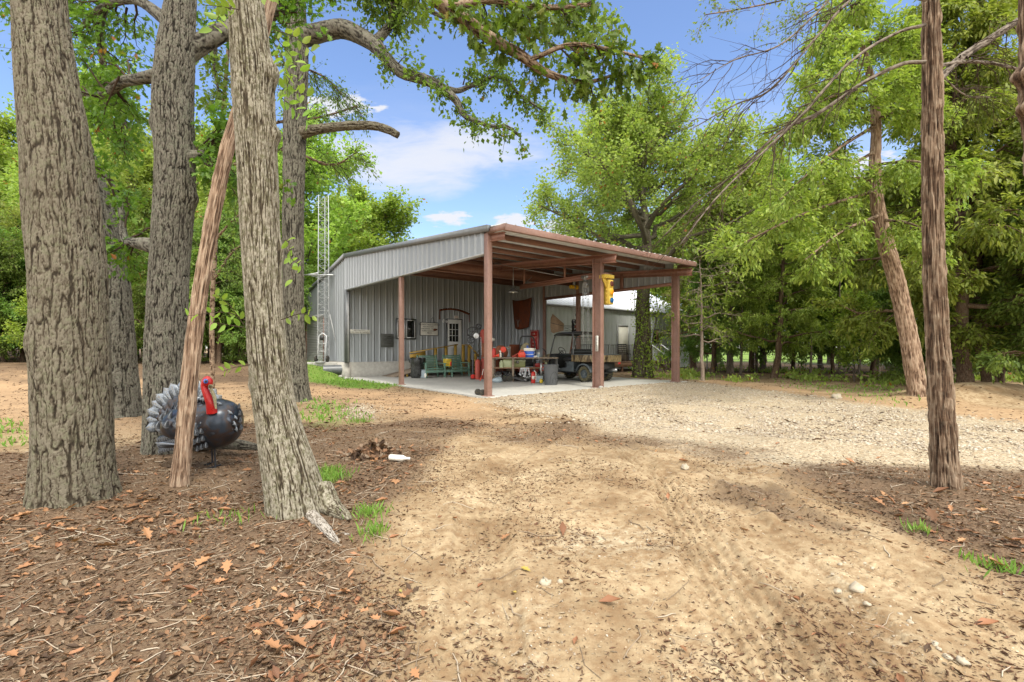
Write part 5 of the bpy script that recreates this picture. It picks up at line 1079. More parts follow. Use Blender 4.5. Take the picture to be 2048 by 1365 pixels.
for k, (s_, sz) in enumerate((('THE FARM TRADE COMPANY', .15), ('FEED AND SEED', .10), ('HARDWARE  TACK', .11), ('ROPE & SADDLES', .11), ('4012', .15))):
    tt = text_mesh('lettering', s_, h * sz * 1.25, 'ink', o, (-w * .06 if 0 < k < 4 else 0, -.033, h * (.36 - .17 * k)), (R(90), 0, 0), xs=.8 if k == 0 else 1.1)
MB().prism([(w * .2, -h * .05), (w * .32, .03), (w * .47, .02), (w * .46, -.05), (w * .36, -.06), (w * .38, -h * .13), (w * .46, -h * .16), (w * .3, -h * .14)], -.036, -.031, 'y').build('painted_figure', MATS['rust'], o)
o, w, h = wsign('door_sign', 'tiny white sign with a red line above the workshop door', (908, 917, 632, 639), 'sign_white')
text_mesh('lettering', 'OPEN', h * .42, 'sign_red', o, (0, -.032, h * .12), (R(90), 0, 0)); MB().box(-w * .4, w * .4, -.034, -.031, -h * .32, -h * .2).build('line', MATS['ink'], o)
# arched rusty rail over the door
a, b = s_at(879, TC - .1), s_at(939, TC - .1); zA = z_at(623.5, 5.2, TC - .1); o = empty('rusty_arch', 'bowed rusty iron bar hung over the workshop door', 'iron bar', BW(a, TC - .1, zA), BA); L = b - a
pts = [(L * q, 0, -.05 + .22 * math.sin(math.pi * (.12 + .8 * q)) - .10 * q) for q in np.linspace(0, 1, 14)]; m = MB()
for p, q in zip(pts[:-1], pts[1:]): m.bar(p, q, .06, .09)
m.build('bar', MATS['rust'], o); MB().bar((0.02, 0, pts[0][2]), (.02, 0, -.42), .04, .03).build('hanging_end', MATS['rust'], o); MB().bar((L - .02, 0, pts[-1][2]), (L - .02, 0, pts[-1][2] - .42), .04, .03).build('hanging_end', MATS['rust'], o)
# rusty hood hanging on the end wall, red sign
S9 = WID - .12
def end_px(px0, px1, py0, py1, s=S9):
    a, b = t_at(px1, s), t_at(px0, s); tm = (a + b) / 2; return a, b, z_at(py1, s, tm), z_at(py0, s, tm)
a, b, z0, z1 = end_px(1026.5, 1064.5, 602, 655); cx_, hz = (a + b) / 2, (z0 + z1) / 2
o = empty('car_hood', 'rusty brown old car hood hung nose down on the end wall', 'car hood', BW(S9, cx_, hz), BA)
wd, ht = b - a, z1 - z0; nu, nv = 15, 13; V = []
for j in range(nv):
    v = j / (nv - 1); half = wd / 2 * (0.72 + .28 * v ** .8)
    for i in range(nu):
        u = i / (nu - 1) * 2 - 1; V.append((-.06 - .18 * (1 - u * u) * (1 - .4 * v) - .04 * math.exp(-(u / .12) ** 2), u * half, -ht / 2 + ht * v + (.10 * u * u * (v ** 3)) - .12 * (1 - u * u) * (1 - v) ** 2))
V = np.array(V); fc = [(j * nu + i, j * nu + i + 1, (j + 1) * nu + i + 1, (j + 1) * nu + i) for j in range(nv - 1) for i in range(nu - 1)]
h_ = MB().add(V, fc).build('panel', MATS['rust'], o, True); sm = h_.modifiers.new('solid', 'SOLIDIFY'); sm.thickness = .02
MB().tube([(-.30, -.08, -ht * .22), (-.32, 0, -ht * .36), (-.30, .08, -ht * .22)], .015, 6).tube([(-.31, 0, -ht * .34), (-.3, 0, -ht * .5)], .015, 6).build('ornament', MATS['galv'], o)
MB().tube([(-.03, 0, ht * .45), (-.03, 0, ht * .95)], .008, 5).build('hanging_wire', MATS['steel'], o)
a, b, z0, z1 = end_px(1061, 1077, 661, 699, S9); o = empty('red_sign', 'tall red enamel sign with pale letters on the end wall', 'sign', BW(S9, (a + b) / 2, (z0 + z1) / 2), BA); w, h = b - a, z1 - z0
MB().box(-.03, 0, -w / 2, w / 2, -h / 2, h / 2).build('board', MATS['sign_red'], o)
m = MB(); e = .03
for q in ((-w / 2 + e, -w / 2 + e + .02, -h / 2 + e, h / 2 - e), (w / 2 - e - .02, w / 2 - e, -h / 2 + e, h / 2 - e), (-w / 2 + e, w / 2 - e, h / 2 - e - .02, h / 2 - e)): m.box(-.034, -.031, *q)
m.build('border', MATS['cream'], o)
for k, (s_, z_) in enumerate((('ASK', .30), ('ABOUT', .12), ('A DEAL', -.12), ('ON OIL', -.30))): text_mesh('lettering', s_, h * (.15 if k < 2 else .11), 'cream', o, (-.033, 0, h * z_), (R(90), 0, R(-90)), xs=.8)
# vertical white name plate on the middle post
o = empty('post_sign', 'narrow upright white plate with black letters on the middle post', 'sign', BW(4.345, -.02, 1.3 + (696 - 687.5) / F * 15.7), BA); hh = 31 / F * 15.7
MB().box(-.012, 0, -.055, .055, -hh / 2, hh / 2).build('plate', MATS['sign_white'], o)
for k, ch in enumerate('BMCTRSE'): text_mesh('letter', ch, .085, 'ink', o, (-.014, 0, hh * (.40 - .133 * k)), (R(90), 0, R(-90)), ext=.001)
# ---- traffic light on the middle post
TL = empty('traffic_light', 'yellow three lamp traffic light hung on the middle post', 'traffic light', BW(4.68, -.20, 2.70), BA)
m = MB(); m.box(-.105, .105, -.12, .12, 0, .80); m.build('housing', MATS['traffic_yellow'], TL, bevel=.015)
m = MB(); m.box(-.28, .14, -.14, .14, .84, .96); m.build('bracket', MATS['traffic_yellow'], TL, bevel=.01); m = MB(); m.prism([(-.26, .84), (-.26, .78), (-.19, .70), (-.107, .45), (-.107, .84)], -.03, .03, 'y'); m.build('bracket_arm', MATS['traffic_yellow'], TL)
MB().box(-.28, .02, -.15, .15, .962, .995).build('hanger_plate', MATS['steel_red_post'], TL)
for k, mt in enumerate(('lens_blue', 'lens_amber', 'lens_red')):
    zc_ = .135 + .265 * k; dr = MB().box(-.10, .10, -.135, -.121, zc_ - .125, zc_ + .125).build('lamp_door', MATS['traffic_yellow'], TL, bevel=.008)
    MB().lathe([(.090, 0), (.085, .03), (.06, .045), (.01, .05)], 24, (0, -.135, zc_), (R(90), 0, 0)).build('lens', MATS[mt], dr, True)
    MB().tube([(.092 * math.cos(q), -.145, zc_ + .092 * math.sin(q)) for q in np.linspace(0, 2 * math.pi, 25)[:-1]], .008, 6, closed=True).build('lens_ring', MATS['traffic_yellow'], dr)
    MB().box(.121, .15, -.03, .03, zc_ - .02, zc_ + .0).box(-.15, -.121, -.06, -.02, zc_ - .08, zc_ - .05).box(-.15, -.121, -.06, -.02, zc_ + .05, zc_ + .08).build('hinge', MATS['traffic_yellow'], TL)
m = MB()
for k in range(12): m.box(-.124, -.119, -.10, .10, .03 + .065 * k, .045 + .065 * k)
m.build('side_ribs', MATS['traffic_yellow'], TL)
# ---- pendant lamp
PL = empty('pendant_lamp', 'white enamel barn lamp hanging on a rod under the open bay roof', 'lamp', BW(4.25, 4.2, 3.47), 0)
MB().lathe([(.225, 0), (.215, .03), (.14, .09), (.07, .13), (.055, .2), (.03, .24)], 24, cap=False).build('lamp_shade', MATS['grey_plastic'], PL, True); MB().lathe([(.21, .012), (.12, .07), (.01, .09)], 24, cap=False).build('reflector', MATS['white_metal'], PL, True)
MB().tube([(0, 0, .22), (0, 0, .95)], .012, 8).build('rod', MATS['galv'], PL); MB().ball((0, 0, .02), (.05, .05, .06)).build('bulb', MATS['cream'], PL, True)
# ---- hoists
def chain(mb, p, q, r=.006, sag=0):
    n = max(4, int(np.linalg.norm(np.array(q) - np.array(p)) / .05)); pts = [np.array(p) + (np.array(q) - np.array(p)) * i / n for i in range(n + 1)]
    for i in range(n): mb.tube([pts[i], pts[i + 1]], r if i % 2 else r * 1.9, 5, cap=False)
HY = empty('electric_hoist', 'yellow electric hoist hanging beyond the beam', 'hoist', BW(s_at(1148, 4.6), 4.6, z_at(571, 7, 4.6)), BA)
MB().lathe([(.08, -.30), (.115, -.26), (.115, -.04), (.07, -.03)], 14, (0, 0, 0), (0, R(90), 0)).lathe([(.09, .06), (.125, .08), (.125, .24), (.07, .28)], 14, (0, 0, 0), (0, R(90), 0)).build('motor', MATS['hoist_yellow'], HY, True)
MB().lathe([(.10, -.05), (.10, .08)], 14, (0, 0, 0), (0, R(90), 0)).box(-.05, .05, -.06, .06, .08, .50).build('drum', MATS['steel'], HY)
m = MB()
for x, y, z in ((-.03, 0, -1.9), (.05, .02, -1.9), (.14, 0, -1.5)): chain(m, (x, y, -.1), (x, y, z))
m.build('lift_cable', MATS['steel'], HY); MB().obox((.14, 0, -1.55), (.035, .03, .14)).build('hand_switch', MATS['grey_plastic'], HY)
HY.scale = (.8, .8, .8)
tc_ = t_at(1171, 4.44); CHN = empty('chain_hoist', 'steel chain hoist with long loops of chain on the red monorail', 'hoist', BW(4.44, tc_, 3.56), BA)
MB().obox((0, 0, .08), (.16, .12, .14)).lathe([(.05, -.08), (.05, .08)], 12, (0, .09, .10), (0, R(90), 0)).lathe([(.05, -.08), (.05, .08)], 12, (0, -.09, .10), (0, R(90), 0)).build('trolley', MATS['steel'], CHN)
MB().lathe([(.10, -.05), (.12, -.02), (.12, .03), (.09, .06)], 16, (0, 0, -.16), (0, R(90), 0)).tube([(0, 0, 0), (0, 0, -.12)], .02, 6).build('chain_wheel', MATS['steel'], CHN, True)
MB().lathe([(.05, -.04), (.07, 0), (.05, .04)], 12, (0, 0, -.46), (0, R(90), 0)).tube([(0, 0, -.5), (.03, 0, -.56), (.02, 0, -.62), (-.03, 0, -.6)], .012, 6).build('hook_block', MATS['steel'], CHN, True)
m = MB()
for x, y, z in ((-.02, -.03, -.44), (.02, .03, -.44), (.0, .13, -1.95), (-.03, .05, -2.1), (.05, -.10, -2.05), (.03, -.05, -2.0)): chain(m, (x, y, -.1), (x, y, z))
m.build('chain', MATS['steel'], CHN)

# ---- utility vehicle
def utv():
    c = np.array((3.27, 18.85, 0)); hd = math.atan2(0.782, -0.623) - math.pi / 2   # local +y is forward
    u = empty('utility_vehicle', 'camouflage utility vehicle with open cab and flat bed parked inside the bay', 'utility vehicle', c, hd)   # origin: rear axle centre
    G_, Bk = MATS['utv_grey'], MATS['black_paint']
    m = MB(); m.box(-.42, .42, -.45, 2.45, .30, .38); m.box(-.62, .62, .62, 1.75, .34, .40); m.build('chassis', Bk, u)
    # flat bed
    bed = MB(); bed.box(-.70, .70, -.62, .62, .76, .79)
    bed = bed.build('cargo_bed', Bk, u)
    for nm, q in (('side_panel', (-.72, -.69, -.62, .60, .76, 1.02)), ('side_panel', (.69, .72, -.62, .60, .76, 1.02)), ('tailgate', (-.72, .72, -.655, -.622, .76, 1.02)), ('head_panel', (-.72, .72, .603, .63, .76, 1.04))):
        MB().box(*q).build(nm, MATS['camo'], bed, bevel=.006)
    m = MB(); m.bar((-.705, -.63, 1.035), (-.705, .62, 1.035), .05, .03); m.bar((.705, -.63, 1.035), (.705, .62, 1.035), .05, .03); m.bar((-.68, -.64, 1.035), (.68, -.64, 1.035), .05, .03); m.build('bed_rail', G_, bed)
    m = MB(); m.box(-.45, .45, -.56, .4, .48, .74); m.box(-.3, .3, -.3, .5, .38, .5); m.build('engine_box', Bk, u)
    for x in (-.60, .60): MB().obox((x, -.66, .70), (.12, .03, .07)).build('tail_lamp', MATS['tail_lamp'], u)
    MB().tube([(.25, -.2, .42), (.3, -.62, .45), (.3, -.78, .45)], .05, 10).build('exhaust', MATS['galv'], u)
    # cab
    m = MB(); m.box(-.64, .64, .70, .98, .44, .74); m.box(-.60, .60, .66, 1.10, .70, .76); m.build('seat_base', G_, u, bevel=.02)
    MB().obox((0, .98, .83), (1.18, .46, .12)).build('seat', Bk, u, bevel=.03); MB().obox((0, .76, 1.07), (1.14, .10, .36), (R(-10), 0, 0)).build('backrest', Bk, u, bevel=.03)
    m = MB(); m.prism([(1.72, .38), (1.72, .98), (1.82, 1.06), (2.0, 1.02), (2.1, .60), (2.1, .38)], -.60, .60, 'x'); m.build('dashboard', Bk, u, bevel=.02)
    m = MB(); m.prism([(1.95, .45), (1.92, 1.02), (2.05, 1.06), (2.45, .97), (2.66, .80), (2.68, .52), (2.55, .45)], -.56, .56, 'x'); hood = m.build('bonnet', MATS['camo'], u, bevel=.03)
    for x in (-.36, .36): MB().lathe([(.075, 0), (.07, .03)], 14, (x, 2.66, .72), (R(-90), 0, 0)).build('headlight', MATS['cream'], u)
    MB().tube([(-.45, 2.62, .42), (-.45, 2.78, .50), (-.45, 2.78, .74), (.45, 2.78, .74), (.45, 2.78, .50), (.45, 2.62, .42)], .022, 8).build('bumper', Bk, u, True)
    for x in (-1, 1):
        m = MB(); m.prism([(.58, .36), (.58, 1.02), (.68, 1.04), (.70, .60), (.98, .52), (1.68, .46), (1.68, .36)], .60 * x, .66 * x, 'x'); m.build('side_sill', G_, u, bevel=.01)
        m = MB()
        for k in range(5): m.obox((x * .635, .95, .50 + .05 * k), (.03, .24, .018))
        m.build('vent_ribs', G_, u)
    for x in (-.31,):
        MB().tube([(x + .17 * math.cos(q), 1.55 + .10 * math.sin(q), 1.18 + .14 * math.sin(q)) for q in np.linspace(0, 2 * math.pi, 21)[:-1]], .014, 8, closed=True).tube([(x, 1.56, 1.18), (x, 1.80, 1.02)], .02, 6).bar((x - .16, 1.55, 1.18), (x + .16, 1.55, 1.18), .03, .012).bar((x, 1.48, 1.08), (x, 1.55, 1.18), .03, .012).build('steering_wheel', Bk, u)
    # roll cage
    m = MB()
    for x in (-.62, .62):
        m.tube([(x, .62, .72), (x, .62, 1.78), (x, .66, 1.86), (x, .76, 1.88), (x, 1.45, 1.86), (x, 1.62, 1.80), (x, 1.70, 1.68), (x, 1.92, 1.06)], .027, 8)
    m.tube([(-.62, .66, 1.86), (.62, .66, 1.86)], .027, 8); m.tube([(-.62, .62, 1.14), (.62, .62, 1.14)], .022, 8); m.tube([(-.62, 1.6, 1.81), (.62, 1.6, 1.81)], .022, 8); m.tube([(-.62, .62, 1.70), (.62, .62, 1.70)], .018, 8); m.build('roll_cage', MATS['utv_bar'], u, True)
    m = MB()
    for i in range(9): m.tube([(-.55 + .1375 * i, .62, 1.15), (-.55 + .1375 * i, .62, 1.70)], .004, 4)
    for i in range(5): m.tube([(-.6, .62, 1.24 + .1 * i), (.6, .62, 1.24 + .1 * i)], .004, 4)
    m.build('rear_screen', MATS['utv_bar'], u)
    V = []; nu, nv = 9, 9
    for j in range(nv):
        for i in range(nu):
            a, b = i / 8 * 2 - 1, j / 8; V.append((a * .66, .58 + 1.10 * b, 1.90 + .05 * (1 - a * a) - .10 * max(0, b - .8) / .2 + .012 * math.sin(b * 9)))
    rf = MB().add(V, [(j * nu + i, j * nu + i + 1, (j + 1) * nu + i + 1, (j + 1) * nu + i) for j in range(8) for i in range(8)]).build('cab_roof', Bk, u, True); q = rf.modifiers.new('s', 'SOLIDIFY'); q.thickness = .03
    # wheels
    for x, y in ((-.58, 0), (.58, 0), (-.58, 1.95), (.58, 1.95)):
        s = 1 if x > 0 else -1; w = empty('wheel', None, None, (x, y, .305), 0, parent=u)
        ty = MB(); ty.lathe([(.17, -.10), (.24, -.125), (.285, -.11), (.295, 0), (.285, .11), (.24, .125), (.17, .10)], 36, (0, 0, 0), (0, R(90), 0), cap=False)
        ty = ty.build('tyre', MATS['mud_rubber'], w, True)
        lg = MB()
        for k in range(20):
            for e in (-1, 1):
                a = 2 * math.pi * (k + (.5 if e > 0 else 0)) / 20; lg.obox((e * .06, .298 * math.cos(a), .298 * math.sin(a)), (.13, .028, .030), (a, 0, 0) if False else (a, 0, e * .45))
        lg.build('tread', MATS['black_rubber'], ty)
        rim = MB().lathe([(.175, s * .06), (.165, s * .03), (.07, s * .02), (.06, s * .07), (.01, s * .075)], 24, (0, 0, 0), (0, R(90), 0), cap=False).lathe([(.178, -.10), (.178, .10)], 24, (0, 0, 0), (0, R(90), 0), cap=False)
        for k in range(5): a = 2 * math.pi * k / 5; rim.ball((s * .045, .11 * math.cos(a), .11 * math.sin(a)), .012, 6, 4)
        rim.build('rim', MATS['utv_grey'], w, True)
    # fenders
    for x, y in ((-.60, 0), (.60, 0), (-.60, 1.95), (.60, 1.95)):
        V = []; n = 13
        for i in range(n):
            a = math.pi * (.04 + .92 * i / (n - 1)); r = .375
            for xx in (-.13, .13, .145): V.append((x + (xx if x > 0 else -xx), y + r * math.cos(a) * 1.02, .33 + r * math.sin(a) * .98 - (.05 if xx == .145 else 0)))
        fd_ = MB().add(V, [(3 * i + k, 3 * i + k + 1, 3 * i + k + 4, 3 * i + k + 3) for i in range(n - 1) for k in (0, 1)]).build('fender', G_, u, True); q = fd_.modifiers.new('s', 'SOLIDIFY'); q.thickness = .012
utv()

# ---- workbench and what stands on it
WB = empty('workbench', 'long cluttered wooden workbench with a lower shelf in the open bay', 'workbench', (0.42, 18.5, 0), R(-3)); hb = .93
MB().box(-1.25, 1.35, -.05, .75, hb - .04, hb).build('bench_top', MATS['weathered_wood'], WB, bevel=.005); MB().box(-1.22, .72, 0, .7, .50, .54).build('shelf', MATS['deck_wood'], WB); MB().box(.72, .98, -.04, .0, .43, .57).build('shelf_bracket', MATS['red_faded'], WB)
for x in (-1.15, -.38, .70, 1.28):
    for y in (0.0, .65): MB().box(x - .04, x + .04, y, y + .07, 0, hb - .04).build('leg', MATS['weathered_wood'] if x < 0 else MATS['steel'], WB)
def at(px, Y): return (px - 1024) / F * Y
def thing_at(name, label, cat, px, Y, z, rz=0.0, group=None): return empty(name, label, cat, (at(px, Y), Y, z), rz, group)
# cooler
o = thing_at('cool_box', 'blue cool box with white lid on the workbench', 'cooler', 1059.5, 18.75, hb, R(-20))
MB().box(-.19, .19, -.14, .14, 0, .24).build('body', MATS['blue_plastic'], o, bevel=.02); MB().box(-.20, .20, -.15, .15, .24, .36).build('lid', MATS['foam'], o, bevel=.02); MB().tube([(-.205, 0, .2), (-.22, -.15, .12), (.0, -.17, .10), (.22, -.15, .12), (.205, 0, .2)], .012, 6).build('handle', MATS['foam'], o)
# fuel can
o = thing_at('fuel_can', 'bright red plastic fuel can on the workbench', 'fuel can', 1043, 18.6, hb, R(10))
MB().prism([(-.13, 0), (.13, 0), (.15, .05), (.14, .17), (.08, .22), (-.09, .22), (-.14, .15)], -.08, .08, 'y').build('body', MATS['red_plastic'], o, bevel=.02); MB().tube([(-.08, 0, .21), (-.05, 0, .27), (.05, 0, .27), (.09, 0, .21)], .015, 8).build('handle', MATS['red_plastic'], o, True); MB().tube([(-.12, 0, .16), (-.26, 0, .08), (-.36, 0, .03)], .022, 8).build('spout', MATS['red_faded'], o, True)
o = thing_at('grease_tray', 'faded red tray lying flat beside the fuel can', 'tray', 1031, 18.8, hb); MB().box(-.12, .12, -.1, .1, 0, .02).box(-.12, .12, -.1, -.09, .02, .06).box(-.12, .12, .09, .1, .02, .06).box(-.12, -.11, -.09, .09, .02, .06).box(.11, .12, -.09, .09, .02, .06).build('pan', MATS['red_faded'], o)
o = thing_at('plastic_jar', 'small white plastic jar at the end of the workbench', 'jar', 1077, 18.6, hb); MB().lathe([(.045, 0), (.05, .02), (.05, .13), (.035, .15)], 14).build('body', MATS['grey_blue'], o, True); MB().lathe([(.05, .15), (.05, .185)], 14).build('lid', MATS['foam'], o)
o = thing_at('rag', 'crumpled white rag on the workbench between cool box and jar', 'rag', 1070, 18.62, hb); MB().ball((0, 0, .03), (.09, .07, .04), 9, 6).ball((.04, .02, .05), (.05, .05, .03), 8, 5).build('cloth', MATS['foam'], o, True)
o = thing_at('spray_bottle', 'white spray bottle standing on the workbench', 'bottle', 1001, 18.55, hb); MB().lathe([(.035, 0), (.04, .03), (.04, .15), (.015, .19), (.015, .22)], 12).build('body', MATS['foam'], o, True); MB().box(-.05, .03, -.015, .015, .22, .26).build('trigger', MATS['foam'], o)
o = thing_at('spray_can', 'small dark spray can beside the white bottle', 'can', 1005.5, 18.6, hb); MB().lathe([(.03, 0), (.03, .16), (.012, .18), (.012, .2)], 12).build('body', MATS['black_paint'], o, True)
o = thing_at('hose_reel', 'bright orange plastic reel standing on edge on the workbench', 'reel', 1006.5, 18.9, hb + .30)
m = MB()
for k in range(8): a = k * math.pi / 4; m.obox((.07 * math.cos(a), 0, .07 * math.sin(a)), (.09, .05, .07), (0, -a, 0))
m.lathe([(.07, -.03), (.07, .03)], 14, (0, 0, 0), (R(90), 0, 0)); m.build('disc', MATS['red_plastic'], o, bevel=.006); MB().bar((0, .03, 0), (0, .03, -.30), .03).build('stand', MATS['steel'], o)
o = thing_at('grinder', 'red bench extinguisher bottle beside the front corner post', 'extinguisher', 988, 18.6, hb); MB().lathe([(.07, 0), (.075, .03), (.075, .27), (.04, .34), (.02, .36)], 14).build('body', MATS['red_paint'], o, True); MB().obox((.03, 0, .38), (.12, .03, .03)).build('valve', MATS['galv'], o)
o = thing_at('oil_funnel', 'orange red oil funnel lying beside the extinguisher bottle', 'funnel', 994, 18.5, hb); MB().lathe([(.02, -.1), (.025, -.02), (.07, .08)], 14, (0, 0, .07), (0, R(80), 0), cap=False).build('cone', MATS['red_plastic'], o, True)
o = thing_at('metal_cabinet', 'grey brown sheet metal box standing behind the workbench', 'box', 1015.5, 19.5, 0); MB().box(-.12, .12, -.1, .25, 0.55, 1.35).box(-.14, .14, -.08, .27, 0, .55).build('body', MATS['weathered_wood'], o, bevel=.005); MB().box(-.1, .1, -.108, -.101, .6, 1.3).build('door', MATS['trim_grey'], o)
o = thing_at('rusty_plate', 'large rusty steel plate leaning behind the workbench', 'plate', 1029, 20.0, 0.0, R(5)); MB().obox((0, 0, .72), (.42, .02, 1.44), (R(-6), 0, 0)).build('sheet', MATS['rust'], o)
o = thing_at('iron_disc', 'rusty round iron disc behind the orange reel', 'disc', 1001, 19.4, 1.1); MB().lathe([(.30, -.02), (.30, .02)], 26, (0, 0, 0), (R(90), 0, 0)).lathe([(.07, -.06), (.07, .06)], 14, (0, 0, 0), (R(90), 0, 0)).build('disc', MATS['rust_light'], o); MB().box(-.25, .25, -.05, .05, -1.1, -.29).build('stand', MATS['rust'], o)
o = thing_at('angle_iron', 'pale steel angle leaning against the wall behind the workbench', 'steel bar', 1020, 21.5, 0); MB().bar((-.07, 0, 0), (.07, .05, 2.05), .05, .01).bar((-.045, .02, 0), (.095, .07, 2.05), .01, .05).build('bar', MATS['galv'], o)
o = thing_at('toolbox', 'black tool chest behind the workbench', 'tool chest', 1036, 20.4, 0); MB().box(-.32, .32, 0, .4, 0, 1.42).build('body', MATS['black_paint'], o, bevel=.01)
for k in range(5): MB().box(-.30, .30, -.02, -.003, .1 + .26 * k, .33 + .26 * k).build('drawer', MATS['grey_plastic'], o, bevel=.004)
o = thing_at('jacket', 'tan camouflage jacket draped behind the blue cool box', 'jacket', 1050, 19.6, 0.9); MB().ball((0, 0, .28), (.20, .10, .34), 14, 10, (0, .2, 0)).ball((.13, -.05, .20), (.09, .07, .22), 10, 8).ball((-.12, -.04, .12), (.08, .07, .20), 10, 8).ball((.08, 0, .52), (.10, .08, .09), 10, 8).build('cloth', MATS['cloth_tan'], o, True); MB().bar((0, 0, -.9), (0, 0, .2), .05).build('stand', MATS['black_paint'], o)
o = thing_at('glove', 'blue work glove beside the jacket', 'glove', 1055, 19.3, 1.27)
MB().ball((0, 0, .02), (.05, .03, .06)).bar((0, 0, -.34), (0, 0, 0), .02).build('palm', MATS['blue_plastic'], o, True)
for k in range(4): MB().tube([(-.03 + .02 * k, 0, .06), (-.034 + .022 * k, -.01, .115 + (.01 if k in (1, 2) else 0))], .009, 6).build('finger', MATS['blue_plastic'], o, True)
MB().tube([(.045, 0, .02), (.075, -.01, .06)], .01, 6).build('thumb', MATS['blue_plastic'], o, True)
# ride-on mower behind the bench: hoop, seat, deck, wheels
o = thing_at('riding_mower', 'riding mower with black roll hoop behind the workbench', 'mower', 1054, 20.3, 0, R(8)); Bk = MATS['black_paint']
MB().tube([(-.33, 0, .35), (-.33, 0, 1.45), (-.27, 0, 1.72), (-.20, 0, 1.78), (.20, 0, 1.78), (.28, 0, 1.70), (.34, 0, 1.45), (.36, 0, .35)], .03, 10).build('roll_hoop', Bk, o, True); MB().box(-.4, .4, -.5, .5, .25, .45).build('body', MATS['red_faded'], o, bevel=.02); MB().obox((0, -.15, .62), (.5, .5, .16)).obox((0, .12, .85), (.5, .12, .5)).build('seat', Bk, o, bevel=.03)
for x, y, r in ((-.48, .3, .27), (.48, .3, .27), (-.42, -.65, .16), (.42, -.65, .16)): MB().lathe([(r * .6, -.08), (r, -.07), (r, .07), (r * .6, .08)], 20, (x, y, r), (0, R(90), 0)).build('wheel', MATS['black_rubber'], o, True)
# lower shelf boxes
o = thing_at('storage_bin', 'pale green storage box under the bench top', 'box', 1015, 18.6, .541); MB().box(-.17, .17, 0, .35, 0, .28).build('body', MATS['pale_green'], o, bevel=.015); MB().box(-.18, .18, -.01, .36, .28, .32).build('lid', MATS['olive_box'], o, bevel=.01)
o = thing_at('ammunition_box', 'long olive green chest under the bench top', 'chest', 1035, 18.75, .541); MB().box(-.30, .30, 0, .3, 0, .22).build('body', MATS['olive_box'], o, bevel=.01); MB().box(-.31, .31, -.012, .31, .22, .30).build('lid', MATS['pale_green'], o, bevel=.01); MB().box(-.05, .05, -.03, -.013, .15, .25).build('latch', MATS['steel'], o)
o = thing_at('green_canister', 'small green canister at the left of the shelf', 'canister', 1003, 18.6, .541); MB().lathe([(.08, 0), (.08, .2), (.04, .25), (.04, .28)], 14).build('body', MATS['pale_green'], o, True)
# wrenches in a row
rr_ = random.Random(4)
for k in range(9):
    px = 1041.5 + 2.0 * k; Y = 18.40; L = rr_.uniform(.20, .34); o = thing_at('wrench', ORD[k] + ' steel wrench from the left in the row under the bench shelf', 'wrench', px, Y, .52, 0, 'wrenches hanging from the bench shelf'); ang = rr_.uniform(-.25, .25)
    m = MB(); p1 = np.array((math.sin(ang) * L, 0, -math.cos(ang) * L)); m.bar((0, 0, 0), p1, .018, .008, (0, 1, 0)); m.lathe([(.022, -.006), (.022, .006)], 10, (0, 0, 0), (R(90), 0, 0)); m.lathe([(.026, -.006), (.026, .006)], 10, p1, (R(90), 0, 0)); m.build('shaft', MATS['white_metal'], o)
# machine parts under the bench
def hub(px, py, r, lab, Y=18.5, mat='foam'):
    x, y, z = P(px, py, Y); o = empty('cart_wheel', lab, 'wheel', (x, y, r), 0); MB().lathe([(r * .55, -.03), (r, -.025), (r, .025), (r * .55, .03)], 22, (0, 0, 0), (R(90), 0, R(15))).build('tyre', MATS['black_rubber'], o, True); MB().lathe([(r * .5, -.04), (r * .5, .0)], 16, (0, 0, 0), (R(90), 0, R(15))).lathe([(r * .15, -.06), (r * .15, .0)], 10, (0, 0, 0), (R(90), 0, R(15))).build('rim', MATS[mat], o, True)
hub(1019, 757, .13, 'small wheel with white rim under the middle of the workbench'); hub(1045, 757, .12, 'small wheel with white rim below the hanging wrenches'); hub(1009, 760, .10, 'dark caster wheel beside the grey sack', mat='steel')
o = thing_at('sack', 'slumped grey sack on the slab by the bench leg', 'sack', 994.5, 18.15, 0); MB().ball((0, 0, .08), (.20, .15, .11), 14, 8).ball((.08, .03, .12), (.10, .10, .09), 10, 6).build('sack', MATS['grey_blue'], o, True)
o = thing_at('floor_jack', 'black trolley jack lying under the workbench', 'jack', 1034, 18.5, 0, R(-20)); MB().obox((0, 0, .12), (.75, .10, .07), (0, R(14), 0)).obox((0, .14, .14), (.75, .06, .07), (0, R(14), 0)).build('frame', Bk, o, bevel=.01); MB().tube([(-.35, .07, .2), (-.8, .1, .5)], .018, 8).build('handle', MATS['black_iron'], o)
for x in (-.3, .32): MB().lathe([(.06, -.1), (.06, .1)], 14, (x, .07, .06), (R(90), 0, 0)).build('wheel', MATS['steel'], o)
def junk(px, Y, seed, lab, nm, cat):
    r = random.Random(seed); o = thing_at(nm, lab, cat, px, Y, 0, r.uniform(-.5, .5)); m = MB(); m.box(-.17, .17, -.14, .14, .03, .24); m.lathe([(.11, 0), (.12, .1), (.08, .14)], 16, (0, 0, .24)); m.build('block', MATS['black_paint'], o, bevel=.01)
    m = MB()
    for k in range(7): m.tube([(r.uniform(-.17, .17), -.15, r.uniform(.05, .3)), (r.uniform(-.2, .2), -.18, r.uniform(.05, .35)), (r.uniform(-.17, .17), -.14, r.uniform(.05, .3))], .010, 6)
    m.build('pipes', MATS['steel'], o, True); MB().lathe([(.06, 0), (.06, .03)], 14, (.06, -.16, .14), (R(90), 0, 0)).build('pulley', MATS['galv'], o); MB().box(-.16, -.04, -.16, -.141, .1, .2).build('cover', MATS['olive_box'], o)
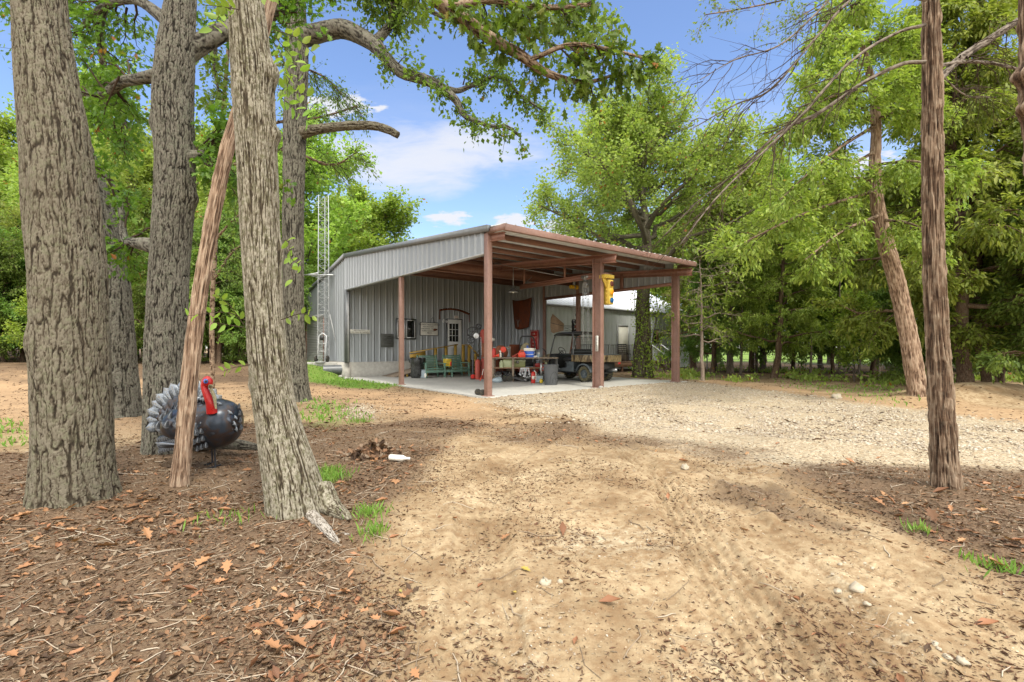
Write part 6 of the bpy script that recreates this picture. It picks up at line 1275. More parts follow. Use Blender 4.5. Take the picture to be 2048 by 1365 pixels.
junk(998, 18.9, 1, 'small engine on the slab behind the grey sack', 'small_engine', 'engine'); junk(1012, 19.0, 2, 'small engine with pale pulley under the green box', 'small_engine', 'engine'); junk(1026, 19.1, 3, 'black pump under the middle of the workbench', 'water_pump', 'pump'); junk(1051, 18.9, 5, 'black pump behind the hanging wrenches', 'water_pump', 'pump'); junk(1081, 19.0, 8, 'greasy gearbox beside the grey bin', 'gearbox', 'gearbox')
# second bench to the right
o = thing_at('side_table', 'low metal side table piled with tools beside the vehicle', 'table', 1082, 19.3, 0); MB().box(-.28, .45, -.1, .5, .52, .55).build('table_top', MATS['red_faded'], o); MB().box(-.28, .45, -.1, .5, .82, .85).build('upper_shelf', MATS['steel'], o)
for x in (-.26, .43):
    for y in (-.08, .48): MB().box(x - .02, x + .02, y - .02, y + .02, 0, .82).build('leg', MATS['steel'], o)
o = thing_at('tool_tray', 'red tool tray on the low side table', 'tray', 1078, 19.2, .551); MB().box(-.2, .22, 0, .3, 0, .13).build('body', MATS['red_paint'], o, bevel=.01); MB().tube([(-.18, .15, .13), (-.1, .15, .2), (.12, .15, .2), (.2, .15, .13)], .01, 6).build('handle', MATS['black_paint'], o)
o = thing_at('crank_pump', 'steel hand pump with a crooked lever behind the grey bin', 'pump', 1092, 18.9, 0); MB().tube([(0, 0, 0), (0, 0, 1.0), (0, 0, 1.12), (-.05, 0, 1.2), (-.13, 0, 1.28)], .022, 8).build('lever', MATS['black_iron'], o, True); MB().lathe([(.09, 0), (.05, .05), (.05, .7), (.03, .75)], 12).build('barrel', MATS['pale_green'], o, True)
# fire extinguisher, tub, yellow jug
def extinguisher(px, Y, lab):
    o = thing_at('fire_extinguisher', lab, 'extinguisher', px, Y, 0); MB().lathe([(.075, 0), (.08, .02), (.08, .34), (.05, .40), (.025, .42)], 16).build('cylinder', MATS['red_paint'], o, True); MB().lathe([(.02, .42), (.02, .47)], 10).obox((.02, 0, .48), (.14, .025, .02)).build('valve', MATS['black_paint'], o); MB().tube([(.03, 0, .45), (.10, -.02, .40), (.095, -.03, .12)], .014, 8).build('hose', MATS['foam'], o, True); MB().box(-.05, .05, -.086, -.078, .14, .26).build('label', MATS['cream'], o)
extinguisher(1066.5, 17.85, 'red fire extinguisher standing on the slab at the bench end')
o = thing_at('grey_tub', 'pale grey plastic tub on the slab beside the fire extinguisher', 'tub', 1077, 18.3, 0); MB().prism([(-.13, 0), (.13, 0), (.16, .24), (-.16, .24)], -.1, .12, 'y').build('tub', MATS['grey_blue'], o, bevel=.01)
o = thing_at('yellow_jug', 'small yellow jug on the slab by the big grey bin', 'jug', 1082.5, 17.75, 0); MB().ball((0, 0, .07), (.07, .05, .075), 12, 8).lathe([(.02, .13), (.02, .17)], 10).build('body', MATS['yellow_plastic'], o, True)
# big bin
TB_ = thing_at('trash_can', 'big dark grey plastic trash can in front of the vehicle', 'trash can', 1102, 17.05, 0, R(10))
MB().lathe([(.215, 0), (.225, .02), (.26, .66), (.28, .665), (.285, .70), (.27, .715)], 36, cap=True).build('body', MATS['grey_plastic'], TB_, True)
MB().lathe([(.262, .705), (.255, .60)], 30, cap=False).build('liner', MATS['black_paint'], TB_, True)
m = MB()
for sc_ in (1.0, .45):
    pts = []
    for q in np.linspace(0, 1, 15):
        a = (-.9 + 1.8 * q) * .75; zz = (.08 + sc_ * .38 * math.sin(math.pi * q) ** .45); rr2 = .222 + .055 * zz; pts.append((rr2 * math.sin(a * sc_ + .25), -rr2 * math.cos(a * sc_ + .25), zz))
    m.tube(pts, .007, 6)
m.build('arch_rib', MATS['black_paint'], TB_, True)
for s_ in (-1, 1): MB().obox((s_ * .285, 0, .56), (.05, .14, .05)).build('handle', MATS['grey_plastic'], TB_, bevel=.01)
# bagged bin, bucket, bench
o = thing_at('trash_can', 'trash can lined with a baggy black sack beside the green bench', 'trash can', 834.5, 20.9, 0)
th_ = np.linspace(0, 2 * math.pi, 41)[:-1]; rg2 = np.random.default_rng(3); V = []; zs = [0, .12, .3, .5, .68, .80, .86, .80, .66]; rs = [.25, .27, .275, .28, .29, .30, .31, .35, .34]
for z_, r_ in zip(zs, rs):
    for a in th_: rj = r_ * (1 + .05 * math.sin(9 * a + z_ * 8) + .03 * rg2.normal() * (z_ > 0)); V.append((rj * math.cos(a), rj * math.sin(a), z_ + .02 * rg2.normal() * (z_ > .7)))
n = 40; MB().add(V, [(j * n + i, j * n + (i + 1) % n, (j + 1) * n + (i + 1) % n, (j + 1) * n + i) for j in range(len(zs) - 1) for i in range(n)]).build('bin_bag', MATS['bag_black'], o, True); MB().lathe([(.23, .01), (.25, .84)], 24).build('bin', MATS['grey_plastic'], o)
o = thing_at('bucket', 'pale blue grey bucket on the slab beside the green bench', 'bucket', 846.5, 20.85, 0); MB().prism([(-.125, 0), (.125, 0), (.15, .34), (-.15, .34)], -.13, .13, 'y').build('body', MATS['grey_blue'], o, bevel=.03); MB().box(-.16, .16, -.14, .14, .34, .36).build('rim', MATS['grey_blue'], o, bevel=.005)
MB().ball((.12, -.14, .12), (.05, .03, .10)).build('label', MATS['foam'], o, True)
GB = empty('garden_bench', 'pale green slatted double bench with a centre table', 'bench', BW(2.45, 7.95), BA); gm = MATS['bench_green']; BL = 2.25
for x0, x1 in ((.08, .88), (1.36, 2.16)):
    MB().box(x0, x1, .0, .055, .36, .42).build('seat_rail', gm, GB, bevel=.004)
    m = MB()
    for k in range(6): m.box(x0, x1, .06 + .085 * k, .06 + .085 * k + .07, .40 - .012 * k, .42 - .012 * k)
    m.build('seat', gm, GB, bevel=.003); m = MB()
    for k in range(7): m.obox(((x0 + x1) / 2, .60 + .022 * k, .46 + .078 * k), (x1 - x0, .02, .062), (R(-15), 0, 0))
    m.build('backrest', gm, GB, bevel=.003)
for x in (.0, .92, 1.30, 2.20):
    MB().box(x, x + .06, -.02, .06, 0, .60).build('front_leg', gm, GB, bevel=.004); MB().prism([(.56, 0), (.64, 0), (.84, .98), (.78, .98), (.56, .38)], x, x + .05, 'x').build('rear_leg', gm, GB); MB().box(x - .02, x + .08, -.06, .66, .60, .63).build('armrest', gm, GB, bevel=.004)
MB().box(.0, BL, -.035, -.021, .22, .33).build('front_apron', gm, GB, bevel=.004)
m = MB(); m.box(.98, 1.30, -.06, .60, .46, .48); m.build('centre_table', gm, GB); m = MB(); m.box(.1, 2.2, .575, .6, .22, .30); m.build('stretcher', gm, GB)
o = empty('tin_can', 'square yellow and red tin with a round cap on the green bench', 'tin', BW(3.58, 8.05, .481), BA + R(-12)); MB().box(-.15, .15, -.12, .12, 0, .32).build('body', MATS['yellow_plastic'], o, bevel=.01); MB().box(.152, .156, -.12, .12, .01, .31).box(.08, .15, -.125, -.121, .02, .20).build('side_label', MATS['red_plastic'], o); MB().lathe([(.035, .32), (.035, .36)], 12).build('cap', MATS['foam'], o)
text_mesh('lettering', 'PARTS', .09, 'olive_box', o, (-.02, -.123, .22), (R(90), 0, 0)); text_mesh('lettering', '12', .10, 'olive_box', o, (-.03, -.123, .10), (R(90), 0, 0))
# red machine with spoked pulley wheels
DP = thing_at('drill_press', 'dark red belt driven machine with black spoked pulleys beside the corner post', 'machine', 966, 20.3, 0, R(-8))
MB().box(-.13, .16, -.12, .18, .0, .25).box(-.06, .10, -.05, .1, .25, 1.62).lathe([(.13, 1.55), (.16, 1.66), (.15, 1.95), (.10, 2.05), (.02, 2.08)], 16, (.02, .02, 0)).build('column', MATS['red_faded'], DP, bevel=.01)
MB().box(-.02, .18, -.16, -.06, .9, 1.5).build('cover', MATS['rust_light'], DP)
def spoked(mb, c, r, tr=.022, n=5, tilt=.35):
    c = np.array(c); mb.tube([c + np.array((r * math.cos(a), tilt * r * math.cos(a), r * math.sin(a))) for a in np.linspace(0, 2 * math.pi, 29)[:-1]], tr, 8, closed=True)
    for k in range(n): a = 2 * math.pi * k / n + .3; mb.bar(c, c + np.array((r * math.cos(a), tilt * r * math.cos(a), r * math.sin(a))), .03, .02)
m = MB(); spoked(m, (-.42, -.15, 1.95), .21); spoked(m, (-.50, -.1, 1.62), .13, .018, 4); spoked(m, (-.18, -.1, 2.18), .10, .03, 4); m.bar((-.66, -.12, 1.82), (0, 0, 1.9), .05); m.bar((-.42, -.15, 1.95), (-.12, -.05, 2.25), .04); m.build('pulley_wheel', MATS['black_iron'], DP, True)
MB().lathe([(.12, 0), (.11, .05), (.03, .07)], 20, (-.24, -.2, 1.80), (R(90), 0, 0)).build('white_hub', MATS['white_metal'], DP, True)
MB().tube([(-.10, -.1, 1.7), (-.16, -.16, 1.4), (-.10, -.14, 1.05), (-.18, -.16, .85), (-.1, -.12, .75)], .025, 8).tube([(-.16, -.12, 1.2), (-.24, -.14, 1.05), (-.2, -.14, .85), (-.12, -.12, .95), (-.16, -.12, 1.2)], .015, 6).build('hose', MATS['black_rubber'], DP, True)
m = MB(); chain(m, (-.06, -.14, 1.75), (-.04, -.14, 1.0), .009); m.build('chain', MATS['galv'], DP)
for px, Y, r, hgt, lab in ((955.5, 19.9, .115, .80, 'red gas cylinder standing left of the corner post'), (966.5, 20.1, .10, .82, 'faded red gas cylinder half hidden by the corner post')):
    o = thing_at('gas_cylinder', lab, 'gas cylinder', px, Y, 0); MB().lathe([(r * .95, 0), (r, .03), (r, hgt - .06), (r * .75, hgt), (.03, hgt + .03)], 22).build('cylinder', MATS['red_faded'] if r < .11 else MATS['red_faded'], o, True); MB().lathe([(.02, hgt + .03), (.02, hgt + .10)], 10).obox((.03, 0, hgt + .08), (.08, .03, .03)).build('valve', MATS['steel'], o)
o = thing_at('steel_pipe', 'slim dark green pipe standing upright by the steps', 'pipe', 946, 20.6, 0); MB().tube([(0, 0, 0), (0, 0, 1.42)], .028, 10).build('pipe', MATS['trim_dark'], o, True)
o = thing_at('shop_vacuum', 'small red canister on wheels by the gas cylinders', 'canister', 946, 19.9, 0); MB().lathe([(.09, .04), (.10, .06), (.10, .16), (.06, .20)], 16).build('body', MATS['red_paint'], o, True); MB().lathe([(.04, -.1), (.04, .1)], 10, (0, -.03, .04), (0, R(90), 0)).build('wheel', MATS['black_rubber'], o)
o = thing_at('pry_bar', 'red and white bar leaning against the corner post', 'bar', 963, 19.0, 0); MB().bar((-.06, 0, 0), (.02, .05, .22), .03).build('tip', MATS['red_plastic'], o); MB().bar((.02, .05, .22), (.07, .08, .46), .025).build('shaft', MATS['foam'], o)
o = thing_at('leaning_pole', 'rusty pole with a round knob standing behind the corner post', 'pole', 985.5, 21.0, 0); MB().tube([(0, 0, 0), (0, 0, 1.6)], .018, 8).build('pole', MATS['rust'], o); MB().ball((.0, 0, 1.66), (.10, .08, .08)).build('cap', MATS['foam'], o, True)
# two little wheels at the corner post
for k, (px, Y) in enumerate(((956, 13.3), (965.5, 13.1))):
    o = thing_at('rubber_wheel', ('outer', 'inner')[k] + ' of two small black rubber wheels lying at the corner post foot', 'wheel', px, Y, .085, R(20)); MB().lathe([(.05, -.06), (.085, -.05), (.09, 0), (.085, .05), (.05, .06)], 22, (0, 0, 0), (R(90), 0, 0)).build('tyre', MATS['black_rubber'], o, True); MB().lathe([(.045, -.05), (.04, -.02)], 14, (0, 0, 0), (R(90), 0, 0)).build('rim', MATS['steel'], o)
# concrete stub at the middle post foot
o = empty('post_footing', 'round lump of concrete at the foot of the middle post', 'footing', BW(4.26, -.26, 0), 0); MB().ball((0, 0, .03), (.08, .07, .06), 12, 8).build('lump', MATS['concrete_wall'], o, True)

# ---- windmill ornament beyond the bay
WM = thing_at('garden_windmill', 'small garden windmill with tan wooden tail vane behind the vehicle', 'windmill', 1150, 23.0, 0, 0); zc_ = CH + (HOR - 654) / F * 23
m = MB()
for a in range(4):
    x, y = (-.38, .38)[a % 2], (-.38, .38)[a // 2]; m.tube([(x, y, -.1), (x * .12, y * .12, zc_ - .05)], .018, 6)
for q in (.2, .4, .6, .8):
    w_ = .38 * (1 - .88 * q); z_ = q * zc_
    for a, b in (((-1, -1), (1, -1)), ((1, -1), (1, 1)), ((1, 1), (-1, 1)), ((-1, 1), (-1, -1))): m.bar((a[0] * w_, a[1] * w_, z_), (b[0] * w_, b[1] * w_, z_), .015); m.bar((a[0] * w_, a[1] * w_, z_), (b[0] * w_ * .8, b[1] * w_ * .8, z_ + .18 * zc_), .010)
m.build('tower', MATS['rust_light'], WM)
xa, xb = at(1101, 23) - WM.location[0], at(1128, 23) - WM.location[0]; q = 23 / F
tv = MB().prism([(xa + .01, 17 * q), (xa + .10, 26 * q), (xb, 6 * q), (xb - .02, -8 * q), (xa + .12, -13 * q), (xa + .03, -10 * q), (xa - .01, 0)], -.012, .012, 'y', (0, 0, zc_)).build('tail_vane', MATS['tan_wood'], WM)
MB().bar((xa + .0, -.02, zc_ + 8 * q), (xb, -.02, zc_ + 1 * q), .012, .02).build('vane_strap', MATS['black_paint'], tv)
MB().tube([(xb - .1, 0, zc_ + 2 * q), (.0, 0, zc_ + 1 * q)], .012, 6).tube([(xb - .1, 0, zc_ - 6 * q), (-.2, 0, zc_ - 9 * q)], .010, 6).tube([(xb - .1, 0, zc_ + 2 * q), (-.1, 0, zc_ - 9 * q)], .008, 6).tube([(xb, 0, zc_ - 4 * q), (0, 0, zc_)], .008, 6).build('tail_boom', MATS['black_iron'], WM)
wl_ = MB(); 
for k in range(14):
    a = 2 * math.pi * k / 14; ca, sa = math.cos(a), math.sin(a); wl_.obox((.18 * ca + .03, -.2 + .14 * ca, .30 * sa + zc_), (.012, .09, .26), (a, 0, .9))
wl_.tube([(.2 * math.cos(a), -.2 + .15 * math.cos(a), zc_ + .33 * math.sin(a)) for a in np.linspace(0, 2 * math.pi, 25)[:-1]], .006, 5, closed=True); wl_.build('wind_wheel', MATS['black_iron'], WM)
MB().ball((0.03, -.2, zc_), (.09, .09, .09)).build('hub', MATS['red_faded'], WM, True)

# ---- antenna tower and its neighbours
def tower():
    Y = 22.4; x = at(648, Y); z0 = gz(x, Y) + .15; o = empty('antenna_tower', 'slim galvanised lattice tower beside the workshop corner', 'lattice tower', (x, Y, z0), R(12)); H = 7.7; w = .58
    cs = [np.array((w * .5 * math.cos(a), w * .5 * math.sin(a), 0)) for a in (R(-150), R(-30), R(90))]
    for c in cs: MB().tube([c, c * .85 + np.array((0, 0, H))], .018, 8).build('mast_leg', MATS['galv'], o, True)
    m = MB(); n = 26
    for k in range(n):
        za, zb2 = H * k / n, H * (k + 1) / n; fa, fb = 1 - .15 * k / n, 1 - .15 * (k + 1) / n
        for i in range(3):
            a, b = cs[i], cs[(i + 1) % 3]; m.tube([a * fa + (0, 0, za), b * fa + (0, 0, za)], .006, 4, cap=False)
            p, q_ = (a, b) if k % 2 else (b, a); m.tube([p * fa + (0, 0, za), q_ * fb + (0, 0, zb2)], .006, 4, cap=False)
    m.build('bracing', MATS['galv'], o)
    zb3 = CH + (HOR - 552) / F * Y - z0; m = MB()
    for p, q_ in (((-.9, .0), (.95, .1)), ((-.6, .3), (.95, .15)), ((-.5, -.25), (.9, -.0)), ((-.9, 0), (-.2, -.3)), ((.2, -.3), (.95, .25))): m.tube([(*p, zb3), (*q_, zb3 + .08)], .022, 6)
    m.tube([(-.35, -.1, zb3 - .12), (.35, -.1, zb3 + .05)], .02, 6); m.build('wall_bracket', MATS['galv'], o)
    MB().tube([(.55, -.1, zb3), (.6, -.1, zb3 - .35), (.8, -.05, zb3 - .4), (.9, 0, zb3 - .1)], .008, 5).build('cable', MATS['white_metal'], o)
    MB().tube([(.28, -.2, 2.2), (.5, -.25, 1.2), (.85, -.3, -.15)], .022, 6).build('conduit', MATS['trim_grey'], o)
    m = MB(); m.box(-.9, .75, -.55, .55, -.75, 0); m.build('base_block', MATS['concrete_wall'], o, bevel=.04)
    return o
tower()
o = thing_at('hand_truck', 'white hand truck with black tyres propped against the lattice tower', 'hand truck', 641, 21.9, 0); o.location.z = gz(o.location.x, 21.9) + .18
MB().tube([(-.17, .1, .15), (-.17, .25, 1.2), (0, .27, 1.32), (.17, .25, 1.2), (.17, .1, .15)], .02, 8).bar((-.17, .15, .5), (.17, .15, .5), .02).bar((-.17, .2, .85), (.17, .2, .85), .02).box(-.2, .2, -.2, .08, 0, .02).build('frame', MATS['white_metal'], o)
for x in (-.26, .26): MB().lathe([(.07, -.04), (.15, -.035), (.15, .035), (.07, .04)], 18, (x, .14, .15), (0, R(90), 0)).build('wheel', MATS['black_rubber'], o, True)
MB().box(-.06, .08, .1, .18, 1.0, 1.2).build('box', MATS['black_paint'], o)
o = thing_at('culvert_pipe', 'short dark drain pipe half buried beside the foundation', 'pipe', 668, 21.6, 0, R(25)); o.location.z = gz(o.location.x, 21.6) + .10
MB().tube([(-.45, 0, .0), (.35, -.05, .02)], .22, 18).build('pipe', MATS['trim_dark'], o, True)
# railing of loose stones by the foundation and other stones
def stone(px, py, r, lab, grp=None, mat='stone', sq=.6, dz=0.0):
    x, y, _ = G(px, py); z = gz(x, y); rng = np.random.default_rng(int(px * 7 + py)); o = MB(); o.ball((0, 0, 0), (r, r * rng.uniform(.6, .9), r * sq), 10, 7, (0, 0, rng.uniform(0, 3)))
    v = o.v[0]; v += rng.normal(size=v.shape) * r * .12; ob = o.build('stone', MATS['concrete_wall'] if mat == 'c' else MATS['stone_solid'], None); ob.location = (x, y, z + r * sq * .35 + dz); tag(ob, lab, 'stone', grp); return ob
paint('stone_solid', (0.38, 0.33, 0.25), 0.85, 0, .15, (.3, .22, .14), .4, 14, .3)
for k, (a, b, r) in enumerate(((676, 748, .16), (684, 751, .18), (690, 746, .15), (697, 754, .17), (681, 756, .13), (704, 757, .12), (692, 759, .12), (672, 754, .12))): stone(a, b, r, 'broken grey rock in the heap at the foundation corner', 'rocks heaped at the foundation corner', 'c')
stone(1673, 797, .14, 'lone pale rock at the far edge of the gravel drive'); stone(1370, 937, .055, 'flat pale stone in the middle of the sandy track'); stone(1090, 1168, .035, 'white stone chip low in the middle of the sand'); stone(1715, 1180, .04, 'dark holed pebble on the right of the tyre tracks'); stone(1120, 1165, .02, 'grey pebble beside the white stone chip')
for k, (a, b, r) in enumerate(((1680, 1130, .022), (1690, 1128, .02), (1730, 1128, .02), (1745, 1138, .022), (1675, 1185, .035), (1735, 1210, .03), (1800, 1230, .02), (1820, 1246, .024), (1870, 1290, .03), (1895, 1316, .028), (1925, 1325, .035), (1878, 1300, .02), (1700, 1195, .02), (2005, 1190, .02), (1958, 1155, .018), (1640, 1110, .018), (1665, 1150, .018), (1780, 1215, .018))): stone(a, b, r * .62, 'small cream limestone chip strewn along the tyre rut', 'limestone chips along the tyre rut')
# crushed white cup and the leaf pile
o = empty('plastic_bottle', 'crushed clear white plastic bottle lying by the dead leaf pile', 'bottle', (*G(797, 925)[:2], gz(*G(797, 925)[:2]) + .02), R(-15)); MB().lathe([(.03, -.11), (.034, -.09), (.034, .05), (.016, .09), (.014, .12)], 14, (0, 0, .03), (0, R(90), 0)).build('body', MATS['foam'], o, True); MB().lathe([(.016, .12), (.016, .14)], 12, (0, 0, .03), (0, R(90), 0)).build('cap', MATS['white_paint'], o)
def leafpile():
    rng = np.random.default_rng(12); n = 420; c = G(745, 912); x = rng.normal(size=n) * .16; y = rng.normal(size=n) * .10; z = gz(c[0], c[1]) + .17 * np.exp(-((x / .2) ** 2 + (y / .14) ** 2)) * rng.uniform(.1, 1, n)
    D = rng.normal(size=(n, 3)); D[:, 2] *= .5; v, f = leafset(np.stack((c[0] + x, c[1] + y, z), -1), D, rng.uniform(.06, .12, n), 'oak', rng, .3)
    o = mk('leaves', v, f, MATS['litter_leaf']); tag(o, 'heap of curled brown dead leaves on a broken oak twig', 'dead leaves', kind='stuff')
leafpile()

# ---- metal turkey
def turkey():
    Y = 5.35; q = Y / F; x0 = at(392, Y); T = empty('metal_turkey', 'painted metal turkey with fanned tail standing behind the leaning cedar', 'sculpture', (x0, Y, 0), 0)
    L = lambda px, py, dy=0.0: P(px, py, Y + dy) - np.array((x0, Y, 0))
    # body: one lofted shell, plump breast to the right and towards the viewer
    V = []; nu, nv = 48, 30; ctr = L(405, 850, -.05)
    for j in range(nv):
        a = math.pi * (j + .5) / nv; xx = -math.cos(a)
        for i in range(nu):
            b = 2 * math.pi * i / nu; rr = math.sin(a) ** .8; x = xx * .43; y = rr * math.cos(b) * .30; z = rr * math.sin(b) * (.268 + .04 * xx)
            if z < 0: z *= .95
            V.append((x, y - .04 * xx, z + .05 * max(0, xx) * (math.sin(b) > 0)))
    V = np.array(V) + ctr
    fc = [(j * nu + i, j * nu + (i + 1) % nu, (j + 1) * nu + (i + 1) % nu, (j + 1) * nu + i) for j in range(nv - 1) for i in range(nu)] + [tuple(range(nu)), tuple((nv - 1) * nu + i for i in range(nu))]
    MB().add(V, fc).build('body', MATS['turkey_body'], T, True)
    def feather(base, tip, wd, nrm, ctrs, cup=.02):
        base, tip, nrm = map(np.array, (base, tip, nrm)); d = tip - base; Ln = np.linalg.norm(d); d = d / Ln; nrm = nrm / np.linalg.norm(nrm); s = np.cross(d, nrm); V = []; rd = []; n = 11; m_ = 7
        for i in range(n):
            u = i / (n - 1); w = wd * (0.35 + .65 * math.sin(min(1, u * 1.25) * math.pi / 2)) * (1 if u < .8 else math.sqrt(max(0.02, 1 - ((u - .8) / .2) ** 2)))
            for k in range(m_):
                v = k / (m_ - 1) * 2 - 1; V.append(base + d * Ln * (u - .03 * v * v) + s * w * v + nrm * (cup * (1 - v * v) + .012 * math.sin(u * 3))); rd.append((u * .95) if abs(v) > .12 else .95)
        ctrs.append((np.array(V), [np.array([(i * m_ + k, i * m_ + k + 1, (i + 1) * m_ + k + 1, (i + 1) * m_ + k) for i in range(n - 1) for k in range(m_ - 1)])], rd))
    def fl(nm, arr, parent=T):
        V, F_ = join([(a, b) for a, b, _ in arr]); o = mk(nm, V, F_, MATS['turkey_feather'], parent, True, {'ridge': np.concatenate([np.array(c) for *_, c in arr])}); s = o.modifiers.new('s', 'SOLIDIFY'); s.thickness = .004; return o
    c = L(372, 846, .16); A = []
    for k in range(15):
        a = R(188 - 12.4 * k); A.append(None); e = c + np.array((math.cos(a) * .50, .05 + .02 * (k % 2), math.sin(a) * .49)); A.pop(); feather(c + np.array((math.cos(a) * .12, .03, math.sin(a) * .12)), e, .062, (0, -1, .1), A, .014)
    tail = fl('tail_fan', A)
    A = []
    for k in range(12):
        a = R(182 - 15 * k); feather(c + np.array((0, -.04, 0)), c + np.array((math.cos(a) * .33, -.03, math.sin(a) * .33)), .055, (0, -1, .1), A, .012)
    o = fl('tail_fan_inner', A, tail); o.data.materials.clear(); o.data.materials.append(MATS['turkey_body'])
    A = []                                       # scalloped back and breast plumage
    for r_ in range(4):
        for k in range(7):
            b = R(20 + 22 * k); xx = -.30 + .12 * r_; rr = math.sqrt(max(0, 1 - (xx / .47) ** 2)); p = ctr + np.array((xx, -rr * .305 * math.cos(b), rr * .262 * math.sin(b))); nn = np.array((xx * .3, -math.cos(b), math.sin(b)))
            feather(p + nn * .012, p + np.array((-.03, 0, -.085)) + nn * .012, .042, nn, A, .010)
    for k in range(6):
        p = ctr + np.array((-.06 + .015 * k, -.30, .16 - .062 * k)); feather(p, p + np.array((.01, -.01, -.07)), .036, (0, -1, 0), A, .010)
        p = ctr + np.array((.02 + .02 * k, -.285, .17 - .03 * k)); feather(p, p + np.array((.01, -.01, -.07)), .03, (0, -1, 0), A, .010)
    def surf(px, py):
        d = L(px, py, -.2) - ctr; xx, zz = d[0] / .43, d[2] / .27; rr = math.sqrt(max(.02, 1 - xx * xx - zz * zz)); p = ctr + np.array((d[0], -.30 * rr, d[2])); return p, np.array((xx * .7, -rr, zz))
    for px in (398, 406, 414, 447, 456, 465):
        for k in range(6):
            py = 812 + 13.5 * k + (px % 3) * 3
            if px > 440 and k > 3: continue
            p, nn = surf(px + (k * 1.5 if px < 440 else k * 1.2), py); feather(p + nn * .010, p + np.array((-.004, 0, -.062)) + nn * .014, .030, nn, A, .010)
    for k in range(9):                            # breast edge plumes
        b = R(-10 + 14 * k); p = ctr + np.array((.37 * math.cos(b * .9) + .03, -.10 - .04 * (k % 2), .25 * math.sin(b * .9))); feather(p, p + np.array((.05 * math.cos(b), .0, .02 + .05 * math.sin(b))), .035, (.3, -1, .1), A, .01)
    fl('plumage', A)
    A = []                                       # barred wing sweeping back on the viewer's left
    for r_, (za, Ln) in enumerate(((-.02, .30), (-.08, .28), (-.14, .26))):
        for k in range(9):
            p = ctr + np.array((-.05 - .038 * k, -.27 + .018 * k + .01 * r_, za - .01 * k)); feather(p, p + np.array((-.07, .03, -.075)), .028, (0, -1, .2), A, .008)
    for za in (-.02, -.17): feather(ctr + np.array((-.02, -.26, za)), ctr + np.array((-.46, -.05, za - .02)), .05, (-.2, -1, .25), A, .03)
    fl('wing', A)
    # neck, head, wattle
    nk = [L(424, 826, -.28), L(421, 806, -.30), L(413, 788, -.31), L(408, 772, -.31), L(411, 762, -.31)]
    hd = MB(); P_ = smooth_path(np.column_stack((np.array(nk), [.052, .046, .036, .032, .036])), 16); hd.tube(P_[:, :3], P_[:, 3], 14); head = hd.build('neck', MATS['turkey_red'], T, True)
    MB().ball(L(415, 764, -.31), (.052, .045, .060), 16, 12, (0, R(-20), 0)).build('head', MATS['turkey_red'], head, True)
    ey = MB().lathe([(.026, 0), (.022, .006)], 18, L(411.5, 763, -.357), (R(90), 0, 0)).build('eye_patch', MATS['turkey_blue'], head); MB().ball(L(412, 763, -.366), .010).build('eye', MATS['black_paint'], head, True)
    MB().lathe([(.022, 0), (.012, .035), (.003, .06)], 12, L(421, 773, -.33), (R(60), R(50), 0)).build('beak', MATS['cloth_tan'], head, True)
    MB().tube([L(422, 778, -.33), L(429, 795, -.335), L(432, 818, -.33)], [.014, .018, .008], 10).build('snood', MATS['cloth_tan'], head, True)
    for px, dy in ((431, -.12), (425, .05)):
        p = L(px, 890, dy); g = np.array((p[0], p[1], 0.0)); MB().tube([p, (p[0] - .015, p[1] + .01, .18), g + (0, 0, .0)], .009, 8).build('leg', MATS['black_iron'], T, True)
        m = MB()
        for a in (-.5, 0, .5, 3.1): m.tube([g + (0, 0, .02), g + (.09 * math.sin(a), -.09 * math.cos(a), .012)], .007, 6)
        m.build('foot', MATS['black_iron'], T, True)
turkey()
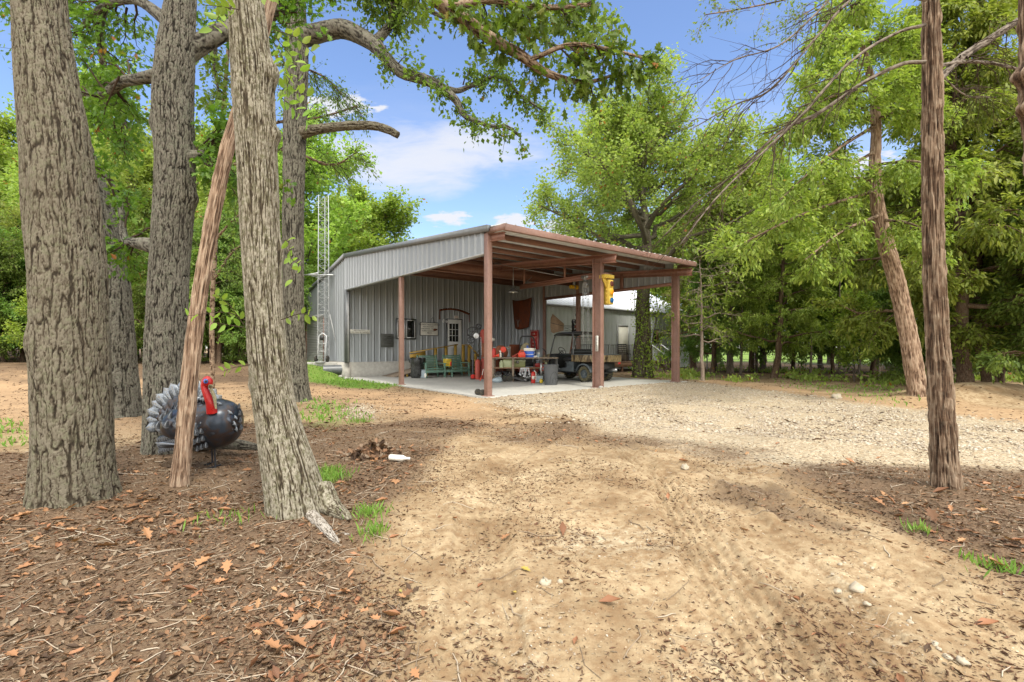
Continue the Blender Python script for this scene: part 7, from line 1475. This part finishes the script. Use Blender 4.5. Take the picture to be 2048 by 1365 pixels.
# ------------------------------------------------------------------ litter, stones, sticks and grass on the ground
def scatter():
    rng = np.random.default_rng(99)
    def pts(n, r0, r1, p=1.6, a=52):
        u = rng.random(n); r = (r0 ** (2 - p) + u * (r1 ** (2 - p) - r0 ** (2 - p))) ** (1 / (2 - p)); th = np.radians(rng.uniform(-a, a, n)); return r * np.sin(th), r * np.cos(th), r
    def clear(x, y):
        s, t = in_build(x, y); return ~((s > -.1) & (s < 9.3) & (t > -.3))
    def patch(x, y, sc, seed): return fbm(x * sc, y * sc, 2.0, 3, seed) * .5 + .5
    # leaf litter
    def put_leaves(n, r0, r1, size, shape, mat, name, cat, dens, p=1.6, lift=.004, tilt=.35, gain=1.0, wide=1.0):
        x, y, r = pts(n, r0, r1, p); g, l, gr, cl = masks(x, y); d = dens(g, l, gr, cl, patch(x, y, 1.3, 7)) * gain; k = (rng.random(n) < d) & clear(x, y); x, y, r = x[k], y[k], r[k]; m = len(x)
        z = ground_h(x, y) + lift; D = rng.normal(size=(m, 3)); D[:, 2] *= tilt * .35; nz = np.zeros((m, 3))
        v, f = leafset(np.stack((x, y, z), -1), D, size * np.clip(np.exp(rng.normal(size=m) * .45 - .1), .3, 2.4), shape, rng, 2.2, wide); o = mk(name, v, f, MATS[mat]); tag(o, cat[0], cat[1], kind='stuff'); return o
    put_leaves(170000, 1.5, 16, .023, 'curl', 'litter_leaf', 'leaf_litter', ('brown curled leaf litter strewn over the soil', 'leaf litter'), lambda g, l, gr, cl, p: l ** 1.5 * (.35 + .9 * p) + .05 * (1 - l) * (p > .5), lift=.0, tilt=.8)
    put_leaves(170000, 1.5, 12, .016, 'curl', 'chips', 'bark_debris', ('small dark scraps of bark and dry leaf on the sand', 'debris'), lambda g, l, gr, cl, p: .05 + .5 * sstep(.46, .64, p) + .2 * l, lift=.001, wide=.55, tilt=.5)
    put_leaves(60000, 1.5, 9, .013, 'curl', 'stick', 'bark_debris', ('pale straw and wood scraps on the sand', 'debris'), lambda g, l, gr, cl, p: .12 + .3 * p + .2 * l, lift=.001, wide=.5, tilt=.5)
    put_leaves(60000, 8, 26, .045, 'curl', 'chips', 'bark_debris', ('dark leaf scraps over the gravel and far sand', 'debris'), lambda g, l, gr, cl, p: .22 * sstep(.44, .64, p) + .3 * l, p=1.3, lift=.0, wide=.7)
    put_leaves(4000, 1.7, 7, .068, 'oak', 'litter_big', 'fallen_leaves', ('large fallen orange brown oak leaves', 'fallen leaves'), lambda g, l, gr, cl, p: l ** 2 * (.12 + .8 * sstep(.45, .7, p)) + .008, lift=.010, tilt=1.1)
    put_leaves(4200, 1.7, 9, .050, 'curl', 'litter_big', 'fallen_leaves', ('curled fallen orange brown leaves', 'fallen leaves'), lambda g, l, gr, cl, p: l ** 2 * (.10 + .8 * sstep(.45, .7, p)) + .02, lift=.004, tilt=.9)
    put_leaves(320, 1.7, 6, .048, 'oak', 'litter_green', 'fallen_leaves', ('a few yellow green fallen oak leaves', 'fallen leaves'), lambda g, l, gr, cl, p: .05 + 0 * p, lift=.012, tilt=.7)
    # sticks
    x, y, r = pts(5200, 1.6, 13, 1.5); g, l, gr, cl = masks(x, y); k = (rng.random(len(x)) < l * .75 + .07) & clear(x, y); x, y = x[k], y[k]; A = []
    for a, b in zip(x, y):
        L = rng.uniform(.04, .26) * (1 + (rng.random() < .06) * 1.2); th = rng.uniform(0, math.pi); c = np.array([(a + math.cos(th) * L * q + rng.normal() * L * .05, b + math.sin(th) * L * q + rng.normal() * L * .05) for q in (-.5, -.15, .2, .5)])
        z = ground_h(c[:, 0], c[:, 1]) + rng.uniform(.002, .008); v, f, _ = tube_arr(np.column_stack((c, z)), np.array((.8, 1, .9, .5)) * rng.uniform(.0012, .0038), 4); A.append((v, [f]))
    v, f = join(A); tag(mk('twig_debris', v, f, MATS['stick'], smooth=True), 'dry sticks and broken twigs lying over the litter', 'debris', kind='stuff')
    # gravel
    ico = np.array([(0, 0, 1), (.9, 0, .4), (.28, .85, .4), (-.72, .52, .4), (-.72, -.52, .4), (.28, -.85, .4), (.6, .45, -.4), (-.4, .8, -.3), (-.9, 0, -.4), (-.3, -.8, -.4), (.7, -.5, -.4)]); fc = [(0, 1, 2), (0, 2, 3), (0, 3, 4), (0, 4, 5), (0, 5, 1), (1, 6, 2), (2, 7, 3), (3, 8, 4), (4, 9, 5), (5, 10, 1), (2, 6, 7), (3, 7, 8), (4, 8, 9), (5, 9, 10), (1, 10, 6)]
    def stones(n, r0, r1, s0, s1, gain, p, name='gravel', base=.012):
        x, y, r = pts(n, r0, r1, p); g, l, gr, cl = masks(x, y); pt = patch(x, y, 1.9, 21); k = (rng.random(n) < g * gain * sstep(.3, .5, pt) + base * pt * (1 - l)) & clear(x, y); x, y = x[k], y[k]; m = len(x)
        S = s0 * (s1 / s0) ** (rng.random(m) ** 1.8); V = ico[None] * (1 + .35 * rng.normal(size=(m, 11, 1)) * .5) + .12 * rng.normal(size=(m, 11, 3)); th = rng.uniform(0, 6.28, m); c, s = np.cos(th), np.sin(th)
        V = V * np.stack((np.ones(m), rng.uniform(.6, 1, m), rng.uniform(.4, .75, m)), -1)[:, None]; V = np.stack((V[..., 0] * c[:, None] - V[..., 1] * s[:, None], V[..., 0] * s[:, None] + V[..., 1] * c[:, None], V[..., 2]), -1) * S[:, None, None]
        V += np.stack((x, y, ground_h(x, y) + S * .2), -1)[:, None]; f = (np.arange(m) * 11)[:, None, None] + np.array(fc)[None]; o = mk(name, V.reshape(-1, 3), [f.reshape(-1, 3)], MATS['stone']); return o
    tag(stones(60000, 1.6, 9, .002, .010, .40, 1.6), 'fine pale gravel and chips in the sandy track', 'gravel', kind='stuff')
    tag(stones(150000, 8, 22, .007, .030, .7, 1.2, base=.004), 'pale crushed stone spread over the drive', 'gravel', kind='stuff')
    # grass
    def grass(spots, name, lab, h0, h1):
        C = []; S = []
        for cx_, cy_, rx, ry, n in spots:
            x = cx_ + rng.normal(size=n) * rx; y = cy_ + rng.normal(size=n) * ry; k = clear(x, y); x, y = x[k], y[k]; C.append(np.stack((x, y, ground_h(x, y)), -1)); S.append(rng.uniform(h0, h1, len(x)))
        C = np.concatenate(C); D = rng.normal(size=C.shape) * .45; D[:, 2] = 1; v, f = leafset(C, D, np.concatenate(S), 'slim', rng, 0, .5); tag(mk(name, v, f, MATS['grass_blade']), lab, 'grass', kind='stuff')
    g = lambda a, b: G(a, b)[:2]
    sp = []
    x, y, r = pts(60000, 9, 26, 1.2); gm = masks(x, y)[2]; k = (rng.random(len(x)) < gm * .9) & clear(x, y) & (y < 26); C = np.stack((x[k], y[k], ground_h(x[k], y[k])), -1); D = rng.normal(size=C.shape) * .5; D[:, 2] = 1
    v, f = leafset(C, D, rng.uniform(.05, .13, len(C)), 'slim', rng, 0, 1.1); tag(mk('grass', v, f, MATS['grass_blade']), 'bright grass along the foundation and yard edges', 'grass', kind='stuff')
    grass([(*g(665, 960), .08, .10, 260), (*g(655, 945), .06, .08, 160), (*g(735, 1035), .08, .06, 120), (*g(745, 1075), .05, .06, 90), (*g(2000, 1140), .1, .05, 90), (*g(720, 845), .1, .08, 150), (*g(1840, 1060), .05, .05, 50), (*g(450, 1040), .12, .1, 50)], 'grass', 'green grass tufts at the oak roots', .03, .11)
    # weeds along the wood edge at the right and left
    x, y, r = pts(9000, 15, 30, 1.0); zone = ((x > 6) & (y > 14) | (y > 24)) & clear(x, y); s, t = in_build(x, y); zone &= ~((s > 8) & (s < 24) & (t > 3.5)) & ~((s > -1) & (s < 10)); k = zone & ((patch(x, y, .6, 3) > .60) | (x < 0)); x, y = x[k], y[k]; m = len(x)
    i = np.repeat(np.arange(m), 8); C = np.stack((x[i], y[i], ground_h(x, y, False)[i]), -1) + rng.normal(size=(m * 8, 3)) * (.12, .12, 0); D = rng.normal(size=C.shape) * .7; D[:, 2] = np.abs(D[:, 2]) + .6
    C[:, 2] += np.abs(rng.normal(size=len(C))) * .10; v, f = leafset(C, D, rng.uniform(.07, .16, len(C)), 'kite', rng, .3, 1.2); tag(mk('undergrowth', v, f, MATS['leaf_mid']), 'low leafy undergrowth along the edge of the wood', 'undergrowth', kind='stuff')
scatter()
# wire fence glimpsed through the wood on the right
fn = empty('wire_fence', 'pale wire fence with thin posts beyond the young cedars', 'fence', (8, 30, 0), R(-4))
for k in range(9): MB().tube([(4 + k * 2.6, 0, -.1), (4 + k * 2.6, 0, 1.3)], .04, 6).build('fence_post', MATS['white_metal'], fn)
m = MB()
for z in (.3, .6, .9, 1.2): m.tube([(4, 0, z), (26, 0, z)], .012, 4)
m.build('wire', MATS['galv'], fn)
